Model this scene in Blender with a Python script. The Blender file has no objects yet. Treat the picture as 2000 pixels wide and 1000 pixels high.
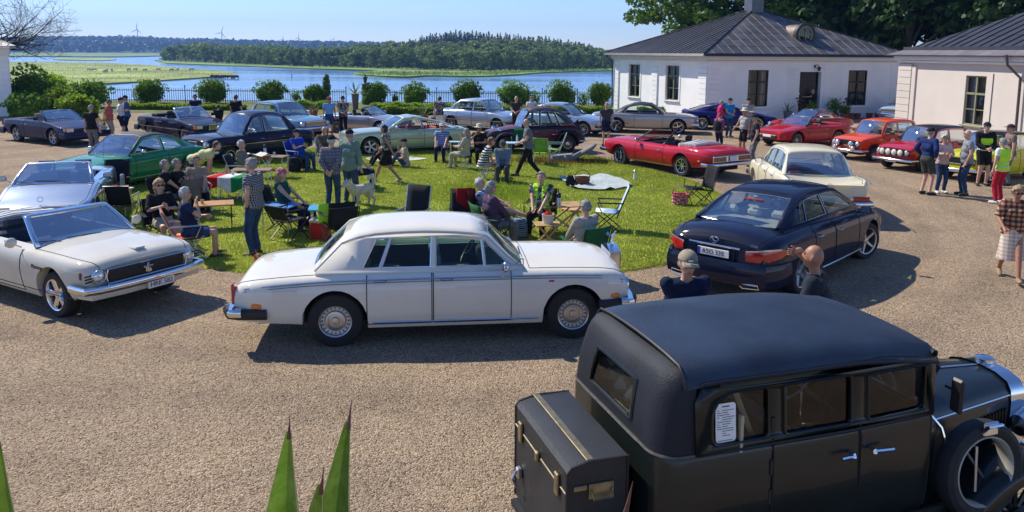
import bpy,bmesh,math,random
import numpy as np
from mathutils import Vector,Matrix,noise
from mathutils.geometry import tessellate_polygon
SC=bpy.context.scene
COL=SC.collection
R=math.radians
rnd=random.Random(7)
# ---------------------------------------------------------------- camera
CAM_H=3.7
FPX,PX,PY=1550.0,1000.0,330.0
PITCH,ROLL=math.atan(228.0/1550.0),R(0.5)
cam_d=bpy.data.cameras.new('camera')
cam_d.sensor_width=36.0
cam_d.lens=36.0*FPX/2000.0
cam_d.shift_y=-(500.0-PY)/2000.0
cam_d.clip_start,cam_d.clip_end=0.05,20000.0
cam=bpy.data.objects.new('camera',cam_d)
COL.objects.link(cam)
CAM_ROT=Matrix.Rotation(math.pi/2-PITCH,3,'X')@Matrix.Rotation(ROLL,3,'Z')
cam.matrix_world=Matrix.Translation((0,0,CAM_H))@CAM_ROT.to_4x4()
SC.camera=cam
# ---------------------------------------------------------------- sky, sun, exposure
SUN_AZ,SUN_EL=R(-56.0),R(45.5)
world=bpy.data.worlds.new('World')
SC.world=world
world.use_nodes=True
wn=world.node_tree
wn.nodes.clear()
w_out=wn.nodes.new('ShaderNodeOutputWorld')
w_bg=wn.nodes.new('ShaderNodeBackground')
w_sky=wn.nodes.new('ShaderNodeTexSky')
w_sky.sky_type='NISHITA'
w_sky.sun_disc=False
w_sky.sun_elevation=SUN_EL
w_sky.sun_rotation=SUN_AZ
w_sky.air_density=1.0
w_sky.dust_density=0.0
w_sky.ozone_density=5.0
w_sky.altitude=200.0
w_bg.inputs['Strength'].default_value=0.112
w_tint=wn.nodes.new('ShaderNodeMix')
w_tint.data_type='RGBA';w_tint.blend_type='MULTIPLY';w_tint.inputs[0].default_value=1.0
w_tint.inputs[7].default_value=(0.86,0.93,1.16,1)
wn.links.new(w_sky.outputs[0],w_tint.inputs[6])
wn.links.new(w_tint.outputs[2],w_bg.inputs[0])
wn.links.new(w_bg.outputs[0],w_out.inputs[0])
sun_d=bpy.data.lights.new('sun','SUN')
sun_d.energy=4.6
sun_d.angle=R(0.53)
sun_d.color=(1.0,0.93,0.81)
sun=bpy.data.objects.new('sun',sun_d)
COL.objects.link(sun)
sd=Vector((math.sin(SUN_AZ)*math.cos(SUN_EL),math.cos(SUN_AZ)*math.cos(SUN_EL),math.sin(SUN_EL)))
sun.rotation_euler=(-sd).to_track_quat('-Z','Y').to_euler()
SC.view_settings.view_transform='Standard'
SC.view_settings.look='None'
SC.view_settings.gamma=1.0
SC.view_settings.exposure=0.36
SC.view_settings.use_curve_mapping=False
SC.cycles.max_bounces=8
SC.cycles.transparent_max_bounces=24
SC.cycles.volume_bounces=0
SC.cycles.caustics_reflective=False
SC.cycles.caustics_refractive=False
SC.cycles.sample_clamp_indirect=6.0
# ---------------------------------------------------------------- pixel -> place on level z
def G(px,py,z=0.0):
 d=CAM_ROT@Vector(((px-PX)/FPX,-(py-PY)/FPX,-1.0))
 t=(z-CAM_H)/d.z
 return Vector((d.x*t,d.y*t,z))
def GD(px,py,Y):
 """point on the ray through a pixel at distance Y"""
 d=CAM_ROT@Vector(((px-PX)/FPX,-(py-PY)/FPX,-1.0))
 t=Y/d.y
 return Vector((d.x*t,Y,CAM_H+d.z*t))
# ---------------------------------------------------------------- objects
def tag(o,label=None,cat=None,group=None,kind=None):
 if label:o['label']=label
 if cat:o['category']=cat
 if group:o['group']=group
 if kind:o['kind']=kind
 return o
def thing(name,label,cat,loc=(0,0,0),rz=0.0,group=None,parent=None):
 o=bpy.data.objects.new(name,None)
 o.empty_display_size=0.1
 COL.objects.link(o)
 o.location=loc
 o.rotation_euler=(0,0,rz)
 return tag(o,label,cat,group)
def link_mesh(name,me,parent=None,loc=None,rot=None,scale=None):
 o=bpy.data.objects.new(name,me)
 COL.objects.link(o)
 if parent is not None:o.parent=parent
 if loc is not None:o.location=loc
 if rot is not None:o.rotation_euler=rot
 if scale is not None:o.scale=scale
 return o
def copy_tree(o,parent=None):
 c=o.copy()
 COL.objects.link(c)
 c.parent=parent
 for ch in list(o.children):
  copy_tree(ch,c)
 return c
def V(*a):return Vector(a)
class MB:
 """collects faces and builds one mesh"""
 def __init__(s):
  s.v,s.f,s.m=[],[],[]
  s.M=None
 def _p(s,p):
  p=Vector(p)
  return s.M@p if s.M is not None else p
 def add(s,verts,faces,m=0):
  b=len(s.v)
  for p in verts:s.v.append(tuple(s._p(p)))
  for f in faces:
   s.f.append(tuple(b+i for i in f));s.m.append(m)
  return s
 def box(s,c,size,rot=None,m=0,taper=1.0,bev=0.0):
  hx,hy,hz=size[0]/2,size[1]/2,size[2]/2
  if bev>0:
   b=min(bev,hx*.9,hy*.9,hz*.9)
   vs,fs=[],[]
   for sx in(-1,1):
    for sy in(-1,1):
     for sz in(-1,1):
      t=taper if sz>0 else 1.0
      vs.append((sx*(hx-b)*t,sy*(hy-b)*t,sz*hz))
      vs.append((sx*(hx-b)*t,sy*hy*t,sz*(hz-b)))
      vs.append((sx*hx*t,sy*(hy-b)*t,sz*(hz-b)))
   def ix(sx,sy,sz,k):return((sx>0)*4+(sy>0)*2+(sz>0))*3+k
   for sg in(-1,1):
    fs.append([ix(-1,-1,sg,0),ix(1,-1,sg,0),ix(1,1,sg,0),ix(-1,1,sg,0)][::sg])
    fs.append([ix(-1,sg,-1,1),ix(-1,sg,1,1),ix(1,sg,1,1),ix(1,sg,-1,1)][::sg])
    fs.append([ix(sg,-1,-1,2),ix(sg,1,-1,2),ix(sg,1,1,2),ix(sg,-1,1,2)][::sg])
   for a in(-1,1):
    for c2 in(-1,1):
     fs.append([ix(-1,a,c2,0),ix(1,a,c2,0),ix(1,a,c2,1),ix(-1,a,c2,1)])
     fs.append([ix(a,-1,c2,0),ix(a,1,c2,0),ix(a,1,c2,2),ix(a,-1,c2,2)])
     fs.append([ix(a,c2,-1,1),ix(a,c2,1,1),ix(a,c2,1,2),ix(a,c2,-1,2)])
     for d in(-1,1):
      fs.append([ix(a,c2,d,0),ix(a,c2,d,1),ix(a,c2,d,2)])
  else:
   vs=[(sx*hx*(taper if sz>0 else 1),sy*hy*(taper if sz>0 else 1),sz*hz)
     for sx in(-1,1) for sy in(-1,1) for sz in(-1,1)]
   fs=[(0,1,3,2),(4,6,7,5),(0,4,5,1),(2,3,7,6),(0,2,6,4),(1,5,7,3)]
  q=Matrix.Translation(c)@(rot.to_4x4() if rot is not None else Matrix.Identity(4))
  return s.add([q@Vector(p) for p in vs],fs,m)
 def tube(s,pts,r,n=6,m=0,cap=True,closed=False):
  pts=[Vector(p) for p in pts]
  k=len(pts)
  rs=r if isinstance(r,(list,tuple)) else[r]*k
  vs,fs=[],[]
  up=None
  for i,p in enumerate(pts):
   a=pts[(i-1)%k] if(i>0 or closed) else p
   b=pts[(i+1)%k] if(i<k-1 or closed) else p
   t=(b-a)
   t=t.normalized() if t.length>1e-9 else Vector((0,0,1))
   if up is None:
    up=Vector((0,0,1)) if abs(t.z)<.9 else Vector((1,0,0))
   u=t.cross(up)
   if u.length<1e-6:u=t.orthogonal()
   u.normalize();w=u.cross(t).normalized();up=w
   for j in range(n):
    an=2*math.pi*j/n
    vs.append(p+(u*math.cos(an)+w*math.sin(an))*rs[i])
  for i in range(k if closed else k-1):
   i2=(i+1)%k
   for j in range(n):
    j2=(j+1)%n
    fs.append((i*n+j,i*n+j2,i2*n+j2,i2*n+j))
  if cap and not closed:
   fs.append(tuple(range(n))[::-1]);fs.append(tuple((k-1)*n+j for j in range(n)))
  return s.add(vs,fs,m)
 def lathe(s,prof,n=24,M=None,m=0,close=False):
  """profile of (radius, axial) turned round local Y unless M is given"""
  vs,fs=[],[]
  k=len(prof)
  for j in range(n):
   a=2*math.pi*j/n
   for(r,h) in prof:
    p=Vector((r*math.cos(a),h,r*math.sin(a)))
    vs.append(M@p if M is not None else p)
  for j in range(n):
   j2=(j+1)%n
   for i in range(k-1):
    fs.append((j*k+i,j*k+i+1,j2*k+i+1,j2*k+i))
   if close:fs.append((j*k+k-1,j*k,j2*k,j2*k+k-1))
  return s.add(vs,fs,m)
 def grid(s,P,m=0,flip=False,wrap=False):
  """P[i][j] points"""
  a,b=len(P),len(P[0])
  vs=[p for row in P for p in row]
  fs=[]
  for i in range(a-1):
   for j in range(b if wrap else b-1):
    j2=(j+1)%b
    q=(i*b+j,i*b+j2,(i+1)*b+j2,(i+1)*b+j)
    fs.append(q[::-1] if flip else q)
  return s.add(vs,fs,m)
 def poly(s,outer,holes=(),m=0,mapf=None):
  """flat polygon with holes, given as 2-D lists, mapped to 3-D"""
  loops=[outer]+list(holes)
  tri=tessellate_polygon([[Vector((p[0],p[1],0)) for p in l] for l in loops])
  flat=[p for l in loops for p in l]
  return s.add([mapf(p) for p in flat],tri,m)
 def prism(s,pts,z0,z1,m=0):
  n=len(pts)
  vs=[(p[0],p[1],z0) for p in pts]+[(p[0],p[1],z1) for p in pts]
  fs=[tuple(range(n))[::-1],tuple(range(n,2*n))]
  fs+=[(i,(i+1)%n,n+(i+1)%n,n+i) for i in range(n)]
  return s.add(vs,fs,m)
 def ball(s,c,r,nu=10,nv=7,m=0,M=None):
  r=r if isinstance(r,(tuple,list)) else(r,r,r)
  vs,fs=[],[]
  for i in range(nv+1):
   t=math.pi*i/nv
   for j in range(nu):
    a=2*math.pi*j/nu
    p=Vector((r[0]*math.sin(t)*math.cos(a),r[1]*math.sin(t)*math.sin(a),r[2]*math.cos(t)))
    if M is not None:p=M@p
    vs.append(Vector(c)+p)
  for i in range(nv):
   for j in range(nu):
    j2=(j+1)%nu
    fs.append((i*nu+j,(i+1)*nu+j,(i+1)*nu+j2,i*nu+j2))
  return s.add(vs,fs,m)
 def cap(s,a,b,ra,rb,n=8,m=0):
  """tapered capsule"""
  a,b=Vector(a),Vector(b)
  t=(b-a)
  L=t.length
  t=t.normalized() if L>1e-6 else Vector((0,0,1))
  pts,rs=[],[]
  for k in(0,1,2):
   an=math.pi/2*(k/3)
   pts.append(a-t*ra*math.cos(an));rs.append(max(ra*math.sin(an),ra*.05))
  pts.append(a);rs.append(ra);pts.append(b);rs.append(rb)
  for k in(2,1,0):
   an=math.pi/2*(k/3)
   pts.append(b+t*rb*math.cos(an));rs.append(max(rb*math.sin(an),rb*.05))
  return s.tube(pts,rs,n,m)
 def mesh(s,name,mats,sharp=35):
  me=bpy.data.meshes.new(name)
  me.from_pydata(s.v,[],s.f)
  for mt in(mats if isinstance(mats,(list,tuple)) else[mats]):me.materials.append(mt)
  if any(s.m):me.polygons.foreach_set('material_index',s.m)
  if sharp is not None:
   me.polygons.foreach_set('use_smooth',[True]*len(me.polygons))
   if sharp<180:me.set_sharp_from_angle(angle=R(sharp))
  me.update()
  return me
 def build(s,name,mats,parent=None,sharp=35):
  return link_mesh(name,s.mesh(name,mats,sharp),parent)
def np_mesh(name,verts,quads,mat,smooth=False):
 """fast mesh from numpy arrays (n,3) and (m,3 or 4)"""
 me=bpy.data.meshes.new(name)
 k=quads.shape[1]
 me.vertices.add(len(verts));me.vertices.foreach_set('co',verts.astype(np.float32).ravel())
 me.loops.add(quads.size);me.loops.foreach_set('vertex_index',quads.astype(np.int32).ravel())
 me.polygons.add(len(quads))
 me.polygons.foreach_set('loop_start',np.arange(0,quads.size,k,dtype=np.int32))
 me.polygons.foreach_set('loop_total',np.full(len(quads),k,dtype=np.int32))
 if smooth:me.polygons.foreach_set('use_smooth',np.ones(len(quads),dtype=bool))
 me.materials.append(mat)
 me.update(calc_edges=True)
 return me
def pchip(xs,ys):
 xs,ys=list(xs),list(ys)
 n=len(xs)
 h=[xs[i+1]-xs[i] for i in range(n-1)]
 d=[(ys[i+1]-ys[i])/h[i] for i in range(n-1)]
 m=[0.0]*n
 m[0],m[-1]=d[0],d[-1]
 for i in range(1,n-1):
  if d[i-1]*d[i]<=0:m[i]=0.0
  else:
   w1,w2=2*h[i]+h[i-1],h[i]+2*h[i-1]
   m[i]=(w1+w2)/(w1/d[i-1]+w2/d[i])
 def f(x):
  if x<=xs[0]:return ys[0]
  if x>=xs[-1]:return ys[-1]
  i=0
  while x>xs[i+1]:i+=1
  t=(x-xs[i])/h[i]
  return(ys[i]*(2*t**3-3*t**2+1)+h[i]*m[i]*(t**3-2*t**2+t)
    +ys[i+1]*(-2*t**3+3*t**2)+h[i]*m[i+1]*(t**3-t**2))
 return f
def catmull(pts,n=6,closed=False):
 out,k=[],len(pts)
 P=[Vector(p) for p in pts]
 for i in range(k if closed else k-1):
  a=P[(i-1)%k] if(closed or i>0) else P[i]
  b,c=P[i],P[(i+1)%k]
  d=P[(i+2)%k] if(closed or i+2<k) else c
  for j in range(n):
   t=j/n
   out.append(.5*((2*b)+(c-a)*t+(2*a-5*b+4*c-d)*t*t+(3*b-a-3*c+d)*t**3))
 if not closed:out.append(P[-1])
 return out
# ---------------------------------------------------------------- materials
_mats={}
def nodes_of(m):
 m.use_nodes=True
 nt=m.node_tree
 return nt,nt.nodes['Principled BSDF']
def mat(name,col,rough=.6,metal=0.0,var=.12,scale=8.0,bump=0.0,bscale=60.0,coat=0.0,spec=.5,sheen=0.0,dirt=None):
 """principled material whose colour is broken up by noise"""
 if name in _mats:return _mats[name]
 m=bpy.data.materials.new(name)
 nt,b=nodes_of(m)
 N,Lk=nt.nodes.new,nt.links.new
 c=tuple(col)+(1,)
 tc=N('ShaderNodeTexCoord')
 if var>0:
  no=N('ShaderNodeTexNoise');no.inputs['Scale'].default_value=scale;no.inputs['Detail'].default_value=5
  Lk(tc.outputs['Object'],no.inputs['Vector'])
  rp=N('ShaderNodeValToRGB')
  rp.color_ramp.elements[0].position,rp.color_ramp.elements[1].position=.3,.7
  rp.color_ramp.elements[0].color=tuple(x*(1-var) for x in col)+(1,)
  rp.color_ramp.elements[1].color=tuple(min(1,x*(1+var)) for x in col)+(1,)
  if dirt:
   e=rp.color_ramp.elements.new(.18);e.color=tuple(dirt)+(1,)
  Lk(no.outputs['Fac'],rp.inputs['Fac']);Lk(rp.outputs['Color'],b.inputs['Base Color'])
 else:
  b.inputs['Base Color'].default_value=c
 b.inputs['Roughness'].default_value=rough
 b.inputs['Metallic'].default_value=metal
 b.inputs['Specular IOR Level'].default_value=spec
 b.inputs['Coat Weight'].default_value=coat
 b.inputs['Coat Roughness'].default_value=.03
 if sheen:b.inputs['Sheen Weight'].default_value=sheen
 if bump>0:
  n2=N('ShaderNodeTexNoise');n2.inputs['Scale'].default_value=bscale;n2.inputs['Detail'].default_value=3
  Lk(tc.outputs['Object'],n2.inputs['Vector'])
  bp=N('ShaderNodeBump');bp.inputs['Strength'].default_value=bump;bp.inputs['Distance'].default_value=.02
  Lk(n2.outputs['Fac'],bp.inputs['Height']);Lk(bp.outputs['Normal'],b.inputs['Normal'])
 _mats[name]=m
 return m
def glass(name='car_glass',tint=(.80,.88,.88),refl=1.0,clear=1.0):
 if name in _mats:return _mats[name]
 m=bpy.data.materials.new(name)
 m.use_nodes=True
 nt=m.node_tree;nt.nodes.clear()
 N,Lk=nt.nodes.new,nt.links.new
 out=N('ShaderNodeOutputMaterial');tr=N('ShaderNodeBsdfTransparent');gl=N('ShaderNodeBsdfGlossy')
 fr=N('ShaderNodeFresnel');mx=N('ShaderNodeMixShader');ml=N('ShaderNodeMath')
 tr.inputs[0].default_value=tuple(x*clear for x in tint)+(1,)
 gl.inputs['Roughness'].default_value=.015
 fr.inputs['IOR'].default_value=1.55
 ml.operation='MULTIPLY';ml.inputs[1].default_value=1.2*refl;ml.use_clamp=True
 Lk(fr.outputs[0],ml.inputs[0]);Lk(ml.outputs[0],mx.inputs[0])
 Lk(tr.outputs[0],mx.inputs[1]);Lk(gl.outputs[0],mx.inputs[2]);Lk(mx.outputs[0],out.inputs[0])
 _mats[name]=m
 return m
def leafmat(name,dark,light,trans=.35,scale=.9,rough=.55):
 if name in _mats:return _mats[name]
 m=bpy.data.materials.new(name)
 nt,b=nodes_of(m)
 N,Lk=nt.nodes.new,nt.links.new
 tc=N('ShaderNodeTexCoord');no=N('ShaderNodeTexNoise');no.inputs['Scale'].default_value=scale
 no.inputs['Detail'].default_value=8;no.inputs['Roughness'].default_value=.75
 Lk(tc.outputs['Object'],no.inputs['Vector'])
 rp=N('ShaderNodeValToRGB')
 rp.color_ramp.elements[0].position,rp.color_ramp.elements[1].position=.35,.66
 rp.color_ramp.elements[0].color=tuple(dark)+(1,);rp.color_ramp.elements[1].color=tuple(light)+(1,)
 oi=N('ShaderNodeObjectInfo');hs=N('ShaderNodeHueSaturation');mr=N('ShaderNodeMapRange')
 mr.inputs['To Min'].default_value=.75;mr.inputs['To Max'].default_value=1.25
 Lk(oi.outputs['Random'],mr.inputs['Value']);Lk(mr.outputs[0],hs.inputs['Value'])
 Lk(no.outputs['Fac'],rp.inputs['Fac']);Lk(rp.outputs['Color'],hs.inputs['Color'])
 Lk(hs.outputs[0],b.inputs['Base Color'])
 b.inputs['Roughness'].default_value=rough
 b.inputs['Specular IOR Level'].default_value=.3
 tl=N('ShaderNodeBsdfTranslucent');mx=N('ShaderNodeMixShader')
 mx.inputs[0].default_value=trans
 Lk(hs.outputs[0],tl.inputs['Color'])
 out=nt.nodes['Material Output']
 Lk(b.outputs[0],mx.inputs[1]);Lk(tl.outputs[0],mx.inputs[2]);Lk(mx.outputs[0],out.inputs['Surface'])
 _mats[name]=m
 return m
CHROME=mat('chrome',(.75,.76,.78),.12,1.0,0)
STEEL=mat('brushed_steel',(.5,.5,.52),.35,1.0,.08)
RUBBER=mat('tyre_rubber',(.016,.016,.017),.75,0,.25,20,.15,90)
BLACK=mat('black_plastic',(.012,.012,.013),.5,0,.2)
BLACKC=mat('black_cloth',(.018,.018,.02),.9,0,.3,20,.2,120)
SEAM=mat('dark_seam',(.01,.01,.01),.8,0,0)
UNDER=mat('underbody',(.012,.011,.01),.9,0,.2)
WGLASS=glass('window_pane',(.72,.8,.82),1.0)
AMBER=mat('amber_lens',(.75,.2,.02),.15,0,.1,30,coat=1)
REDLENS=mat('red_lens',(.45,.012,.015),.12,0,.2,40,coat=1)
LENS=mat('headlamp_lens',(.7,.72,.72),.08,.6,.15,60,coat=1)
WHITEP=mat('plate_white',(.8,.8,.78),.4,0,.03)
INK=mat('plate_ink',(.012,.012,.014),.5,0,0)
def text_mesh(body,size,mat_,parent,M,name='lettering',extr=.002,font_shear=0.0,align='CENTER'):
 cu=bpy.data.curves.new(name,'FONT')
 cu.body=body;cu.size=size;cu.align_x=align;cu.align_y='CENTER';cu.extrude=extr;cu.shear=font_shear
 cu.resolution_u=3
 o=bpy.data.objects.new(name,cu)
 COL.objects.link(o)
 dg=bpy.context.evaluated_depsgraph_get()
 me=bpy.data.meshes.new_from_object(o.evaluated_get(dg))
 bpy.data.objects.remove(o);bpy.data.curves.remove(cu)
 me.materials.clear();me.materials.append(mat_)
 me.transform(M)
 return link_mesh(name,me,parent)
# ================================================================ ground, lake, far shore
def gravel_mat():
 m=bpy.data.materials.new('gravel')
 nt,b=nodes_of(m)
 N,Lk=nt.nodes.new,nt.links.new
 tc=N('ShaderNodeTexCoord')
 vo=N('ShaderNodeTexVoronoi');vo.inputs['Scale'].default_value=60;vo.inputs['Randomness'].default_value=1
 Lk(tc.outputs['Object'],vo.inputs['Vector'])
 sep=N('ShaderNodeSeparateColor');Lk(vo.outputs['Color'],sep.inputs[0])
 rp=N('ShaderNodeValToRGB');cr=rp.color_ramp
 cr.elements[0].position,cr.elements[0].color=0,(.13,.092,.064,1)
 cr.elements[1].position,cr.elements[1].color=1,(.68,.565,.43,1)
 for p,c in((.22,(.32,.237,.163,1)),(.5,(.45,.345,.245,1)),(.75,(.54,.42,.30,1)),(.9,(.36,.315,.265,1))):
  e=cr.elements.new(p);e.color=c
 Lk(sep.outputs[0],rp.inputs['Fac'])
 big=N('ShaderNodeTexNoise');big.inputs['Scale'].default_value=.55;big.inputs['Detail'].default_value=9;big.inputs['Roughness'].default_value=.65
 Lk(tc.outputs['Object'],big.inputs['Vector'])
 r2=N('ShaderNodeValToRGB');r2.color_ramp.elements[0].position=.34;r2.color_ramp.elements[1].position=.66
 r2.color_ramp.elements[0].color=(.80,.79,.79,1);r2.color_ramp.elements[1].color=(1.12,1.10,1.06,1)
 Lk(big.outputs['Fac'],r2.inputs['Fac'])
 mu=N('ShaderNodeMix');mu.data_type='RGBA';mu.blend_type='MULTIPLY';mu.inputs[0].default_value=1
 Lk(rp.outputs['Color'],mu.inputs[6]);Lk(r2.outputs['Color'],mu.inputs[7])
 ds=N('ShaderNodeVectorMath');ds.operation='DISTANCE';ds.inputs[1].default_value=(-2.4,21.5,0);Lk(tc.outputs['Object'],ds.inputs[0])
 cb=N('ShaderNodeCombineXYZ');Lk(ds.outputs['Value'],cb.inputs[0]);Lk(big.outputs['Fac'],cb.inputs[1])
 tk=N('ShaderNodeTexNoise');tk.inputs['Scale'].default_value=1.6;tk.inputs['Detail'].default_value=3;Lk(cb.outputs[0],tk.inputs['Vector'])
 r3=N('ShaderNodeValToRGB');r3.color_ramp.elements[0].position=.36;r3.color_ramp.elements[1].position=.62
 r3.color_ramp.elements[0].color=(.87,.83,.76,1);r3.color_ramp.elements[1].color=(1.10,1.05,.95,1);Lk(tk.outputs['Fac'],r3.inputs['Fac'])
 m2=N('ShaderNodeMix');m2.data_type='RGBA';m2.blend_type='MULTIPLY';m2.inputs[0].default_value=1
 Lk(mu.outputs[2],m2.inputs[6]);Lk(r3.outputs['Color'],m2.inputs[7]);Lk(m2.outputs[2],b.inputs['Base Color'])
 b.inputs['Roughness'].default_value=.9;b.inputs['Specular IOR Level'].default_value=.25
 med=N('ShaderNodeTexNoise');med.inputs['Scale'].default_value=7;med.inputs['Detail'].default_value=8;med.inputs['Roughness'].default_value=.7
 Lk(tc.outputs['Object'],med.inputs['Vector'])
 b1=N('ShaderNodeBump');b1.invert=True;b1.inputs['Strength'].default_value=1;b1.inputs['Distance'].default_value=.022
 Lk(vo.outputs['Distance'],b1.inputs['Height'])
 b2=N('ShaderNodeBump');b2.inputs['Strength'].default_value=.8;b2.inputs['Distance'].default_value=.05
 Lk(med.outputs['Fac'],b2.inputs['Height']);Lk(b1.outputs['Normal'],b2.inputs['Normal'])
 Lk(b2.outputs['Normal'],b.inputs['Normal'])
 return m
GRAVEL=gravel_mat()
SOIL=mat('bank_soil',(.09,.10,.05),.95,0,.4,1.5,.4,6)
LAKE_Z=-6.0
mb=MB()
xs=np.linspace(-90,70,81)
ys=list(np.linspace(-12,58,36))+[59,62,68,76,86]
def yard_z(y):return 0.0 if y<=58 else-7.5*min(1,(y-58)/20.0)
mb.grid([[(x,y,yard_z(y)) for x in xs] for y in ys],flip=True)
tag(mb.build('gravel_yard',GRAVEL),kind='structure')
def water_mat():
 m=bpy.data.materials.new('lake_water')
 nt,b=nodes_of(m)
 N,Lk=nt.nodes.new,nt.links.new
 b.inputs['Base Color'].default_value=(.17,.31,.56,1)
 b.inputs['Roughness'].default_value=.16
 b.inputs['IOR'].default_value=1.33
 tc=N('ShaderNodeTexCoord');mp=N('ShaderNodeMapping');mp.inputs['Scale'].default_value=(.5,1.3,1)
 Lk(tc.outputs['Object'],mp.inputs['Vector'])
 no=N('ShaderNodeTexNoise');no.inputs['Scale'].default_value=.8;no.inputs['Detail'].default_value=6
 Lk(mp.outputs[0],no.inputs['Vector'])
 bp=N('ShaderNodeBump');bp.inputs['Strength'].default_value=.55;bp.inputs['Distance'].default_value=.07
 Lk(no.outputs['Fac'],bp.inputs['Height']);Lk(bp.outputs['Normal'],b.inputs['Normal'])
 n2=N('ShaderNodeTexNoise');n2.inputs['Scale'].default_value=.012;n2.inputs['Detail'].default_value=4
 mp2=N('ShaderNodeMapping');mp2.inputs['Scale'].default_value=(.6,2.5,1)
 Lk(tc.outputs['Object'],mp2.inputs['Vector']);Lk(mp2.outputs[0],n2.inputs['Vector'])
 mr=N('ShaderNodeMapRange');mr.inputs['From Min'].default_value=.35;mr.inputs['From Max'].default_value=.65
 mr.inputs['To Min'].default_value=.10;mr.inputs['To Max'].default_value=.26
 Lk(n2.outputs['Fac'],mr.inputs['Value']);Lk(mr.outputs[0],b.inputs['Roughness'])
 return m
mb=MB();mb.add([(-4000,70,LAKE_Z),(4000,70,LAKE_Z),(4000,3040,LAKE_Z),(-4000,3040,LAKE_Z)],[(0,1,2,3)])
tag(mb.build('lake',water_mat()),kind='structure')
def GL(px,py):return G(px,py,LAKE_Z)
REED=mat('marsh_grass',(.26,.31,.06),.9,0,.5,.03,.6,.5)
MEADOW=mat('shore_meadow',(.17,.27,.045),.9,0,.45,.05,.5,.4)
FARGREEN=mat('far_field',(.15,.24,.06),.9,0,.3,.01)
def flat_land(name,px,mt,h=.45,n=5):
 pts=[GL(*p) for p in px]
 pts=catmull(pts,n,True)
 k=len(pts)
 c=sum(pts,Vector())/k
 mb=MB()
 low=[(p.x,p.y,LAKE_Z-.6) for p in pts]
 top=[(p.x,p.y,LAKE_Z+h*(.7+.5*noise.noise(p*.05))) for p in pts]
 mb.grid([low,top],wrap=True)
 flat=[(p[0],p[1]) for p in top]
 mb.poly(flat,mapf=lambda q:Vector((q[0],q[1],LAKE_Z+h)))
 return tag(mb.build(name,mt),kind='structure')
def reeds(name,px,n,hmin,hmax,mt,label,seed):
 """blades standing over a patch"""
 rs=np.random.RandomState(seed)
 poly=np.array([[GL(*p).x,GL(*p).y] for p in px])
 x0,x1,y0,y1=poly[:,0].min(),poly[:,0].max(),poly[:,1].min(),poly[:,1].max()
 P=np.column_stack([rs.uniform(x0,x1,n*3),rs.uniform(y0,y1,n*3)])
 inside=np.zeros(len(P),bool)
 k=len(poly)
 for i in range(k):
  a,b=poly[i],poly[(i+1)%k]
  c=((a[1]>P[:,1])!=(b[1]>P[:,1]))&(P[:,0]<(b[0]-a[0])*(P[:,1]-a[1])/(b[1]-a[1]+1e-9)+a[0])
  inside^=c
 P=P[inside][:n]
 n=len(P)
 h=rs.uniform(hmin,hmax,n);w=h*rs.uniform(.35,.7,n)
 an=rs.uniform(0,math.pi,n)
 dx,dy=np.cos(an)*w/2,np.sin(an)*w/2
 z=np.full(n,LAKE_Z+.3)
 v=np.empty((n,3,3))
 v[:,0]=np.column_stack([P[:,0]-dx,P[:,1]-dy,z]);v[:,1]=np.column_stack([P[:,0]+dx,P[:,1]+dy,z])
 v[:,2]=np.column_stack([P[:,0]+rs.normal(0,.2,n),P[:,1],z+h])
 o=link_mesh(name,np_mesh(name,v.reshape(-1,3),np.arange(n*3).reshape(-1,3),mt))
 return tag(o,label,'reeds',kind='stuff')
marsh_px=[(-260,195),(-60,178),(120,169),(200,166),(300,160),(400,153),(452,150),(459,146),(430,140),(350,134),(270,127),(180,124),(60,122),(-260,124)]
flat_land('marsh',marsh_px,REED)
reeds('marsh_reeds',marsh_px,9000,.25,.7,leafmat('reed_leaf',(.20,.22,.05),(.28,.38,.06),.3,.04),'tufted green and straw coloured reeds on the marsh',3)
flat_land('far_meadow',[(-600,112),(0,111),(150,112),(240,112),(300,110.5),(330,109.0),(330,104.5),(0,104),(-600,104)],FARGREEN,1.0,3)
flat_land('mud_spit',[(110,117.5),(200,119),(228,116.5),(200,114.6),(120,114.5)],REED,.5,3)
pen_px=[(318,122),(330,125),(420,128.5),(520,132),(600,135.5),(690,138),(740,140),(690,145),(720,149.5),(790,152.5),(835,150),(900,151),(960,150.5),(1010,147.5),(1060,143.5),(1120,141),(1190,139.5),(1300,138),(1500,137),
   (1500,125),(1190,125),(900,120),(600,116),(330,117)]
flat_land('peninsula',pen_px,MEADOW,.6,4)
reeds('shore_reeds',[(690,145),(720,149),(790,152),(835,149.7),(960,150),(1050,143.5),(1190,139),(1190,137.5),(1000,143),(880,145),(780,143)],3500,.5,1.4,leafmat('reed_leaf2',(.12,.17,.04),(.27,.34,.07),.3,.05),'pale green reeds along the wooded shore',4)
# ---------------------------------------------------------------- tree shapes
def leaf_cloud(rs,centers,radii,n,size,out=.6,squash=1.0):
 """n leaf quads near the surfaces of ellipsoids; returns (4n,3) verts"""
 vol=np.array([r[0]*r[1]+r[0]*r[2] for r in radii]);pr=vol/vol.sum()
 k=rs.choice(len(centers),n,p=pr)
 C=np.array(centers)[k];Rr=np.array(radii)[k]
 d=rs.normal(size=(n,3));d/=np.linalg.norm(d,axis=1)[:,None]
 rad=rs.uniform(.35,1.0,n)**.45
 P=C+d*Rr*rad[:,None]
 nr=d*out+rs.normal(size=(n,3))*.6;nr/=np.linalg.norm(nr,axis=1)[:,None]
 t=np.cross(nr,rs.normal(size=(n,3)));t/=np.linalg.norm(t,axis=1)[:,None]+1e-9
 b=np.cross(nr,t)
 s=size*rs.uniform(.6,1.4,n)[:,None]
 v=np.empty((n,4,3))
 v[:,0]=P-t*s;v[:,1]=P-b*s*.55;v[:,2]=P+t*s;v[:,3]=P+b*s*.55
 return v.reshape(-1,3)
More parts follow.
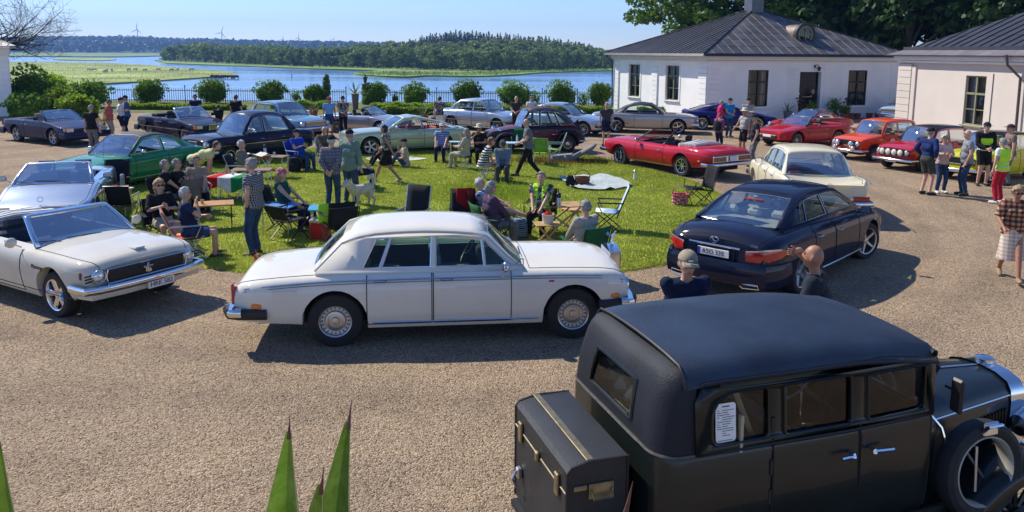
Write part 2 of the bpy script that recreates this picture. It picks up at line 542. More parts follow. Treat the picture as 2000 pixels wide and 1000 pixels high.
def crown_blobs(rs,H,W,n,base=.3):
 cs,rr=[],[]
 for i in range(n):
  t=rs.uniform(0,1)
  z=H*(base+(.93-base)*t)
  env=math.sin(math.pi*min(.97,.18+.75*t))**.8
  a=rs.uniform(0,2*math.pi);r=W*.5*env*rs.uniform(.25,.8)
  cs.append((r*math.cos(a),r*math.sin(a),z))
  q=W*rs.uniform(.13,.24)
  rr.append((q,q,q*rs.uniform(.6,.9)))
 return cs,rr
def conifer_verts(rs,H,W,n,size):
 t=rs.uniform(.08,1,n)**.8
 a=rs.uniform(0,2*math.pi,n)
 tier=.75+.25*np.sin(t*40)
 r=W*.5*(1-t)**.75*rs.uniform(.5,1.05,n)*tier+.1
 P=np.column_stack([r*np.cos(a),r*np.sin(a),H*t])
 dv=np.column_stack([np.cos(a),np.sin(a),np.full(n,-.45)])
 sd2=np.column_stack([-np.sin(a),np.cos(a),rs.normal(0,.3,n)])
 s=(size*(1.15-t*.75)*rs.uniform(.6,1.3,n))[:,None]
 v=np.empty((n,4,3))
 v[:,0]=P-dv*s;v[:,1]=P-sd2*s*.5;v[:,2]=P+dv*s;v[:,3]=P+sd2*s*.5
 return v.reshape(-1,3)
FOREST_L=leafmat('far_leaf',(.08,.125,.025),(.25,.33,.075),.35,.16)
FOREST_C=leafmat('far_needle',(.025,.048,.022),(.06,.095,.04),.15,.2)
BARK=mat('bark',(.12,.10,.08),.9,0,.3,6,.4,12)
rs=np.random.RandomState(11)
far_kinds=[]
for i in range(7):
 H=12.0;W=rs.uniform(7,10)
 c,r=crown_blobs(rs,H,W,13,rs.uniform(.18,.34))
 v=leaf_cloud(rs,c,r,620,.62)
 crown=np_mesh('crown',v,np.arange(len(v)).reshape(-1,4),FOREST_L)
 t=MB();t.tube([(0,0,-1.5),(.1,0,3),(0,.1,8)],[.28,.22,.08],5)
 far_kinds.append((crown,t.mesh('trunk',BARK),v))
con_kinds=[]
for i in range(4):
 v=conifer_verts(rs,16,rs.uniform(6,8.5),420,.95)
 t=MB();t.tube([(0,0,-1.5),(0,0,14)],[.2,.05],5)
 con_kinds.append((np_mesh('crown',v,np.arange(len(v)).reshape(-1,4),FOREST_C),t.mesh('trunk',BARK),v))
base_y=pchip([300,330,420,600,700,850,950,1050,1190,1300],[119,121,125,132,134.5,139,141,140,136.5,135])
top_b=pchip([300,320,400,440,500,560,600,640,720,780,850,900,960,1050,1100,1150,1190,1300],[103,95,82,88,84,90,92,89,85,80,82,79,76,73,80,89,97,97])
top_c=pchip([760,800,830,880,950,1000,1050,1100,1150,1180],[84,76,68,57,62,65,69,75,83,94])
FAR_TREE_LABEL='broadleaf tree at the front of the wood across the lake'
mass_v,hill_pts=[],{}
def put_tree(px,ytop,D,H,kinds,single,label,group,name):
 top=GD(px,ytop,D)
 k=rnd.randrange(len(kinds));base=Vector((top.x,top.y,top.z-H))
 s=H/(12.0 if kinds is far_kinds else 16.0);rz=rnd.uniform(0,6.28)
 ws=s*rnd.uniform(.8,1.25)
 if single:
  t=thing(name,label,'tree',base,rz,group)
  t.scale=(ws,ws,s)
  link_mesh('crown',kinds[k][0],t);link_mesh('trunk',kinds[k][1],t)
 else:
  v=kinds[k][2]*np.array([ws,ws,s])
  ca,sa=math.cos(rz),math.sin(rz)
  w=np.column_stack([v[:,0]*ca-v[:,1]*sa,v[:,0]*sa+v[:,1]*ca,v[:,2]])+np.array(base)
  (mass_v if kinds is far_kinds else con_v).append(w)
 return base
con_v=[]
px=322.0
i=0
while px<1196:
 yb=base_y(px)+rnd.uniform(-.8,.6)
 b=GL(px,yb)
 H=rnd.uniform(8,12.5) if px>640 else rnd.uniform(9.5,13)
 if 470<px<560:H*=.85
 if not(915<px<935):
  top_y=yb-H/b.y*FPX
  put_tree(px,max(top_y,top_b(px)-1),b.y,H,far_kinds,True,FAR_TREE_LABEL,'trees fronting the wood across the lake','broadleaf_tree')
 px+=rnd.uniform(8.5,15)
for row in range(1,7):
 px=318.0+row*3
 while px<1230:
  yb=base_y(px);D0=GL(px,yb).y
  D=D0+row*22
  f=row/6.0
  yt=(yb-36)*(1-f)+top_b(px)*f+rnd.uniform(-2.5,3.0)
  yt=max(yt,top_b(px)-rnd.uniform(0,4))
  put_tree(px,yt,D,13+rnd.uniform(-2,2.5),far_kinds,False,None,None,None)
  px+=rnd.uniform(11,20)
for row in range(5):
 px=772.0
 while px<1182:
  yt=top_c(px)+(4-row)*2.6+rnd.uniform(-2,4)+(rnd.uniform(4,9) if rnd.random()<.3 else 0)
  put_tree(px,yt,560+row*18,17,con_kinds,False,None,None,None)
  px+=rnd.uniform(5,11)
px=600
while px<760:
 put_tree(px,rnd.uniform(84,90),620,12,con_kinds,False,None,None,None);px+=rnd.uniform(8,22)
v=np.concatenate(mass_v)
tag(link_mesh('wooded_slope',np_mesh('wooded_slope',v,np.arange(len(v)).reshape(-1,4),FOREST_L)),'mass of green broadleaf wood rising behind the lake shore','wood',kind='stuff')
v=np.concatenate(con_v)
tag(link_mesh('conifer_ridge',np_mesh('conifer_ridge',v,np.arange(len(v)).reshape(-1,4),FOREST_C)),'dark conifer wood on the ridge across the lake','wood',kind='stuff')
mb=MB();P=[]
for f in(0,.25,.5,.75,1.0,1.3):
 row=[]
 for px in range(310,1500,30):
  q=min(px,1290)
  yb=base_y(q);D0=GL(q,yb).y
  D=D0+12+f*130
  yt=(yb-36)*(1-f)+top_b(q)*f if f<=1 else top_b(q)
  z=max(LAKE_Z+.7,GD(px,yt,D).z-13.5)
  p=GD(px,100,D);row.append((p.x,D,z if f>0 else LAKE_Z+.4))
 P.append(row)
mb.grid(P,flip=True)
tag(mb.build('wooded_hill',mat('forest_floor',(.035,.05,.02),.95,0,.4,.05)),kind='structure')
mb=MB();P=[]
hill_top=pchip([-900,-300,0,100,180,250,330,400,500,640,760,900,1300,2500],[84,80,80,78,78,76.5,80.5,82,85,87,90,92,96,100])
for D,f in((1750,0),(1900,.35),(2100,.7),(2350,.93),(2600,1.0),(3000,.8)):
 row=[]
 for px in range(-900,2501,50):
  p=GD(px,hill_top(px)+4,D)
  row.append((p.x,D,LAKE_Z+.6+(max(p.z-LAKE_Z,1))*f))
 P.append(row)
mb.grid(P,flip=True)
tag(mb.build('hills',mat('far_hill',(.03,.05,.025),.95,0,.4,.01)),kind='structure')
vv=[]
prof_D,prof_f=(1750,1900,2100,2350,2600),(0,.35,.7,.93,1.0)
for i in range(3600):
 px=rnd.uniform(-150,1000)
 D=rnd.uniform(1760,2600)
 f=float(np.interp(D,prof_D,prof_f))
 if px<330 and D<1850 and rnd.random()<.5:continue
 H=rnd.uniform(13,21)
 p=GD(px,hill_top(px)+4,D)
 p.z=LAKE_Z+.6+max(p.z-LAKE_Z,1)*f+H-2
 kinds=con_kinds if rnd.random()<.6 else far_kinds
 v=kinds[rnd.randrange(len(kinds))][2]
 n4=len(v)//4;pick=rs.choice(n4,40,replace=False)
 w=v.reshape(n4,4,3)[pick].copy()
 c=w.mean(axis=1,keepdims=True);w=c+(w-c)*4.0
 w=w.reshape(-1,3)*(H/(16 if kinds is con_kinds else 12))*np.array([1.5,1.5,1])+np.array((p.x,D,p.z-H))
 vv.append(w)
v=np.concatenate(vv)
tag(link_mesh('hill_forest',np_mesh('hill_forest',v,np.arange(len(v)).reshape(-1,4),FOREST_C)),'blue hazy forest covering the far hills','wood',kind='stuff')
TURB=mat('turbine_white',(.72,.74,.77),.5,0,.03)
def turbine(px,yhub,ybase,D,ang,label,q):
 hub=GD(px,yhub,D);base=GD(px,ybase,D)
 Ht=hub.z-base.z+20
 t=thing('wind_turbine',label,'turbine',(hub.x,D,hub.z-Ht),0,'wind turbines on the skyline')
 m=MB();m.tube([(0,0,0),(0,0,Ht)],[2.2*q,1.2*q],8);m.build('tower',TURB,t)
 m=MB();m.box((0,0,Ht),(3*q,7*q,3*q),bev=.5);m.build('nacelle',TURB,t)
 for k in range(3):
  a=ang+k*2*math.pi/3
  d=Vector((math.sin(a),0,math.cos(a)))
  m=MB();m.tube([Vector((0,-5.5,Ht)),Vector((0,-5.5,Ht))+d*7*q,Vector((0,-5.5,Ht))+d*26*q],[.8*q,1.5*q,.3*q],5)
  m.build('blade',TURB,t)
for px_,yh,yb_,sc_,an_,lb in((268,58,78,1.0,.1,'tall white wind turbine over the far left hills'),(176,71,78,.5,.5,'tiny wind turbine farthest left on the hills'),
    (433,64,82,1.0,.35,'white wind turbine above the left end of the wood'),(553,76,88,.6,.15,'small turbine left of a pair on the skyline'),
    (583,74,88,.7,.2,'left turbine of the small pair on the skyline'),(589,79,88,.5,.8,'right turbine of the small pair on the skyline'),
    (652,77,90,.6,.6,'lone small turbine right of the pair over the wood')):
 turbine(px_,yh,yb_,2900,an_,lb,sc_)
p=GL(570,153)
m=MB();m.tube([(0,0,-1),(0,0,1.2),(0,0,1.25),(0,0,1.5)],[.12,.12,.22,.05],6)
o=m.build('channel_marker',BLACK);o.location=p;tag(o,'dark post standing in the lake as a channel mark','marker')
p=GL(1171,152)
m=MB();m.tube([(0,0,-1),(0,0,.7)],.05,5);m.box((0,0,.75),(1.6,.1,.1))
o=m.build('mooring_post',BLACK);o.location=p;tag(o,'small dark T shaped post in the lake near the house','post')
def cow_mesh(mt):
 m=MB()
 m.tube([(-.95,0,1.15),(-.8,0,1.08),(-.2,0,1.0),(.4,0,1.02),(.75,0,1.12),(1.0,0,1.05),(1.2,0,.75),(1.32,0,.45),(1.42,0,.3)],
   [.1,.32,.40,.40,.34,.22,.17,.15,.09],8)
 for x in(-.72,.62):
  for y in(-.2,.2):
   m.tube([(x,y,.95),(x-.04,y,.5),(x+.02,y,.25),(x,y,0)],[.16,.09,.06,.07],6)
 m.tube([(-.98,0,1.2),(-1.08,0,.9),(-1.05,0,.5)],[.04,.025,.04],5)
 return m.mesh('cow',mt)
cowd=cow_mesh(mat('dark_hide',(.03,.02,.016),.8,0,.3,3));cowl=cow_mesh(mat('pale_hide',(.55,.5,.43),.8,0,.25,2))
for i,(px,py,pale) in enumerate([(175,141.5,1),(184,142,1),(207,145.5,1),(209,142.8,1),(219,142.5,1),(251,141.5,1),(264,141,1),(284,142.3,1),(310,141,1),(335,142,1),(347,140.5,1),(374,141,1)]):
 p=GL(px,py)
 o=link_mesh('cow',cowl,None,(p.x,p.y,LAKE_Z+.45),(0,0,rnd.uniform(0,6.28)))
 tag(o,'pale animal grazing out on the green marsh','cow','pale animals on the marsh')
for i,(px,py) in enumerate([(416,152.4),(421,153),(426,152.6),(431,153),(436,152.8),(441,153),(449,153),(454,153),(461.5,153.5)]):
 p=GL(px,py)
 o=link_mesh('cow',cowd,None,(p.x,p.y,LAKE_Z-.25),(0,0,rnd.uniform(0,6.28)))
 tag(o,'dark animal standing in the water off the marsh point','cow','dark animals wading off the marsh')
# ---------------------------------------------------------------- lawn
lawn_ctl=[(-4.45,12.95),(-1,12.55),(2.4,13.5),(4.3,16),(5.4,20),(4.9,23.9),(1.9,29.2),(-4,31.0),(-8.2,29.3),(-10.6,24),(-10.4,18.9),(-7.8,14.9)]
lawn_pts=catmull([(a,b,0) for a,b in lawn_ctl],10,True)
TURF=mat('turf',(.28,.32,.04),.95,0,.45,1.3,.6,30)
m=MB()
jit=[p+Vector((rnd.uniform(-.04,.04),rnd.uniform(-.04,.04),0)) for p in lawn_pts]
c=Vector((-2.4,21.5,0))
rings=[[Vector((c.x+(p.x-c.x)*f,c.y+(p.y-c.y)*f,z)) for p in jit] for f,z in((1.004,-.01),(1.0,.025),(.99,.035),(.7,.04),(.35,.04),(.02,.04))]
m.grid(rings,wrap=True)
tag(m.build('lawn',TURF),kind='structure')
def in_poly(P,poly):
 inside=np.zeros(len(P),bool);k=len(poly)
 for i in range(k):
  a,b=poly[i],poly[(i+1)%k]
  c=((a[1]>P[:,1])!=(b[1]>P[:,1]))&(P[:,0]<(b[0]-a[0])*(P[:,1]-a[1])/(b[1]-a[1]+1e-12)+a[0])
  inside^=c
 return inside
def blades(name,P,z,hmin,hmax,mt,label,seed,lean=.5,wd=.006):
 r_=np.random.RandomState(seed);n=len(P)
 h=r_.uniform(hmin,hmax,n);w=wd*(.6+P[:,1]/14.0)
 an=r_.uniform(0,math.pi*2,n);dx,dy=np.cos(an)*w,np.sin(an)*w
 la=r_.uniform(0,math.pi*2,n);ll=h*lean*r_.uniform(.2,1,n)
 v=np.empty((n,3,3));zz=np.full(n,z)
 v[:,0]=np.column_stack([P[:,0]-dx,P[:,1]-dy,zz]);v[:,1]=np.column_stack([P[:,0]+dx,P[:,1]+dy,zz])
 v[:,2]=np.column_stack([P[:,0]+np.cos(la)*ll,P[:,1]+np.sin(la)*ll,zz+h])
 o=link_mesh(name,np_mesh(name,v.reshape(-1,3),np.arange(n*3).reshape(-1,3),mt))
 return tag(o,label,'grass',kind='stuff')
rs=np.random.RandomState(5)
lp=np.array([[p.x,p.y] for p in lawn_pts])
P=np.column_stack([rs.uniform(-11,6,420000),12.4+19*rs.uniform(0,1,420000)**1.25])
P=P[in_poly(P,lp)]
GRASS=leafmat('grass_blade',(.235,.295,.035),(.44,.485,.075),.42,.45)
blades('grass',P,.035,.02,.05,GRASS,'short mown grass of the round lawn',6)
k=rs.randint(0,len(lp),16000)
t=rs.uniform(0,1,16000)[:,None]
P=lp[k]*(1-t)+lp[(k+1)%len(lp)]*t+rs.normal(0,.05,(16000,2))
blades('lawn_edge_grass',P,.0,.03,.085,GRASS,'longer grass along the edge of the lawn',7,.8)
q=G(955,378)
P=np.array([q.x,q.y])+rs.normal(0,1,(5000,2))*np.array([.75,.8])
blades('weed_patch',P,.03,.05,.12,leafmat('weed_leaf',(.14,.26,.03),(.42,.44,.03),.4,2.5),'patch of yellow flowering weeds in the lawn',8,.6,.008)
q=G(1085,318)
P=np.array([q.x,q.y])+rs.normal(0,1,(1500,2))*np.array([1.0,.5])
blades('dry_weeds',P,.03,.05,.22,leafmat('dry_leaf',(.25,.13,.04),(.34,.28,.06),.3,3),'dry reddish weeds in front of the seat cushion',9,.6,.006)
n=26000
rs=np.random.RandomState(77)
P=np.column_stack([rs.uniform(-7.5,7.5,n),3.2+9.5*rs.uniform(0,1,n)**1.3])
P=P[np.abs(P[:,0])<P[:,1]*.72+.4];P=P[~in_poly(P,lp)];n=len(P)
oc=np.array([(1,0,0),(0,1,0),(-1,0,0),(0,-1,0),(0,0,1)],float)
sz=rs.uniform(.004,.010,(n,1,1))*np.array([1,1,.75])*rs.uniform(.7,1.3,(n,1,3));an=rs.uniform(0,6.28,n)
v=oc[None]*sz;v=np.stack([v[:,:,0]*np.cos(an)[:,None]-v[:,:,1]*np.sin(an)[:,None],v[:,:,0]*np.sin(an)[:,None]+v[:,:,1]*np.cos(an)[:,None],v[:,:,2]],2)
v=v+np.concatenate([P,np.full((n,1),.002)],1)[:,None]
f=(np.array([(0,1,4),(1,2,4),(2,3,4),(3,0,4)])[None]+5*np.arange(n)[:,None,None]).reshape(-1,3)
PEB=mat('pebble',(.42,.325,.235),.85,0,.75,60)
tag(link_mesh('pebbles',np_mesh('pebbles',v.reshape(-1,3),f,PEB)),'loose pebbles scattered over the near gravel','gravel',kind='stuff')
# ================================================================ houses
PLASTER=mat('white_plaster',(.91,.895,.86),.85,0,.06,.9,.35,25,dirt=(.74,.72,.68))
PLASTER2=mat('cream_plaster',(.60,.535,.475),.85,0,.05,.7,.35,25,dirt=(.52,.46,.40))
CORNICE=mat('cornice_paint',(.80,.78,.75),.7,0,.05,2)
ROOFM=mat('dark_roof_sheet',(.055,.055,.062),.42,.35,.25,1.2,.15,9)
ROOFT=mat('grey_roof_sheet',(.10,.095,.095),.5,.3,.35,.9,.2,7)
ROOFT2=mat('rust_grey_roof_sheet',(.085,.075,.07),.55,.2,.4,1.2,.2,7);ROOFT3=mat('worn_roof_sheet',(.125,.12,.125),.5,.3,.35,1.4,.2,7)
ROOFL=mat('pale_roof_sheet',(.21,.19,.20),.5,.3,.25,.8,.2,7)
SEAML=mat('pale_seam',(.33,.31,.30),.55,.2,.3,6)
SEAMD=mat('dark_roof_seam',(.03,.03,.034),.5,.2,.2,6)
WFRAME=mat('grey_green_frame',(.16,.165,.12),.6,0,.12,5)
WFRAMED=mat('black_frame',(.018,.018,.018),.5,0,.2,5)
WFRAMEO=mat('olive_frame',(.23,.22,.13),.6,0,.15,5)
DARKROOM=mat('dark_room',(.02,.02,.022),.9,0,.3)
DOORM=mat('black_door',(.012,.012,.013),.45,0,.2)
CURTAIN=mat('pale_curtain',(.6,.58,.52),.9,0,.1,12,.3,10)
PIPE=mat('downpipe_paint',(.10,.075,.07),.5,.2,.15)
def frame_of(P0,P1):
 """matrix: x along the wall, y outwards (to the right of P0->P1), z up, origin P0"""
 d=(Vector(P1)-Vector(P0));d.z=0;L=d.length;d.normalize()
 n=Vector((d.y,-d.x,0))
 M=Matrix(((d.x,n.x,0,P0[0]),(d.y,n.y,0,P0[1]),(0,0,1,0),(0,0,0,1)))
 return M,L
def wall(name,house,P0,P1,H,mt,holes,depth=.22):
 M,L=frame_of(P0,P1)
 m=MB();m.M=M
 hs=[[(x0,z0),(x1,z0),(x1,z1),(x0,z1)] for(x0,x1,z0,z1) in holes]
 m.poly([(0,-.1),(L,-.1),(L,H),(0,H)],hs,mapf=lambda p:Vector((p[0],0,p[1])))
 for h in hs:
  for i in range(4):
   a,b=h[i],h[(i+1)%4]
   m.add([(a[0],0,a[1]),(b[0],0,b[1]),(b[0],-depth,b[1]),(a[0],-depth,a[1])],[(0,1,2,3)])
 return m.build(name,mt,house,30),M,L
def window(house,M,x0,x1,z0,z1,fm,rows=(.36,),cols=2,depth=.14,surround=None,sill=True,extra_row=None,curtain=False):
 w=.06
 m=MB();m.M=M
 y=-depth
 for(a,b,c,d) in((x0,x0+w,z0,z1),(x1-w,x1,z0,z1),(x0+w,x1-w,z0,z0+w),(x0+w,x1-w,z1-w,z1)):
  m.box(((a+b)/2,y,(c+d)/2),(b-a,.09,d-c))
 win=m.build('window',fm,house)
 m=MB();m.M=M
 xm=(x0+x1)/2
 zt=z1-(z1-z0)*rows[0]
 m.box((xm,y+.012,(z0+z1)/2),(.085,.09,z1-z0-2*w-.004));m.build('mullion',fm,win)
 m=MB();m.M=M
 m.box(((x0+xm)/2+.0,y+.016,zt),(xm-x0-w-.05,.10,.085));m.box(((x1+xm)/2,y+.016,zt),(x1-xm-w-.05,.10,.085))
 m.build('transom',fm,win)
 zb=(z0+zt)/2
 m=MB();m.M=M
 for(a,b) in((x0+w,xm-.043),(xm+.043,x1-w)):
  m.box(((a+b)/2,y,zb),(b-a,.05,.035))
 m.build('glazing_bar',fm,win)
 for(a,b) in((x0+w,xm-.043),(xm+.043,x1-w)):
  for(c,d) in((z0+w,zb-.018),(zb+.018,zt-.043),(zt+.043,z1-w)):
   m=MB();m.M=M
   m.add([(a,y-.01,c),(b,y-.01,c),(b,y-.01+rnd.uniform(-.004,.004),d),(a,y-.01,d)],[(0,1,2,3)])
   m.build('pane',WGLASS,win)
 if curtain:
  m=MB();m.M=M
  for s0,s1 in((x0+.05,x0+.3),(x1-.3,x1-.05)):
   m.grid([[(s0+(s1-s0)*t/10,y-.2+.03*math.sin(t*2.2),z) for t in range(11)] for z in(z0+.1,z1-.05)])
  m.build('curtain',CURTAIN,win)
 if sill:
  m=MB();m.M=M
  m.box((xm,.03,z0-.035),(x1-x0+.12,.16,.05));m.build('sill',fm if sill=='frame' else CORNICE,win)
 if surround:
  m=MB();m.M=M;s=surround;t=.028
  for(a,b,c,d) in((x0-s,x0-.002,z0-s,z1+s),(x1+.002,x1+s,z0-s,z1+s),(x0,x1,z1+.002,z1+s),(x0,x1,z0-s,z0-.065)):
   m.box(((a+b)/2,t/2,(c+d)/2),(b-a,t,d-c))
  m.build('surround',CORNICE,win)
 return win
def pilaster(house,M,x0,x1,H,mt,n=11,t=.06):
 """banded pilaster made of separate courses"""
 g=.018;h=H/n
 for k in range(n):
  m=MB();m.M=M
  m.box(((x0+x1)/2,t/2+rnd.uniform(-.003,.003),h*(k+.5)),(x1-x0,t,h-g),bev=.008)
  m.build('stone_course',mt,house)
def clip_poly(poly,inside,cross):
 out=[]
 for i in range(len(poly)):
  a,b=poly[i],poly[(i+1)%len(poly)]
  ia,ib=inside(a),inside(b)
  if ia:out.append(a)
  if ia!=ib:out.append(cross(a,b))
 return out
def clip_half(poly,p,n):
 f=lambda q:(q[0]-p[0])*n[0]+(q[1]-p[1])*n[1]
 def cr(a,b):
  fa,fb=f(a),f(b);t=fa/(fa-fb)
  return(a[0]+(b[0]-a[0])*t,a[1]+(b[1]-a[1])*t)
 return clip_poly(poly,lambda q:f(q)>=-1e-9,cr)
def roof_face(house,pts3,pw,rows,mt,seam_mt,seam_h=.045,seam_w=.03,stagger=0.0,lift=.012):
 """sheets and raised seams on a planar roof face; pts3[0]-pts3[1] is the eave"""
 P=[Vector(p) for p in pts3]
 u=(P[1]-P[0]).normalized()
 nrm=(P[1]-P[0]).cross(P[2]-P[0]).normalized()
 if nrm.z<0:nrm=-nrm
 v=nrm.cross(u);v=v if v.z>0 else-v
 flat=[((p-P[0]).dot(u),(p-P[0]).dot(v)) for p in P]
 area=sum(flat[i][0]*flat[(i+1)%len(flat)][1]-flat[(i+1)%len(flat)][0]*flat[i][1] for i in range(len(flat)))
 if area<0:flat=flat[::-1]
 to3=lambda q,h=0.0:P[0]+u*q[0]+v*q[1]+nrm*h
 m=MB();m.add([to3(q,-.03) for q in flat],[tuple(range(len(flat)))]);m.build('roof_deck',SEAMD,house)
 umax=max(q[0] for q in flat);umin=min(q[0] for q in flat);vmax=max(q[1] for q in flat)
 rh=vmax/rows
 k=0
 x=umin
 while x<umax-.01:
  for r_ in range(rows):
   off=(stagger*rh if k%2 else 0)
   z0,z1=max(0,r_*rh-off),min(vmax,(r_+1)*rh-off) if r_<rows-1 else vmax
   cell=[(x+.006,z0+.006),(x+pw-.006,z0+.006),(x+pw-.006,z1-.006),(x+.006,z1-.006)]
   for i in range(len(flat)):
    a,b=flat[i],flat[(i+1)%len(flat)]
    cell=clip_half(cell,a,(-(b[1]-a[1]),b[0]-a[0]))
    if len(cell)<3:break
   if len(cell)<3:continue
   m=MB()
   h0=lift+rnd.uniform(0,.006)
   tilt=rnd.uniform(.004,.012)
   top=[to3(q,h0+(tilt if q[1]<z0+.02 else 0)) for q in cell]
   bot=[to3(q,-.01) for q in cell]
   n=len(cell)
   m.add(top+bot,[tuple(range(n))]+[(i,n+i,n+(i+1)%n,(i+1)%n) for i in range(n)])
   m.build('roof_sheet',rnd.choice(mt) if isinstance(mt,tuple) else mt,house,20)
  x+=pw;k+=1
  seg=[(x,0),(x,vmax)]
  lo,hi=0,vmax
  for i in range(len(flat)):
   a,b=flat[i],flat[(i+1)%len(flat)]
   nx,ny=-(b[1]-a[1]),b[0]-a[0]
   f0,f1=(x-a[0])*nx+(0-a[1])*ny,(x-a[0])*nx+(vmax-a[1])*ny
   if f0<0 and f1<0:hi=-1
   elif f0<0:lo=max(lo,vmax*f0/(f0-f1))
   elif f1<0:hi=min(hi,vmax*f0/(f0-f1))
  if hi-lo>.15:
   m=MB()
   a,b=to3((x,lo),.0),to3((x,hi),.0)
   s=u*seam_w/2;n_=nrm*seam_h
   m.add([a-s,a+s,b+s,b-s,a-s+n_,a+s+n_,b+s+n_,b-s+n_],[(4,5,6,7),(0,4,7,3),(1,2,6,5),(0,1,5,4),(3,7,6,2)])
   m.build('roof_seam',seam_mt,house,20)
def house_box(house,C,H,mt):
 """hidden sides and floor plug so that rooms are dark"""
 pass
# ---------- the pavilion behind the cars
A,B,C_=Vector((6.75,53.2,0)),Vector((10.85,44.5,0)),Vector((23.4,48.2,0))
D_=A+(C_-B)
hs=thing('pavilion','white plastered pavilion with dark hipped roof and round dormer window','house',B)
def rel(p):return Vector(p)-B
hA,hB,hC,hD=rel(A),rel(B),rel(C_),rel(D_)
EH=3.62
def along(M,L,pxl,ref):
 return L*pxl
o_,Ms,Ls=wall('wall',hs,hA,hB,EH,PLASTER,[(Ls0*9.6,Ls1*9.6,.95,3.0) for Ls0,Ls1 in((.185,.315),(.60,.735))])
for a,b in((.185,.315),(.60,.735)):
 window(hs,Ms,a*9.6,b*9.6,.95,3.0,WFRAME,(.3,),surround=.13)
o_,Mf,Lf=wall('wall',hs,hB,hC,EH,PLASTER,[(2.6,3.9,.75,2.82),(6.0,7.45,.02,2.72),(9.35,10.65,.75,2.82)],.25)
window(hs,Mf,2.6,3.9,.75,2.82,WFRAMED,(.33,),depth=.05,sill=False,curtain=True)
window(hs,Mf,9.35,10.65,.75,2.82,WFRAMED,(.33,),depth=.05,sill=False)
m=MB();m.M=Mf
m.box((3.25,.02,.62),(1.75,.04,.05));m.box((10.0,.02,.62),(1.75,.04,.05));m.build('sill_band',CORNICE,hs)
m=MB();m.M=Mf
m.box((6.62,-.23,1.37),(1.24,.05,2.68));d=m.build('door',DOORM,hs)
for k,(z0,z1) in enumerate(((.2,.95),(1.05,1.75),(1.85,2.55))):
 for xx in(6.32,6.92):
  m=MB();m.M=Mf;m.box((xx,-.2,(z0+z1)/2),(.46,.02,z1-z0),bev=.01);m.build('door_panel',DOORM,d)
m=MB();m.M=Mf;m.box((6.13,-.19,1.45),(.12,.02,.1));m.build('notice',WHITEP,d)
m=MB();m.M=Mf;m.tube([(7.1,-.2,1.1),(7.1,-.13,1.1),(7.0,-.13,1.1)],.014,6);m.build('handle',CHROME,d)
m=MB();m.M=Mf;m.box((6.7,.25,.06),(1.9,.6,.12),bev=.02);m.build('doorstep',mat('step_stone',(.35,.33,.31),.85,0,.2,4),hs)
for a,b in((0.02,.72),(5.15,5.82),(7.62,8.3),(Lf-.74,Lf-.02)):
 pilaster(hs,Mf,a,b,EH-.45,PLASTER,11,.035)
for a,b in((0.02,.62),(4.35,4.95),(Ls-.72,Ls-.02)):
 pilaster(hs,Ms,a,b,EH-.42,PLASTER,11,.075)
for Mx,Lx in((Ms,Ls),(Mf,Lf)):
 m=MB();m.M=Mx
 m.box((Lx/2,.06,EH-.32),(Lx+.1,.10,.07));m.box((Lx/2,.10,EH-.12),(Lx+.22,.2,.26));m.box((Lx/2,.2,EH+.03),(Lx+.5,.4,.07))
 m.build('cornice',CORNICE,hs)
for P0,P1 in((hC,hD),(hD,hA)):
 wall('wall',hs,P0,P1,EH,PLASTER,[])
m=MB();m.add([hA+V(0,0,.01),hB+V(0,0,.01),hC+V(0,0,.01),hD+V(0,0,.01)],[(0,1,2,3)]);m.build('room_floor',DARKROOM,hs)
ov=.5
cen=(hA+hB+hC+hD)/4
def outw(p):
 d=(p-cen);return p+d.normalized()*ov*1.35
eA,eB,eC,eD=[outw(p)+V(0,0,EH+.10) for p in(hA,hB,hC,hD)]
apex=cen+V(0,0,6.5)
roof_face(hs,(eA,eB,apex),.43,1,ROOFM,SEAMD,.05,.035)
roof_face(hs,(eB,eC,apex),.63,7,(ROOFT,ROOFT,ROOFT2,ROOFT3),SEAML,.03,.03,0.0,.014)
roof_face(hs,(eC,eD,apex),1.2,1,ROOFM,SEAMD)
roof_face(hs,(eD,eA,apex),1.2,1,ROOFM,SEAMD)
for p,q in((eA,eB),(eB,eC)):
 m=MB();d=(q-p);n_=Vector((d.y,-d.x,0)).normalized()
 m.M=Matrix.Translation((0,0,0))
 m.add([p,q,q+n_*.08-V(0,0,.14),p+n_*.08-V(0,0,.14),p-n_*.3-V(0,0,.14),q-n_*.3-V(0,0,.14)],[(0,1,2,3),(3,2,5,4)])
 m.build('eave_board',ROOFM,hs,20)
for e in(eA,eB,eC):
 m=MB();m.tube([e+V(0,0,.03),apex+V(0,0,.03)],.06,6);m.build('hip_ridge',SEAMD,hs)
m=MB();m.M=Matrix.Translation(apex)@Matrix.Rotation(.29,4,'Z');m.box((0,0,.75),(.85,.85,2.6));m.box((0,0,2.05),(1.0,1.0,.12))
m.build('chimney',mat('chimney_sheet',(.11,.115,.13),.4,.3,.2,2),hs)
fx=6.35
u=(hC-hB).normalized();n_=Vector((u.y,-u.x,0))
eave_mid=eB+(eC-eB)*.535
axis_p=eave_mid-n_*1.55+V(0,0,1.15)
Md=Matrix(((u.x,n_.x,0,axis_p.x),(u.y,n_.y,0,axis_p.y),(0,0,1,axis_p.z),(0,0,0,1)))
m=MB();m.M=Md
rr=.62
pr=[]
for k in range(25):
 a=math.pi*2*k/24
 pr.append((rr*math.cos(a),rr*math.sin(a)))
m.grid([[(x,yy,z) for x,z in pr] for yy in(-2.6,-1.7,-.85,0)])
dm=m.build('dormer',mat('dormer_sheet',(.22,.17,.145),.55,.3,.3,1.5,.2,8),hs)
m=MB();m.M=Md
m.lathe([(rr+.06,-.25),(rr+.06,.02),(rr-.1,.02),(rr-.12,-.2)],28);m.build('dormer_hood',SEAMD,dm)
m=MB();m.M=Md
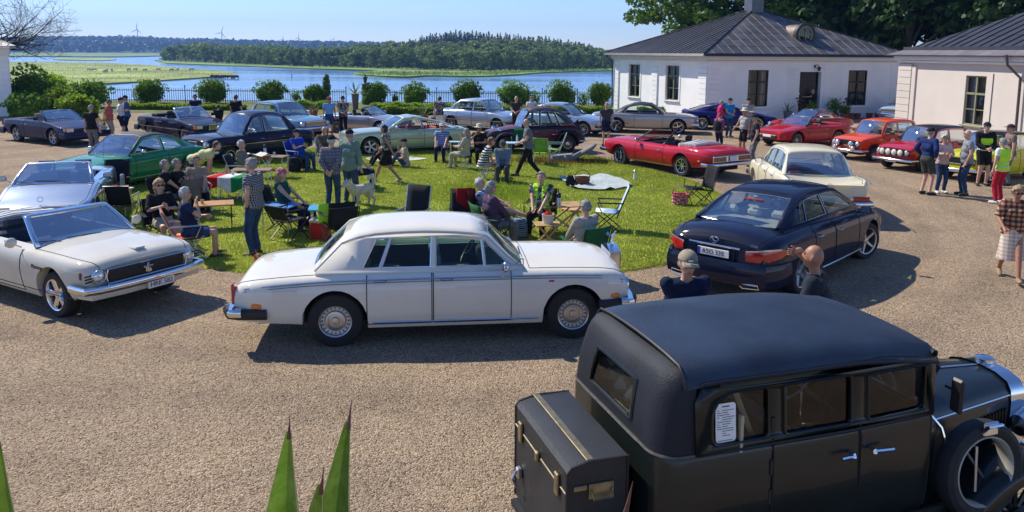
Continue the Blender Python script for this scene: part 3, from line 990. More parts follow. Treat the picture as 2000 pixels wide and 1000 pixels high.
m.lathe([(rr-.1,-.06),(rr-.1,.0),(rr-.2,.0),(rr-.2,-.06)],28,close=True)
m.box((0,-.03,0),(.06,.05,2*(rr-.2)));m.box((0,-.027,0),(2*(rr-.2),.05,.06));m.build('round_window',WFRAMEO,dm)
m=MB();m.M=Md;m.lathe([(0,-.045),(rr-.15,-.045)],24);m.build('pane',WGLASS,dm)
m=MB();m.M=Md;m.lathe([(0,-.35),(rr-.02,-.35)],24);m.build('dark_backing',DARKROOM,dm)
lp_=thing('wall_lamp','black wall lantern above the dark pavilion door','lamp',B+Mf@V(7.05,0,3.02))
lp_.rotation_euler=(0,0,math.atan2(u.y,u.x))
m=MB();m.tube([(-.1,.03,.05),(-.05,-.18,.12),(.05,-.22,.02)],.018,6);m.box((-.1,-.02,.02),(.1,.05,.16));m.build('bracket',WFRAMED,lp_)
m=MB();m.M=Matrix.Translation((.05,-.22,-.12))@Matrix.Rotation(-math.pi/2,4,'X');m.lathe([(.02,-.14),(.13,-.05),(.13,-.03),(.09,-.03),(.07,.12),(.0,.13)],8);m.build('lantern',WFRAMED,lp_)
m=MB();m.M=Ms;m.tube([(-.1,.55,EH),(-.1,.5,EH-.15),(.0,.16,EH-.55),(.0,.12,.2)],.05,6);m.build('downpipe',PIPE,hs)
# ---------- the wing on the right
P,Q=Vector((19.15,39.6,0)),Vector((20.75,19.5,0))
wg=thing('wing_house','cream plastered wing with olive window and dark sheet roof at right','house',P)
q0,q1=V(0,0,0),Q-P
Mw,Lw=frame_of(q0,q1)
win_x=5.15
_,Mw,Lw=wall('wall',wg,q0,q1,EH,PLASTER2,[(win_x,win_x+1.32,.78,2.88),(win_x+6.5,win_x+7.8,.78,2.88)],.2)
window(wg,Mw,win_x,win_x+1.32,.78,2.88,WFRAMEO,(.36,),depth=.1,sill='frame',curtain=True)
window(wg,Mw,win_x+6.5,win_x+7.8,.78,2.88,WFRAMEO,(.36,),depth=.1,sill='frame')
pilaster(wg,Mw,.03,1.15,EH-.3,PLASTER2,10,.10)
pilaster(wg,Mw,8.95,10.0,EH-.3,PLASTER2,10,.10)
m=MB();m.M=Mw;m.box((1.33,.04,1.6),(.3,.07,3.2));m.build('downpipe_chase',PLASTER2,wg)
m=MB();m.M=Mw;m.tube([(8.2,.5,EH+.15),(8.2,.42,EH-.25),(8.62,.14,EH-.75),(8.66,.14,.1)],.055,8);m.build('downpipe',PIPE,wg)
m=MB();m.M=Mw;m.tube([(win_x+1.75,.02,3.0),(win_x+1.75,.02,.3)],.016,5);m.build('cable',PIPE,wg)
m=MB();m.M=Mw
m.box((Lw/2,.07,EH-.2),(Lw+.1,.14,.10));m.box((Lw/2,.15,EH-.02),(Lw+.2,.3,.22));m.build('cornice',CORNICE,wg)
dv=(q1-q0).normalized();nv=Vector((dv.y,-dv.x,0))
bk=-nv*12.5
m=MB();a,b=q0+nv*.5-dv*.5+V(0,0,EH+.10),q1+nv*.5+dv*.5+V(0,0,EH+.10)
a2,b2=q0-nv*.15+dv*.0+V(0,0,EH+.34),q1-nv*.15+V(0,0,EH+.34)
roof_face(wg,(a,b,b2,a2),.95,1,ROOFL,SEAMD,.02,.02)
m=MB()
for k in range(22):
 p0=a2+(b2-a2)*(k/22)+nv*.05;p1=a2+(b2-a2)*((k+.985)/22)+nv*.05
 m.add([p0-V(0,0,.04),p1-V(0,0,.04),p1+V(0,0,.16),p0+V(0,0,.16),p0-nv*.16+V(0,0,.16),p1-nv*.16+V(0,0,.16)],[(0,1,2,3),(3,2,5,4)])
m.build('box_gutter',ROOFM,wg,20)
r0,r1=a2+V(0,0,.02),b2+V(0,0,.02)
ridge0,ridge1=q0+bk*.5+dv*6.4+V(0,0,7.0),q1+bk*.5-dv*6.4+V(0,0,7.0)
roof_face(wg,(r0,r1,ridge1,ridge0),.66,5,ROOFM,SEAMD,.06,.04)
c0,c1=q0+bk,q1+bk
roof_face(wg,(c0+V(0,0,EH+.36),r0,ridge0),1.3,1,ROOFM,SEAMD)
roof_face(wg,(r1,c1+V(0,0,EH+.36),ridge1),1.3,1,ROOFM,SEAMD)
roof_face(wg,(c1+V(0,0,EH+.36),c0+V(0,0,EH+.36),ridge0,ridge1),1.3,1,ROOFM,SEAMD)
for P0,P1 in((q1,c1),(c1,c0),(c0,q0)):wall('wall',wg,P0,P1,EH,PLASTER2,[])
m=MB();m.add([q0,q1,c1,c0],[(0,1,2,3)]);m.build('room_floor',DARKROOM,wg)
m=MB();m.M=Mw
for k,xx in enumerate((win_x+.25,win_x+.5,win_x+.85,win_x+1.08)):
 m.M=Mw@Matrix.Translation((xx,-.32,.88))@Matrix.Rotation(-math.pi/2,4,'X')
 m.lathe([(.0,-.1),(.06,-.1),(.08,.1),(.0,.1)][::1],8)
m.build('flower_pots',CURTAIN,wg)
# ---------- the white wall at the left edge
E0=Vector((-27.2,43.2,0))
lw=thing('gatehouse','pale shaded plaster building with dark eave at the left edge','house',E0)
wl=[V(-9,-1.5,0),V(0,0,0),V(-5.6,8,0),V(-14.6,6.5,0)]
for i in range(4):
 wall('wall',lw,wl[i],wl[(i+1)%4],3.7,PLASTER,[])
M1,L1=frame_of(wl[0],wl[1])
pilaster(lw,M1,L1-.55,L1-.02,3.3,PLASTER,10,.04)
m=MB();m.M=M1;m.box((L1/2,.1,3.5),(L1+.2,.2,.3));m.box((L1/2,.22,3.72),(L1+.5,.44,.12));m.build('cornice',CORNICE,lw)
ce=sum(wl,Vector())/4
ev=[p+(p-ce).normalized()*.7+V(0,0,3.78) for p in wl]
for i in range(4):roof_face(lw,(ev[i],ev[(i+1)%4],ce+V(0,0,6.2)),.6,1,ROOFM,SEAMD)
# ================================================================ fence, hedges, trees
IRON=mat('fence_iron',(.035,.045,.06),.5,.4,.2)
FY=55.2
def fence_run(x0,x1,y0,y1,label,h=1.06):
 n=max(1,round((x1-x0)/2.6))
 f=thing('iron_fence',label,'fence',(x0,y0,0),math.atan2(y1-y0,x1-x0))
 L=math.hypot(x1-x0,y1-y0)
 for k in range(n+1):
  m=MB();m.tube([(L*k/n,.03,0),(L*k/n,.03,h+.12)],.032,6);m.ball((L*k/n,.03,h+.15),.05,6,4);m.build('post',IRON,f)
 for z in(.2,h-.18):
  m=MB();m.box((L/2,0,z),(L,.02,.045));m.build('rail',IRON,f)
 for k in range(n):
  m=MB();a,b=L*k/n,L*(k+1)/n
  q=int((b-a)/.155)
  for j in range(1,q):
   x=a+(b-a)*j/q
   hh=h+rnd.uniform(-.01,.02)
   m.tube([(x,.012,.06),(x,.012,hh-.06),(x,.012,hh)],[.018,.018,.003],4)
  o=m.build('picket_panel',IRON,f);o['kind']='stuff'
fence_run(GD(205,200,FY).x,GD(676,200,FY).x,FY,FY,'dark iron picket fence by the lake, left of the gap')
fence_run(GD(716,200,FY).x,GD(1196,200,FY).x,FY,FY,'dark iron picket fence by the lake, right of the gap')
IVY=leafmat('ivy_leaf',(.07,.15,.016),(.25,.41,.045),.45,1.1)
HEDGE=leafmat('hedge_leaf',(.16,.28,.02),(.40,.55,.05),.55,1.6)
def bush(name,label,cat,px,ybase,D,w,h,seed,mt=IVY,group=None,n=2600,leaf=.085,stem=True,lumpy=7,dp=None):
 r_=np.random.RandomState(seed)
 p=GD(px,200,D)
 t=thing(name,label,cat,(p.x,D,0),0,group)
 dp=dp or w*.6
 cs,rr=[],[]
 for k in range(lumpy):
  a=r_.uniform(0,math.pi)
  x=(w*.5-w*.2)*math.cos(a)*r_.uniform(.2,1)
  z=h*(.32+.42*math.sin(a)*r_.uniform(.3,1))
  q=w*r_.uniform(.2,.3)
  cs.append((x,r_.normal(0,dp*.15),z));rr.append((q,dp*r_.uniform(.3,.5),min(q,h-z)))
 cs.append((0,0,h*.45));rr.append((w*.42,dp*.5,h*.45))
 v=leaf_cloud(r_,cs,rr,n,leaf,.5)
 v[:,2]=np.maximum(v[:,2],.02)
 k=n//25
 d=r_.normal(size=(k,3));d[:,2]=np.abs(d[:,2])+.2;d/=np.linalg.norm(d,axis=1)[:,None]
 sp=np.array([[0,0,h*.45]])+d*np.array([[w*.52,dp*.5,h*.58]])*r_.uniform(.9,1.12,k)[:,None]
 v2=leaf_cloud(r_,sp.tolist(),[(.08,.08,.08)]*k,k*3,leaf*.9,.2)
 v=np.concatenate([v,v2])
 link_mesh('crown',np_mesh('crown',v,np.arange(len(v)).reshape(-1,4),mt),t)
 if stem:
  m=MB()
  m.tube([(0,0,-.05),(.05,.02,h*.3),(-.04,0,h*.7)],[.07,.06,.03],6)
  m.tube([(0,0,.1),(-w*.2,.02,h*.5)],[.05,.02],5);m.tube([(0,0,.1),(w*.22,-.02,h*.5)],[.05,.02],5)
  m.build('stem',BARK,t)
 return t
ivy=[(295,2.35,1.55,'leafy ivy mound on the fence behind the crossed arms men'),(415,2.4,1.62,'round ivy mound on the fence behind the navy shirt man'),
  (528,2.4,1.52,'broad ivy mound on the fence above the light blue saloon'),(617,1.75,1.3,'low ivy mound left of the ivy clad gate post'),
  (735,1.75,1.52,'ivy mound hanging right of the lantern post at the gap'),(811,1.9,1.5,'small ivy mound on the fence right of the lantern gap'),
  (912,2.2,1.68,'rounded ivy mound on the fence over the silver saloon'),(1003,2.3,1.66,'ivy mound on the fence behind the bald brown shirt man'),
  (1094,2.1,1.72,'tall ivy mound on the fence behind the silver coupe'),(1172,1.7,1.6,'ivy mound against the corner of the white pavilion')]
for i,(px,w,h,lb) in enumerate(ivy):
 bush('ivy_mound',lb,'bush',px,200,FY-.1,w,h,40+i,group='ivy mounds on the fence',n=5600,leaf=.075)
for i,(px,lb) in enumerate(((638,'ivy covered gate post with lantern left of the gap'),(714,'bare topped gate post with green lantern right of the gap'))):
 p=GD(px,200,FY)
 t=thing('gate_post',lb,'post',(p.x,FY,0),0,'gate posts in the fence')
 m=MB();m.box((0,0,.7),(.36,.36,1.4),bev=.03);m.box((0,0,1.43),(.46,.46,.08),bev=.02);m.build('pillar',mat('post_stone',(.22,.17,.14),.85,0,.25,5),t)
 m=MB();m.M=Matrix.Translation((0,0,1.7))@Matrix.Rotation(-math.pi/2,4,'X')
 m.lathe([(.03,-.42),(.05,-.3),(.2,-.18),(.21,-.15),(.14,-.14),(.1,.18),(.05,.2),(.04,.24)],6);m.build('lantern',mat('lantern_green',(.03,.075,.06),.5,.2,.2),t)
 r_=np.random.RandomState(60+i)
 v=leaf_cloud(r_,[(0,-.05,.3),(0,-.05,.8),(.05,-.05,1.2)]+([(0,0,1.6),(.05,0,1.85)] if i==0 else[]),[(.32,.3,.35),(.28,.28,.4),(.3,.3,.3)]+([(.26,.26,.3),(.16,.16,.25)] if i==0 else[]),1500 if i==0 else 700,.065,.5)
 link_mesh('ivy',np_mesh('ivy',v,np.arange(len(v)).reshape(-1,4),IVY),t)
for i,(px,w,h) in enumerate(((578,.9,1.0),(605,.7,.8),(772,.5,.9),(1140,1.2,1.25),(1045,.8,1.35))):
 bush('climber',['thin creeper on the fence left of the gate post','small creeper beside the low ivy mound','thin creeper on the fence beside the small ivy mound','loose shrub between tall ivy mound and pavilion','airy yellow green shrub behind the brown shirt man'][i],'bush',px,200,FY-.3,w,h,80+i,IVY if i<3 else HEDGE,n=420,leaf=.06,lumpy=5)
def hedge(x0,x1,y,d,h,label,seed,mt=HEDGE):
 r_=np.random.RandomState(seed)
 L=x1-x0;n=int(L*900)
 t=thing('box_hedge',label,'hedge',((x0+x1)/2,y,0))
 P=np.column_stack([r_.uniform(-L/2,L/2,n),r_.uniform(-d/2,d/2,n),r_.uniform(.03,h,n)])
 top=r_.uniform(0,1,n)<.55
 P[top,2]=h*(1+.10*np.sin(P[top,0]*2.3+seed)+.13*np.sin(P[top,0]*5.1)+r_.normal(0,.07,top.sum()))
 P[~top,1]=np.where(r_.uniform(0,1,(~top).sum())<.7,-d/2,d/2)+r_.normal(0,.05,(~top).sum())
 nr=r_.normal(size=(n,3));nr/=np.linalg.norm(nr,axis=1)[:,None]
 tt=np.cross(nr,r_.normal(size=(n,3)));tt/=np.linalg.norm(tt,axis=1)[:,None]
 bb=np.cross(nr,tt);s=r_.uniform(.04,.085,n)[:,None]
 v=np.empty((n,4,3));v[:,0]=P-tt*s;v[:,1]=P-bb*s*.6;v[:,2]=P+tt*s;v[:,3]=P+bb*s*.6
 v=v.reshape(-1,3)
 link_mesh('foliage',np_mesh('foliage',v,np.arange(len(v)).reshape(-1,4),mt),t)
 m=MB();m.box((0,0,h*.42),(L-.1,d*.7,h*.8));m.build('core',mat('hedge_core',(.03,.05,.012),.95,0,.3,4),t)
def gx(px,Y):return GD(px,215,Y).x
hedge(gx(255,49),gx(480,49),49,.7,.32,'low clipped hedge behind the dark blue open car',1)
hedge(gx(530,50.5),gx(640,50.5),50.5,.8,.46,'low hedge between the light blue saloon and the gap',2)
hedge(gx(725,50),gx(880,50),50,.9,.42,'low bright hedge right of the gap',3)
hedge(gx(745,47),gx(850,47),47,.6,.4,'front row hedge behind the pale green coupe',4)
hedge(gx(975,49),gx(1190,49),49,.9,.38,'low hedge behind the 2 silver cars by the pavilion',5)
m=MB();m.grid([[(x,y,.004+(.02 if 47<y<56 else 0)) for x in np.linspace(-30,7.4,30)] for y in(46.2,46.6,50,55,57.5)],flip=True)
tag(m.build('flower_bed',mat('bed_grass',(.11,.13,.035),.95,0,.5,1.2,.6,12)),kind='structure')
def rosette(name,label,cat,loc,n,L,wd,mt,seed,pot=None,pot_h=.4,droop=.4,group=None,tilt=(15,75)):
 r_=random.Random(seed)
 t=thing(name,label,cat,loc,0,group)
 z0=0
 if pot:
  m=MB();m.M=Matrix.Rotation(-math.pi/2,4,'X')
  m.lathe([(0,0),(.17,0),(.24,-pot_h),(.26,-pot_h),(.26,-pot_h-.04),(.2,-pot_h-.04),(.2,-pot_h+.02),(0,-pot_h+.02)],14);m.build('pot',pot,t);z0=pot_h
 for k in range(n):
  a=2.4*k+r_.uniform(-.2,.2);el=R(tilt[0]+(tilt[1]-tilt[0])*(k/n)+r_.uniform(-6,6))
  ln=L*r_.uniform(.75,1.1)
  d=Vector((math.cos(a)*math.cos(el),math.sin(a)*math.cos(el),math.sin(el)))
  s=Vector((-math.sin(a),math.cos(a),0));up=s.cross(d)*-1
  rows=[]
  for i in range(6):
   f=i/5
   c=d*ln*f+Vector((0,0,-droop*ln*f*f*math.cos(el)))+Vector((0,0,z0))
   w=wd*(1-f**1.7)*(.7+.6*f if f<.5 else 1.0)+.002
   rows.append([c-s*w,c+Vector((0,0,-w*.35)),c+s*w])
  m=MB();m.grid(rows);m.build('leaf',mt,t)
 return t
YUCCA=leafmat('yucca_leaf',(.10,.15,.06),(.26,.30,.12),.25,2.0)
POT=mat('terracotta',(.24,.09,.05),.8,0,.2,5)
POTG=mat('zinc_pot',(.16,.17,.18),.6,.3,.2,5)
def bl(px,D):p=GD(px,200,D);return(p.x,D,0)
rosette('agave','large potted agave in the fence gap','plant',bl(694,50.5),18,1.25,.05,YUCCA,1,mat('stone_urn',(.17,.12,.09),.8,0,.2),.95)
rosette('yucca','yucca with pale leaves behind the light blue saloon','plant',bl(612,44),18,1.05,.03,YUCCA,2,POT,.4)
rosette('yucca','yucca behind the pale green coupe','plant',bl(828,42),16,.95,.03,YUCCA,3,POT,.3)
rosette('yucca','tall thin grass plant beside the brown shirt man','plant',bl(990,44.5),14,.9,.02,YUCCA,4,None)
rosette('yucca','yellowish spiky plant between coral top woman and grey haired man','plant',bl(200,38),14,1.1,.04,leafmat('yellow_spike',(.2,.22,.05),(.4,.38,.1),.3,2),5,None,tilt=(35,85),droop=.2)
ux,uy=u.x,u.y
def front(fx_,out_):return B+Mf@V(fx_,out_,0)
rosette('agave','grey potted agave under the left pavilion window','plant',front(4.6,1.0),16,.8,.035,YUCCA,6,POTG,.5)
rosette('agave','small agave beside the left pavilion window','plant',front(2.1,.9),12,.6,.03,YUCCA,7,POTG,.45)
AEON=leafmat('aeonium_leaf',(.03,.008,.012),(.07,.02,.03),.15,3)
def aeonium(label,loc,seed):
 r_=random.Random(seed);t=thing('aeonium',label,'plant',loc,0,'dark rosette plants by the door')
 m=MB();m.M=Matrix.Rotation(-math.pi/2,4,'X');m.lathe([(0,0),(.16,0),(.22,-.34),(.24,-.38),(.2,-.38),(.2,-.33),(0,-.33)],12);m.build('pot',POT,t)
 for k in range(7):
  a=k*.9;top=Vector((math.cos(a)*.3*r_.uniform(.4,1),math.sin(a)*.25,.8+r_.uniform(0,.5)))
  m=MB();m.tube([(0,0,.3),top*.6+V(0,0,.1),top],.018,5)
  for j in range(12):
   b=j*2.4;d=Vector((math.cos(b),math.sin(b),.25+.05*j)).normalized()*.15
   s=Vector((-math.sin(b),math.cos(b),0))*.045
   m.add([top,top+d*.7-s,top+d,top+d*.7+s],[(0,1,2,3)])
  m.build('rosette',AEON,t)
aeonium('dark purple rosette plant left of the pavilion door',front(5.6,.8),1)
aeonium('dark purple rosette plant right of the pavilion door',front(8.75,.9),2)
for i,(fx_,o2,w,h,lb) in enumerate(((6.15,.9,.7,.75,'bushy potted plant at the left of the pavilion door'),(7.9,.8,1.1,.95,'bushy green potted shrub right of the pavilion door'),(8.2,1.3,.7,.6,'small potted shrub in front of the larger door shrub'))):
 p=front(fx_,o2)
 t=bush('potted_shrub',lb,'plant',1000,200,p.y,w,h,120+i,IVY,n=600,leaf=.05)
 t.location=(p.x,p.y,.3)
 m=MB();m.M=Matrix.Translation((0,0,-.3))@Matrix.Rotation(-math.pi/2,4,'X');m.lathe([(0,0),(.18,0),(.25,-.36),(.2,-.36),(0,-.33)],12);m.build('pot',POT,t)
for i,fx_ in enumerate((9.2,9.65,10.5,11.1)):
 m=MB();m.M=Matrix.Rotation(-math.pi/2,4,'X');m.lathe([(0,0),(.14,0),(.2,-.28),(.22,-.32),(.17,-.32),(.16,-.26),(0,-.26)],12)
 o=m.build('flower_pot',POT);o.location=front(fx_,.6);tag(o,['first','second','third','fourth'][i]+' empty terracotta pot along the pavilion wall, counted from the door','pot','terracotta pots by the wall')
hedge(7.6,10.2,48.3,.5,.4,'low plants at the foot of the sunlit pavilion wall',6,IVY)
for i,(px,D,w,h,mt,lb) in enumerate(((62,46,2.7,2.6,IVY,'big dark shrub beside the left building'),(175,50,3.0,1.65,IVY,'dark round shrub behind the grey haired man'),
  (122,44,2.1,1.5,HEDGE,'sunlit yellow green shrub behind the dark blue roadster'),(50,41.5,2.2,1.3,IVY,'low dark shrub at the foot of the left building'),(150,41.5,2.2,1.25,HEDGE,'bright leafy shrub between roadster and standing group'),
  (98,57,3.0,1.9,HEDGE,'pale green tree shrub beyond the dark shrub at left'))):
 bush('shrub',lb,'bush',px,200,D,w,h,140+i,mt,n=4200,leaf=.1)
def bare_tree():
 base=GD(-120,150,47);
 t=thing('bare_tree','leafless tree with spreading twisted branches at the left edge','tree',(base.x,47,0))
 r_=random.Random(21)
 m=MB();tw=MB()
 m.tube([(0,0,0),(.1,0,1.5),(.2,0,3.2)],[.32,.26,.22],8)
 def grow(p,d,L,r,lvl):
  k=5;pts=[p];rs_=[r]
  dd=d.copy()
  for i in range(k):
   dd=(dd+Vector((r_.uniform(-.22,.22),r_.uniform(-.22,.22),r_.uniform(-.12,.16)))).normalized()
   pts.append(pts[-1]+dd*L/k);rs_.append(r*(1-.62*(i+1)/k))
  (m if lvl<2 else tw).tube(pts,rs_,6 if lvl<2 else 4,cap=False)
  if lvl>=4:return
  nb=(5,5,4,3)[lvl]
  for j in range(nb):
   f=.25+.75*(j+r_.random())/nb
   q=pts[min(k,max(1,round(f*k)))]
   ax=Vector((r_.uniform(-1,1),r_.uniform(-1,1),r_.uniform(-.5,.9))).normalized()
   nd=(dd*.55+ax*.85).normalized()
   grow(q,nd,L*r_.uniform(.45,.7),max(.008,rs_[min(k,round(f*k))]*.62),lvl+1)
 for d in((.95,-.1,.28),(.8,.1,.75),(.9,-.2,.05),(.35,.1,1),(-.6,0,.8),(.75,.3,-.05)):
  grow(Vector((.2,0,2.9+r_.uniform(0,1.3))),Vector(d).normalized(),r_.uniform(4.2,5.6),.14,0)
 BK=mat('bare_bark',(.10,.085,.08),.9,0,.3,4)
 m.build('trunk',BK,t);tw.build('twigs',BK,t)
bare_tree()
def big_tree(label,x,y,H,W,seed,mt,n=15000,leaf=.2,base=.2):
 r_=np.random.RandomState(seed)
 t=thing('leafy_tree',label,'tree',(x,y,0),0,'tall trees behind the houses')
 cs,rr=crown_blobs(r_,H,W,46,base)
 rr=[(q[0]*.72,q[1]*.72,q[2]*.62) for q in rr]
 v=leaf_cloud(r_,cs,rr,n,leaf,.45)
 link_mesh('crown',np_mesh('crown',v,np.arange(len(v)).reshape(-1,4),mt),t)
 m=MB();m.tube([(0,0,-.2),(.1,0,H*.25),(0,.1,H*.55),(.1,0,H*.85)],[W*.035,W*.028,W*.018,.05],8)
 for k in range(0,46,3):
  c=Vector(cs[k]);m.tube([(0,0,max(H*.15,c.z*.55)),c*.55+V(0,0,c.z*.25),c],[W*.012,W*.008,.03],5)
 m.build('trunk',BARK,t)
T1=leafmat('sunlit_leaf',(.05,.11,.016),(.15,.25,.035),.4,.5)  # lighter leaf copy for the lit trees, sunlight put into the colour
T2=leafmat('shade_leaf',(.014,.038,.010),(.05,.11,.022),.2,.4)  # darker leaf copy for the other trees, shade put into the colour
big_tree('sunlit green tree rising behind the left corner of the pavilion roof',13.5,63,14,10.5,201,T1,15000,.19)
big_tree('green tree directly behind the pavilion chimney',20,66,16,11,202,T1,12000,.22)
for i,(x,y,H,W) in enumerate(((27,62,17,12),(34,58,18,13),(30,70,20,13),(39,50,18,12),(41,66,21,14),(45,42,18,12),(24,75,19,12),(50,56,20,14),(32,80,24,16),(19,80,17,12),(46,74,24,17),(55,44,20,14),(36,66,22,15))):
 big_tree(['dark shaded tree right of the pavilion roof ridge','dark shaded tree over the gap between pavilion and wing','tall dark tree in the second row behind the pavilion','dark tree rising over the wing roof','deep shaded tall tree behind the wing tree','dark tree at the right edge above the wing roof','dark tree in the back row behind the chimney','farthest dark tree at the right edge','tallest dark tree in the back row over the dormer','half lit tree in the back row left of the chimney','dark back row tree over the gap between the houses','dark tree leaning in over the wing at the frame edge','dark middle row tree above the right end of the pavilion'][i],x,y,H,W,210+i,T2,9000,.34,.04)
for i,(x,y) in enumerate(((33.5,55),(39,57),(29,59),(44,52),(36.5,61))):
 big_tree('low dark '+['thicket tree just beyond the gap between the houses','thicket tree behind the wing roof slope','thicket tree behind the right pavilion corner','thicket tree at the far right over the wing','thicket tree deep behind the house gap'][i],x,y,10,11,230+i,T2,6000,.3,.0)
AGV=leafmat('agave_leaf',(.26,.42,.06),(.48,.62,.18),.45,22)
AGVD=mat('agave_thorn',(.12,.05,.04),.6,0,.3,30)
AGVE=mat('agave_margin',(.5,.48,.2),.6,0,.2,30)
def agave_leaf(t,tip,base,w,thorn,tw=.4):
 tip,base=Vector(tip),Vector(base)
 d=tip-base;s=d.cross(Vector((0,1,0))).normalized();n_=s.cross(d).normalized()
 rows,er=[],[]
 N=14
 for i in range(N+1):
  f=i/N*(1-thorn)
  ww=w*min(1.0,(1-f)**1.1*1.7+.012)
  c=base+d*f+n_*(.02*math.sin(f*3))+s*(.014*math.sin(f*math.pi))
  rows.append([c-s*ww,c-s*ww*.5+n_*ww*.45,c+n_*ww*.8,c+s*ww*.5+n_*ww*.45,c+s*ww,c+n_*ww*1.0])
 m=MB();m.grid(rows,wrap=True);lf=m.build('leaf',AGV,t,60)
 m=MB();m.tube([base+d*(1-thorn-.02),base+d*(1-thorn*.5),tip],[w*(thorn+.01)**1.1*1.5,w*(thorn*.5)**1.1*1.2,.0006],6);m.build('thorn',AGVD,lf)
 for e in(0,4):
  m=MB();m.tube([r_[e] for r_ in rows],[max(.0008,w*.13*(1-i/N)) for i in range(N+1)],4);m.build('margin',AGVE,lf)
ag=thing('agave','spiky agave leaves rising at the bottom edge in the foreground','plant',GD(600,1120,2.2))
def agp(px,py,Y):return GD(px,py,Y)-ag.location
agave_leaf(ag,agp(566,812,1.9),agp(548,1240,2.0),.060,.075)
agave_leaf(ag,agp(687,780,2.0),agp(630,1240,2.0),.054,.10)
agave_leaf(ag,agp(633,908,1.8),agp(600,1200,2.0),.034,.15)
ag2=thing('agave','single agave leaf tip at the lower left corner','plant',GD(-10,1120,1.6))
def agp(px,py,Y):return GD(px,py,Y)-ag2.location
agave_leaf(ag2,agp(-6,838,1.5),agp(18,1250,1.6),.042,.06)
ag3=thing('agave','dark agave thorn tip in front of the luggage trunk','plant',GD(1200,1080,1.8))
def agp(px,py,Y):return GD(px,py,Y)-ag3.location
agave_leaf(ag3,agp(1236,940,1.7),agp(1190,1150,1.8),.022,.45)
# ================================================================ cars
CARGLASS=glass('car_glass',(.80,.88,.86),.5)
DARKGLASS=glass('tinted_car_glass',(.40,.48,.52),.5)
GREENGLASS=glass('green_car_glass',(.62,.85,.76),.7)
def paint(name,col,metal=0.0,rough=.35,coat=1.0,var=.04):
 return mat(name,col,rough if metal else .6,metal,var,2.5,0,0,coat if max(col)>.15 else .6,.5 if metal else .08)
def leather(name,col):return mat(name,col,.6,0,.15,9,.2,40)
def offset_poly(P,d):
 """inset of a simple closed polygon"""
 n=len(P);A=sum(P[i][0]*P[(i+1)%n][1]-P[(i+1)%n][0]*P[i][1] for i in range(n))
 sg=1 if A>0 else-1
 out=[]
 for i in range(n):
  a,b,c=Vector(P[i-1]),Vector(P[i]),Vector(P[(i+1)%n])
  e1,e2=(b-a).normalized(),(c-b).normalized()
  n1,n2=Vector((-e1.y,e1.x))*sg,Vector((-e2.y,e2.x))*sg
  k=(n1+n2);k=k.normalized() if k.length>1e-6 else n1
  out.append(tuple(b+k*d/max(.5,k.dot(n1))))
 return out
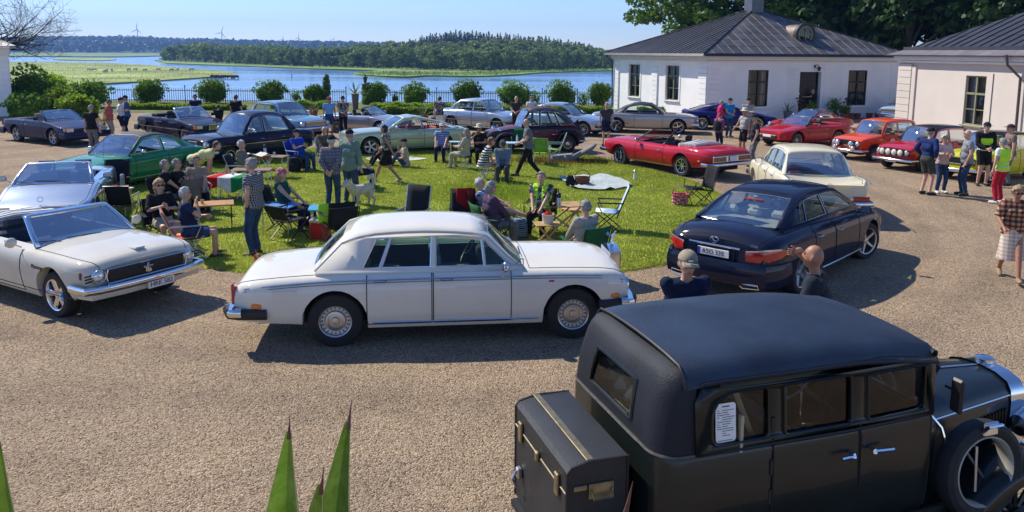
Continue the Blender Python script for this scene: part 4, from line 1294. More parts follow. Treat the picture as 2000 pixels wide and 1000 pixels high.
def wheel_set(car,sp):
 """four wheels: tyre + rim + spokes; y outward"""
 R0,wd,rim=sp['wr'],sp.get('ww',.19),sp.get('rim',.62)*sp['wr']
 st=sp.get('wheel','cap')
 ty=MB();h=wd/2
 ty.lathe([(rim*.96,-h*.8),(rim,-h*.95),(R0*.9,-h),(R0*.975,-h*.82),(R0,-h*.5),(R0,h*.5),(R0*.975,h*.82),(R0*.9,h),(rim,h*.95),(rim*.96,h*.8)],36)
 if sp.get('whitewall'):pass
 tyre=ty.mesh('tyre',RUBBER,40)
 rm=MB()
 RM=sp.get('rim_mat',CHROME)
 face=h*.72
 dark=1
 if st=='cap':
  rm.lathe([(rim*1.0,h*.98),(rim*.93,h*.9),(rim*.88,h*.6)],32,m=0)
  rm.lathe([(rim*.88,h*.6),(rim*.68,h*.5),(rim*.66,h*.62)],32,m=2)
  rm.lathe([(rim*.66,h*.62),(rim*.6,h*.85),(rim*.45,h*.9),(rim*.42,h*.7),(rim*.25,h*.72),(rim*.22,h*1.02),(0,h*1.06)],32,m=0)
  for k in range(20):
   a=k*math.pi/10
   rm.box((rim*.79*math.cos(a),h*.62,rim*.79*math.sin(a)),(rim*.1,.02,rim*.05),Matrix.Rotation(-a,3,'Y'),m=1)
 elif st=='disc':
  rm.lathe([(rim,h*.95),(rim*.9,h*.7),(rim*.6,h*.55),(rim*.5,h*.75)],28,m=2)
  rm.lathe([(rim*.52,h*.75),(rim*.45,h*1.0),(rim*.2,h*1.12),(0,h*1.14)],28,m=0)
  rm.lathe([(rim*1.01,h*.98),(rim*.95,h*.98),(rim*.95,h*.8)],28,m=0)
 else:
  n,w,twin={'s5':(5,.30,0),'s5fat':(5,.36,0),'s6':(6,.2,0),'s8':(8,.15,0),'s10':(10,.10,0),'s15':(15,.06,0),'mesh':(16,.05,0),'s7':(7,.17,0)}[st]
  rm.lathe([(rim*1.01,h*.98),(rim*.94,h*.92),(rim*.9,h*.5),(rim*.86,-h*.2),(rim*.3,-h*.3),(0,-h*.3)],32,m=0)
  rm.lathe([(0,-h*.28),(rim*.85,-h*.18)],24,m=1)
  for k in range(n):
   a=2*math.pi*k/n
   Q=Matrix.Rotation(-a,3,'Y')
   r0,r1=rim*.16,rim*.93
   w0,w1=rim*w*(1.0 if st!='s5fat' else .75),rim*w*(.75 if st!='s5fat' else 1.25)
   pts=[(r0,face*.55,-w0/2),(r0,face*.55,w0/2),(r1,face,w1/2),(r1,face,-w1/2),(r0,face*.95,-w0/2*.6),(r0,face*.95,w0/2*.6),(r1,face*1.15,w1/2*.6),(r1,face*1.15,-w1/2*.6)]
   rm.add([Q@Vector(p) for p in pts],[(4,5,6,7),(0,4,7,3),(1,2,6,5),(0,1,5,4)],m=0)
  rm.lathe([(rim*.26,-h*.1),(rim*.26,face*.8),(rim*.2,face*1.05),(0,face*1.1)],16,m=0)
 rme=rm.mesh('rim',[RM,sp.get('rim_dark',BLACK),sp.get('disc_mat',RM)],40)
 tr=sp['W']/2-wd/2-sp.get('tuck',.05)
 for x,st_a in((sp['wb']/2,sp.get('steer',0)),(-sp['wb']/2,0)):
  for y in(-1,1):
   w_=link_mesh('wheel',tyre,car,(x,y*tr,R0-.008),(0,0,st_a+(math.pi if y<0 else 0)))
   link_mesh('rim',rme,w_)
def sweep_bar(m,pts,hgt,dep,mi=0,tilt=None):
 """rounded rectangular bar along a plan polyline"""
 P=[Vector(p) for p in pts]
 rows=[]
 for i,p in enumerate(P):
  t=(P[min(i+1,len(P)-1)]-P[max(i-1,0)]);t.z=0;t.normalize()
  n=Vector((t.y,-t.x,0))
  rows.append([p+n*dep*a+Vector((0,0,hgt*b)) for a,b in((-.5,-.5),(.25,-.5),(.5,-.25),(.55,0),(.5,.25),(.25,.5),(-.5,.5))])
 m.grid(rows,mi,wrap=True)
 m.add(rows[0],[tuple(range(7))]);m.add(rows[-1],[tuple(range(7))[::-1]])
def car(sp):
 """builds one car from its measurements; x forward, y left, z up, origin on the ground mid wheelbase"""
 root=thing(sp['name'],sp['label'],sp.get('cat','car'),(0,0,0),0,sp.get('group'))
 wb,W=sp['wb'],sp['W'];hw=W/2
 xf,xr=wb/2+sp['fo'],-wb/2-sp['ro']
 PT=sp['paint']
 top=pchip(*zip(*sorted(sp['top'])));sho=pchip(*zip(*sorted(sp['sho'])))
 wid=pchip(*zip(*sorted(sp.get('wid',[(xr,.93),(xr+.5,1),(0,1),(xf-.5,1),(xf,.93)]))))
 sill,zf,zr=sp.get('sill',.2),sp.get('zf',.32),sp.get('zr',.34)
 bot0=pchip([xr,-wb/2-.3,-wb/2,wb/2,wb/2+.25,xf],[zr,sill+.06,sill,sill,sill+.05,zf])
 ra=sp.get('arch',sp['wr']+.055);zc=sp['wr']+sp.get('arch_up',0)
 ra_r=sp.get('arch_r',ra)
 def bot(x):
  b=bot0(x)
  for cx,rr in((wb/2,ra),(-wb/2,ra_r)):
   d=abs(x-cx)
   if d<rr:b=max(b,zc+math.sqrt(rr*rr-d*d)*sp.get('arch_h',1.0))
  return b
 prof=sp.get('prof',[(0,.90),(.12,.955),(.35,.99),(.62,1.0),(.85,.985),(.95,.96),(1,.925)])
 pf=pchip(*zip(*prof))
 X=set()
 x=xr
 while x<xf:X.add(round(x,4));x+=.11
 X.add(round(xf,4))
 for cx,rr in((wb/2,ra),(-wb/2,ra_r)):
  for k in range(13):X.add(round(cx-rr*math.cos(math.pi*k/12),4))
  X.add(round(cx-rr-.004,4));X.add(round(cx+rr+.004,4))
 for k in('cock','hood','boot'):
  if sp.get(k):
   for q in sp[k][:2]:X.add(round(q,4))
 for d in sp.get('doors',[]):
  X.add(round(d[0],4));X.add(round(d[1],4))
 for e,sg in((xf,-1),(xr,1)):
  for q in(.015,.04,.08):X.add(round(e+sg*q,4))
 X=[q for q in sorted(X) if xr-1e-6<=q<=xf+1e-6]
 keep=[X[0]]
 for q in X[1:]:
  if q-keep[-1]>.0035:keep.append(q)
 X=keep
 sf=[0,.08,.2,.35,.5,.62,.74,.85,.93,1.0]
 cs=sp.get('cock',(0,0,.84))[2] if sp.get('cock') else .84
 ts=[.03,.08,1-cs,(1-cs)+cs*.25,(1-cs)+cs*.5,(1-cs)+cs*.75,1.0]
 ck=sp.get('crown',2.6)
 nose,tail=sp.get('nose',.10),sp.get('tail',.08)
 def endf(x):
  """plan rounding near both ends"""
  f=1.0
  d=xf-x
  if d<.3:f-=nose*(1-d/.3)**2.2
  d=x-xr
  if d<.3:f-=tail*(1-d/.3)**2.2
  return f
 fr,rr_=sp.get('frake',0.0),sp.get('rrake',0.0)
 def section(x):
  w=hw*wid(x)*endf(x);b,s,t=bot(x),sho(x),top(x)
  b0=min(bot0(x),b)
  row=[(w*.62,b-(0 if b>b0+.01 else .0)),]
  pts=[]
  s=max(s,b+.02)
  for f in sf:
   z=b+(s-b)*f
   pts.append((w*pf((z-b0)/max(s-b0,.05)),z))
  w1=pts[-1][0]
  for q in ts:
   y=w1*(1-q)
   pts.append((y,s+(t-s)*(1-(1-q)**ck)))
  out=[(pts[0][0]-.16,b+.0)]+pts
  res=[]
  for(y,z) in out:
   xx=x
   dz=z-(b+s)/2
   d=xf-x
   if d<.5:xx+=fr*dz*(1-d/.5)**1.5
   d=x-xr
   if d<.5:xx-=rr_*dz*(1-d/.5)**1.5
   d=xf-x
   if d<.12:xx-=sp.get('nround',.0)*((abs(y)/hw)**2)*(1-d/.12)
   res.append((xx,y,z))
  return res
 S=[section(x) for x in X]
 nr=len(S[0]);ns=len(sf)
 parts={}
 def addq(key,q):
  parts.setdefault(key,[]).append(q)
 for i in range(len(X)-1):
  xm=(X[i]+X[i+1])/2
  for sd_ in(1,-1):
   for j in range(nr-1):
    is_top=j>=ns+1-1+1-1 and j>=ns
    kt=j-ns
    key='body'
    if is_top and kt>=0:
     if sp.get('cock') and sp['cock'][0]<xm<sp['cock'][1] and kt>=3:continue
     if sp.get('hood') and sp['hood'][0]<xm<sp['hood'][1] and kt>=2:key='hood'
     elif sp.get('boot') and sp['boot'][0]<xm<sp['boot'][1] and kt>=2:key='boot_lid'
    elif 2<=j<=ns:
     for di,d in enumerate(sp.get('doors',[])):
      if d[0]<xm<d[1]:key=('door',sd_,di)
    a,b,c,d=S[i][j],S[i+1][j],S[i+1][j+1],S[i][j+1]
    q=[(p[0],p[1]*sd_,p[2]) for p in(a,b,c,d)]
    addq(key,q if sd_>0 else q[::-1])
 def weld(qs,name,mt,parent,extra=None):
  idx,vs,fs={},[],[]
  for q in qs:
   f=[]
   for p in q:
    k=(round(p[0],4),round(p[1],4),round(p[2],4))
    if k not in idx:idx[k]=len(vs);vs.append(p)
    if not f or f[-1]!=idx[k]:f.append(idx[k])
   if len(set(f))>=3:fs.append(tuple(dict.fromkeys(f)))
  m=MB();m.add(vs,fs)
  if extra:extra(m)
  return m.build(name,mt,parent,50)
 def caps(m):
  for row,fl in((S[0],1),(S[-1],0)):
   ring=[p for p in row[1:]]+[(p[0],-p[1],p[2]) for p in row[1:-1][::-1]]
   n2=len(row)-1
   for k in range(n2-1):
    a,b=row[1+k],row[2+k]
    q=[a,b,(b[0],-b[1],b[2]),(a[0],-a[1],a[2])]
    m.add(q if fl else q[::-1],[(0,1,2,3)])
 sm=sp.get('two_tone')
 body=weld(parts['body'],'body',PT,root,caps)
 if 'hood' in parts:weld(parts['hood'],'hood',sp.get('hood_mat',PT),root)
 if 'boot_lid' in parts:weld(parts['boot_lid'],'boot_lid',PT,root)
 ir=lambda xx:min(range(len(X)),key=lambda i:abs(X[i]-xx))
 sr=sp.get('seam',.006)
 for(k,qs) in list(parts.items()):
  if not isinstance(k,tuple):continue
  _,sd_,di=k
  d=sp['doors'][di]
  do=weld(qs,'door',PT,root)
  m=MB();a,b=ir(d[0]),ir(d[1])
  nn=lambda p:(p[0],(p[1]+.001)*sd_,p[2])
  loop=[nn(S[i][2]) for i in range(a,b+1)]+[nn(S[b][j]) for j in range(3,ns+1)]
  loop=loop+[nn(S[i][ns]) for i in range(b-1,a,-1)][:0]
  m.tube(loop,sr,4);m.tube([nn(S[a][j]) for j in range(2,ns+1)],sr,4);m.build('door_seam',SEAM,do)
  hz=sp.get('handle_z',.8)
  yy=lambda xx,zz:hw*wid(xx)*pf((zz-bot0(xx))/(sho(xx)-bot0(xx)))
  hx=d[0]+.17
  hz_=bot0(hx)+(sho(hx)-bot0(hx))*hz
  m=MB();y0=yy(hx,hz_)
  m.tube([(hx-.07,(y0-.005)*sd_,hz_),(hx-.06,(y0+.03)*sd_,hz_),(hx+.06,(y0+.03)*sd_,hz_),(hx+.07,(y0-.005)*sd_,hz_)],sp.get('hr',.011),6)
  m.build('handle',sp.get('handle_mat',CHROME),do)
 for k,nm in(('hood','hood_seam'),('boot','boot_seam')):
  if not sp.get(k):continue
  a,b=ir(sp[k][0]),ir(sp[k][1]);jr=ns+2
  m=MB();lift=.0015
  for sd_ in(1,-1):
   m.tube([(S[i][jr][0],S[i][jr][1]*sd_,S[i][jr][2]+lift) for i in range(a,b+1)],sr*.8,4)
  e=a if k=='hood' else b
  m.tube([(S[e][j][0],S[e][j][1]*sd_,S[e][j][2]+lift) for sd_,js in((1,range(jr,nr)),(-1,range(nr-2,jr-1,-1))) for j in js],sr*.8,4)
  m.build(nm,SEAM,root)
 m=MB()
 m.box(((xf+xr)/2,0,sill+.1),(xf-xr-.5,W*.62,.2));m.box((0,0,sill+.02+.09),(wb-ra*2-.04,W*.86,.18))
 for cx in(wb/2,-wb/2):m.box((cx,0,zc+ra*.45),(ra*2.1,W*.5,ra*1.0))
 m.build('underbody',UNDER,root)
 wheel_set(root,sp)
 # ------------------------------------------------ cabin
 if sp.get('cock'):
  c0,c1,cf=sp['cock']
  cw=hw*.80
  m=MB();zfl=sill+.16
  P=[]
  for xx in(c0,c1):
   i=ir(xx);yk=S[i][ns+3][1];zk=S[i][ns+3][2]
   P.append((xx,yk,zk))
  rows=[]
  for i in range(ir(c0),ir(c1)+1):
   p=S[i][ns+3]
   rows.append([(p[0],p[1],p[2]),(p[0],min(p[1],cw)-.02,zfl+.2),(p[0],cw-.1,zfl),(p[0],-cw+.1,zfl),(p[0],-min(p[1],cw)+.02,zfl+.2),(p[0],-p[1],p[2])])
  m.grid(rows,flip=True)
  for r_,fl in((rows[0],0),(rows[-1],1)):m.add(r_,[tuple(range(6)) if fl else tuple(range(6))[::-1]])
  m.build('interior',sp.get('trim',BLACKC),root)
  SEATM=sp.get('seat',leather('black_leather',(.02,.02,.022)))
  zb_=zfl+.08
  sx=sp.get('seat_x',0.0);sb=sp.get('seat_top',sho(0)+.02)
  def seat(cx,cy,w_,hr=True,back=None):
   m=MB()
   bk=back or sb
   m.box((cx,cy,zb_+.12),(.5,w_,.16),bev=.05)
   m.box((cx-.27,cy,(zb_+bk)/2+.06),(.14,w_*.95,bk-zb_+.02),Matrix.Rotation(-.2,3,'Y'),bev=.05)
   if hr:m.box((cx-.36,cy,bk+.16),(.09,w_*.55,.17),Matrix.Rotation(-.15,3,'Y'),bev=.04)
   m.build('seat',SEATM,root)
  for cy in(-hw*.42,hw*.42):seat(sx,cy,hw*.6,sp.get('headrest',False))
  if sp.get('rear_seat') is not None:seat(sp['rear_seat'],0,hw*1.4,False,sb-.02)
  m=MB();dx=c1-.12
  m.box((dx-.08,0,sho(dx)-.06),(.34,hw*1.5,.16),bev=.05);m.build('dashboard',sp.get('dash',BLACKC),root)
  m=MB();Q=Matrix.Translation((dx-.38,hw*.42*sp.get('drive',1),sho(dx)-.03))@Matrix.Rotation(-1.05,4,'Y')
  m.tube([Q@Vector((.19*math.cos(a),.19*math.sin(a),0)) for a in[k*math.pi/9 for k in range(18)]],.013,5,closed=True)
  for a in(0,2.1,4.2):m.tube([Q@V(0,0,-.03),Q@Vector((.19*math.cos(a),.19*math.sin(a),0))],.009,4)
  m.tube([Q@V(0,0,0),Q@V(0,0,-.3)],.02,5)
  m.build('steering_wheel',sp.get('wheelrim',BLACK),root)
 # ------------------------------------------------ greenhouse
 g=sp.get('green')
 if g:
  zb=g['zb'];zt=g['zt'];yb,yt=g['yb'],g['yt']
  def ye(z):
   f=max(0,min(1.08,(z-zb)/(zt-zb)))
   return yb+(yt-yb)*f**1.25
  ws,rf,bk=g['ws'],g['roof'],g.get('bk',[])
  GL_=g.get('glass',CARGLASS)
  strip=[]
  strip+=[(p[0],p[1],'g') for p in ws]
  rfun=pchip(*zip(*sorted(rf))) if len(rf)>2 else None
  rx0,rx1=rf[0][0],rf[-1][0]
  n_r=g.get('nr',9)
  if rfun:
   for k in range(1,n_r+1):
    x_=rx0+(rx1-rx0)*k/n_r;strip.append((x_,rfun(x_),'p'))
  else:strip+=[(p[0],p[1],'p') for p in rf[1:]]
  strip+=[(p[0],p[1],'g') for p in bk]
  cols=[-1,-.975,-.93,-.86,-.7,-.45,-.2,0,.2,.45,.7,.86,.93,.975,1]
  crown,bow,rd=g.get('crown',.035),g.get('bow',.08),g.get('round',.03)
  L=len(strip)
  nw=len(ws)
  grid3=[]
  for k,(x_,z_,tg) in enumerate(strip):
   y_=ye(z_)
   row=[]
   isw=k<nw-1;isb=bk and k>=L-len(bk)+0
   fz=max(0,(z_-zb)/(zt-zb))
   for c in cols:
    e=max(0,(abs(c)-.86)/.14)
    dz=(crown*(1-c*c)+rd*(1-e*e))*min(1,fz*1.2)
    dx_=0
    if k<nw:dx_=bow*(1-c*c)*(1-.45*fz)
    elif isb:dx_=-g.get('bowb',.06)*(1-c*c)*(1-.45*fz)
    row.append(Vector((x_+dx_,c*y_,z_+dz)))
   grid3.append(row)
  rp,gp,bp=[],[],[]
  pil=g.get('pil',2);pilb=g.get('pilb',3)
  nc=len(cols)
  for k in range(L-1):
   tg=strip[k+1][2]
   glassrow=tg=='g'
   for c in range(nc-1):
    q=[tuple(grid3[k][c]),tuple(grid3[k][c+1]),tuple(grid3[k+1][c+1]),tuple(grid3[k+1][c])][::-1]
    front_=k<nw
    pw=pil if front_ else pilb
    if glassrow and pw<=c<nc-1-pw:(gp if front_ else bp).append(q)
    else:rp.append(q)
  RFM=sp.get('roof_mat',PT)
  closed=not g.get('open')
  if rp:
   o=weld(rp,'roof' if closed else 'windscreen_frame',RFM if closed else sp.get('frame_mat',RFM),root)
   md=o.modifiers.new('thick','SOLIDIFY');md.thickness=.02;md.offset=-1
  if gp:weld(gp,'windscreen',g.get('wglass',GL_),root)
  if bp:weld(bp,'rear_window',g.get('bglass',GL_),root)
  CH=sp.get('bright',CHROME)
  def rim_loop(k0,k1,pw,nm):
   m=MB()
   lo=[grid3[k][pw] for k in range(k0,k1+1)]+[grid3[k1][c] for c in range(pw+1,nc-pw)]+[grid3[k][nc-1-pw] for k in range(k1-1,k0-1,-1)]+[grid3[k0][c] for c in range(nc-2-pw,pw,-1)]
   m.tube([p+V(0,0,.004) for p in lo],sp.get('trim_r',.009),5,closed=True);m.build(nm,CH,root)
  if gp and g.get('wtrim',True):rim_loop(0,nw-1,pil,'windscreen_trim')
  if bp and g.get('btrim',True):rim_loop(L-len(bk)-1,L-1,pilb,'rear_window_trim')
  if closed:
   edge=[(p[0],p[1]) for p in strip]
   xa,xb=edge[0][0],edge[-1][0]
   outline=[(xb,zb-.03),(xa,zb-.03)]+edge
   if abs(edge[-1][1]-zb)<1e-3 and False:pass
   fr_w=g.get('fr',.045)
   wins=[]
   base=offset_poly([(xb,g.get('zw',zb)),(xa,g.get('zw',zb))]+edge,fr_w)
   for(f0b,f0t,f1b,f1t) in g['wins']:
    w_=clip_half(base,(f0b,zb),((zt-zb),-(f0t-f0b)))
    w_=clip_half(w_,(f1b,zb),(-(zt-zb),(f1t-f1b)))
    if len(w_)>=3:wins.append(w_)
   fn=g.get('side_mat',PT)
   for sd_ in(1,-1):
    m=MB()
    mp=lambda p:Vector((p[0],ye(p[1])*sd_,p[1]))
    m.poly(outline,wins,mapf=mp)
    o=m.build('side_frame',fn,root,60)
    md=o.modifiers.new('thick','SOLIDIFY');md.thickness=.03;md.offset=0
    for w_ in wins:
     m=MB();m.poly(w_,mapf=lambda p:Vector((p[0],(ye(p[1])-.004)*sd_,p[1])))
     sw=m.build('side_window',g.get('sglass',GL_),root)
     if g.get('strim',True):
      m=MB();m.tube([Vector((p[0],(ye(p[1])+.014)*sd_,p[1])) for p in w_],sp.get('trim_r',.009),5,closed=True);m.build('trim',CH,sw)
    if g.get('drip',True):
     m=MB();m.tube([Vector((p[0],(ye(p[1])+.012)*sd_,p[1]-.004)) for p in edge[nw-1:L-len(bk)]],.009,5);m.build('gutter',g.get('drip_mat',CH),root)
  else:
   for sd_ in(1,-1):
    m=MB();m.tube([grid3[k][0 if sd_<0 else nc-1] for k in range(L)],.017,6);m.build('windscreen_post',sp.get('frame_mat',RFM),root)
  if g.get('wipers',True):
   for q in(.35,-.25):
    m=MB();n0=grid3[0]
    def wp(c,f):
     i_=(c+1)/2*(nc-1);i0=int(i_);
     a=n0[i0];b=grid3[nw-1][i0]
     return a+(b-a)*f+V(.015,0,.015)
    m.tube([wp(q,0),wp(q-.1,.12),wp(q-.62,.16)],.007,4);m.build('wiper',BLACK,root)
 root['_S']=0
 info=dict(S=S,X=X,ir=ir,ns=ns,sho=sho,top=top,bot0=bot0,xf=xf,xr=xr,hw=hw,wid=wid,pf=pf,ra=ra)
 info['side']=lambda xx,zz:hw*wid(xx)*endf(xx)*pf((zz-bot0(xx))/(sho(xx)-bot0(xx)))
 info['plan']=lambda xx:hw*wid(xx)*endf(xx)
 del root['_S']
 return root,info
def bumper(root,nf,xe,sgn,z,hgt=.1,dep=.07,wrap=.35,mt=CHROME,out=.05,name='bumper',bow=.06,ext=.02):
 """bar following the nose (sgn=1) or tail (-1)"""
 hw=nf['plan'](xe-sgn*.3)+ext
 pts=[]
 for k in range(5):
  f=k/4
  pts.append((xe-sgn*(wrap*(1-f)),-hw,z))
 n=9
 for k in range(1,n):
  y=-hw+2*hw*k/n
  pts.append((xe+sgn*(out+bow*(1-(y/hw)**2)),y,z))
 for k in range(5):
  f=1-k/4
  pts.append((xe-sgn*(wrap*(1-f)),hw,z))
 pts=[Vector(p) for p in pts]
 pts[4].x+=sgn*out*.4;pts[-5].x+=sgn*out*.4
 m=MB();sweep_bar(m,pts if sgn>0 else[Vector((p.x,-p.y,p.z)) for p in pts],hgt,dep)
 return m.build(name,mt,root)
def lamp_round(root,x,y,z,r,sgn=1,ring=CHROME,lens=LENS,name='headlight',tilt=0.0,yaw=0.0):
 Q=Matrix.Translation((x,y,z))@Matrix.Rotation(yaw,4,'Z')@Matrix.Rotation(-sgn*math.pi/2,4,'Z')
 m=MB();m.lathe([(r*1.18,-.05),(r*1.18,.0),(r*1.1,.025),(r,.018)],20,Q)
 h=m.build(name,ring,root)
 m=MB();m.lathe([(r*1.02,.012),(r*.8,.03),(r*.4,.042),(0,.046)],20,Q);m.build('lens',lens,h)
 return h
def lamp_box(root,x,y,z,dx,dy,dz,mt,name,bev=.012,rz=0.0):
 m=MB();m.box((x,y,z),(dx,dy,dz),Matrix.Rotation(rz,3,'Z'),bev=bev);return m.build(name,mt,root)
def plate(root,x,z,sgn,txt=None,w=.46,h=.11,eu=False,y=0.0,tilt=0.0,back=WHITEP):
 Q=Matrix.Translation((x,y,z))@Matrix.Rotation(-sgn*tilt,4,'Y')
 m=MB();m.M=Q;m.box((0,0,0),(.012,w,h),bev=.004);p=m.build('number_plate',back,root)
 if eu:
  m=MB();m.M=Q;m.box((sgn*.005,-sgn*(w/2-.022),0),(.008,.042,h*.94));m.build('blue_band',mat('eu_blue',(.01,.05,.4),.4,0,0),p)
 if txt:
  Rz=Matrix.Rotation(math.pi/2*(1 if sgn>0 else-1),4,'Z')@Matrix.Rotation(math.pi/2,4,'X')
  text_mesh(txt,h*.86,INK,p,Q@Matrix.Translation((sgn*.0075,0,-h*.03))@Rz)
 return p
def mirror(root,x,y,z,mt=CHROME,r=.075,box=False):
 m=MB();s=1 if y>0 else-1
 m.tube([(x,y-s*.04,z-.09),(x,y+s*.06,z-.03)],.012,5)
 if box:m.box((x,y+s*.13,z),(.07,.19,.12),bev=.03)
 else:m.ball((x,y+s*.1,z),(.05,r*1.1,r),10,6)
 o=m.build('mirror',mt,root)
 m=MB();m.box((x-(.036 if box else .045),y+s*(.13 if box else .1),z),(.004,.15 if box else r*1.6,.09 if box else r*1.4));m.build('mirror_glass',CHROME,o)
def place(root,rear_px,front_px,near_side,track_half,wb,anchor='mid',heading=None):
 """stand the car with its near wheels on two pixels of the ground"""
 a,b=G(*rear_px),G(*front_px)
 d=(b-a)
 h=heading if heading is not None else math.atan2(d.y,d.x)
 f=Vector((math.cos(h),math.sin(h),0));l=Vector((-f.y,f.x,0))
 c={'mid':(a+b)/2,'front':b-f*wb/2,'rear':a+f*wb/2}[anchor]
 c=c-l*track_half*near_side
 root.location=c;root.rotation_euler=(0,0,h)
 print('CAR',root['label'][:40],'wb px %.2f real %.2f heading %.1f at (%.1f,%.1f)'%(d.length,wb,math.degrees(h),c.x,c.y))
def strip(root,nf,x0,x1,z,mt=CHROME,r=.008,n=14,name='side_trim',zf=None,up=0):
 for sd_ in(1,-1):
  m=MB();pts=[]
  for k in range(n+1):
   xx=x0+(x1-x0)*k/n;zz=zf(xx) if zf else z
   pts.append((xx,(nf['side'](xx,zz)+.002)*sd_,zz))
  m.tube(pts,r,5);m.build(name,mt,root)
def grille_bars(root,x,y0,y1,z0,z1,n,vert=False,mt=CHROME,back=BLACK,name='grille',frame=True,bow=0.0):
 m=MB();m.box((x-.03,0 if y0==-y1 else(y0+y1)/2,(z0+z1)/2),(.06,y1-y0,z1-z0));g_=m.build(name,back,root)
 m=MB()
 for k in range(n):
  if vert:
   y=y0+(y1-y0)*(k+.5)/n;m.box((x+.006,y,(z0+z1)/2),(.015,.012,z1-z0))
  else:
   z=z0+(z1-z0)*(k+.5)/n;m.box((x+.006,(y0+y1)/2,z),(.015,y1-y0,.012))
 if n:m.build('grille_bars',mt,g_)
 if frame:
  m=MB();m.tube([(x+.01,y0,z0),(x+.01,y1,z0),(x+.01,y1,z1),(x+.01,y0,z1)],.014,5,closed=True);m.build('grille_frame',mt,g_)
 return g_
# ---------------------------------------------------------------- white limousine in the middle
P_RR=paint('ivory_white_paint',(.74,.70,.60))
sp=dict(name='saloon_car',label='large ivory white saloon with chrome waistline parked along the lawn',wb=3.035,fo=.74,ro=1.24,W=1.82,wr=.345,ww=.2,sill=.24,zf=.36,zr=.36,paint=P_RR,
 sho=[(-2.757,.76),(-2.65,.82),(-2.3,.87),(-1.5,.91),(0,.925),(1.0,.925),(1.8,.91),(2.05,.88),(2.19,.82),(2.257,.74)],
 top=[(-2.757,.76),(-2.68,.855),(-2.45,.92),(-2.0,.955),(-1.4,.97),(.9,.995),(1.4,1.0),(1.9,.98),(2.15,.94),(2.257,.80)],
 prof=[(0,.93),(.1,.965),(.35,.995),(.62,1.0),(.86,.975),(.95,.94),(1,.89)],arch=.405,crown=2.2,
 cock=(-1.35,.72,.8),hood=(.95,2.2),boot=(-2.72,-1.72),doors=[(-1.12,-.31),(-.29,.70)],handle_z=.9,
 wheel='cap',rim=.60,disc_mat=P_RR,rim_mat=STEEL,seam=.006,seat=leather('blue_grey_leather',(.16,.17,.15)),rear_seat=-.95,seat_x=.05,drive=1,nose=.07,tail=.09,
 green=dict(zb=.935,zt=1.38,yb=.765,yt=.60,ws=[(.86,.935),(.66,1.09),(.44,1.30),(.40,1.335)],roof=[(.40,1.335),(.1,1.38),(-.45,1.40),(-1.0,1.38),(-1.36,1.31),(-1.42,1.285)],
  bk=[(-1.62,1.09),(-1.76,.955)],wins=[(-1.20,-.98,-.99,-.83),(-.95,-.79,-.33,-.31),(-.25,-.25,.36,.32),(.39,.35,.9,.55)],fr=.05,crown=.05,bow=.10,pilb=4,glass=GREENGLASS,zw=.945))
root,nf=car(sp)
CHR2=CHROME
strip(root,nf,-2.62,2.18,.9,zf=lambda x:nf['sho'](x)-.055,r=.011)
strip(root,nf,-2.62,2.18,.9,zf=lambda x:nf['sho'](x)-.085,r=.005,mt=mat('gold_coachline',(.28,.22,.12),.4,.3,.1))
strip(root,nf,-1.05,1.05,.315,r=.012,name='sill_trim')
bumper(root,nf,nf['xr'],-1,.50,.10,.08,.12,out=.03,bow=.03);bumper(root,nf,nf['xf'],1,.50,.10,.08,.12,out=.04,bow=.05)
for xe,sg in((nf['xr'],-1),(nf['xf'],1)):
 for s in(1,-1):
  m=MB();x0=xe-sg*.42
  sweep_bar(m,[(x0,s*(nf['hw']*.955+.03),.47),(xe-sg*.1,s*(nf['hw']*.93+.035),.47),(xe+sg*.05,s*nf['hw']*.9,.47),(xe+sg*.11,s*nf['hw']*.72,.47)],.13,.09*(1 if s*sg<0 else-1));m.build('bumper_end',BLACK,root)
for s in(1,-1):
 lamp_box(root,-2.46,s*(nf['side'](-2.46,.57)),.57,.13,.03,.065,AMBER,'side_marker')
 lamp_box(root,2.06,s*(nf['side'](2.06,.58)),.58,.13,.03,.06,AMBER,'side_marker')
 lamp_box(root,1.22,s*(nf['side'](1.22,.80)),.80,.075,.02,.025,REDLENS,'repeater')
 lamp_box(root,nf['xr']-.005,s*.72,.70,.04,.12,.26,REDLENS,'tail_light')
 lamp_box(root,-2.12,s*(nf['side'](-2.1,.68)-.0085),.68,.30,.02,.17,P_RR,'fuel_flap')
 for q in(.50,.68):lamp_round(root,nf['xf']-.01,s*q,.68,.085)
 mirror(root,.62,s*.80,1.0)
m=MB();m.box((2.21,0,.73),(.16,.50,.54),bev=.012)
m.add([(2.13,-.25,1.0),(2.29,-.25,1.0),(2.29,.25,1.0),(2.13,.25,1.0),(2.15,0,1.06),(2.29,0,1.06)],[(0,1,5,4),(3,4,5,2),(1,2,5),(0,4,3)]);gr=m.build('radiator_shell',CHROME,root)
m=MB()
for k in range(15):m.box((2.292,-.21+.03*k,.72),(.02,.012,.46))
m.build('radiator_slats',STEEL,gr)
m=MB();m.M=Matrix.Translation((-.07,0,-.04));m.tube([(2.29,0,1.09),(2.29,0,1.14)],[.03,.015],6);m.tube([(2.29,0,1.13),(2.31,0,1.2),(2.335,0,1.25)],[.022,.02,.012],6);m.ball((2.345,0,1.265),.015,6,4)
for s in(1,-1):m.add([(2.30,0,1.21),(2.24,s*.05,1.26),(2.21,s*.03,1.22)],[(0,1,2)])
m.build('mascot',CHROME,gr)
plate(root,nf['xr']-.02,.62,-1,None,.5,.12)
text_mesh('R',.05,SEAM,root,Matrix.Translation((-1.41,-.69,1.04))@Matrix.Rotation(R(70),4,'X'),'badge')
place(root,(655,673),(1118,657),-1,.76,3.035)
RR=root
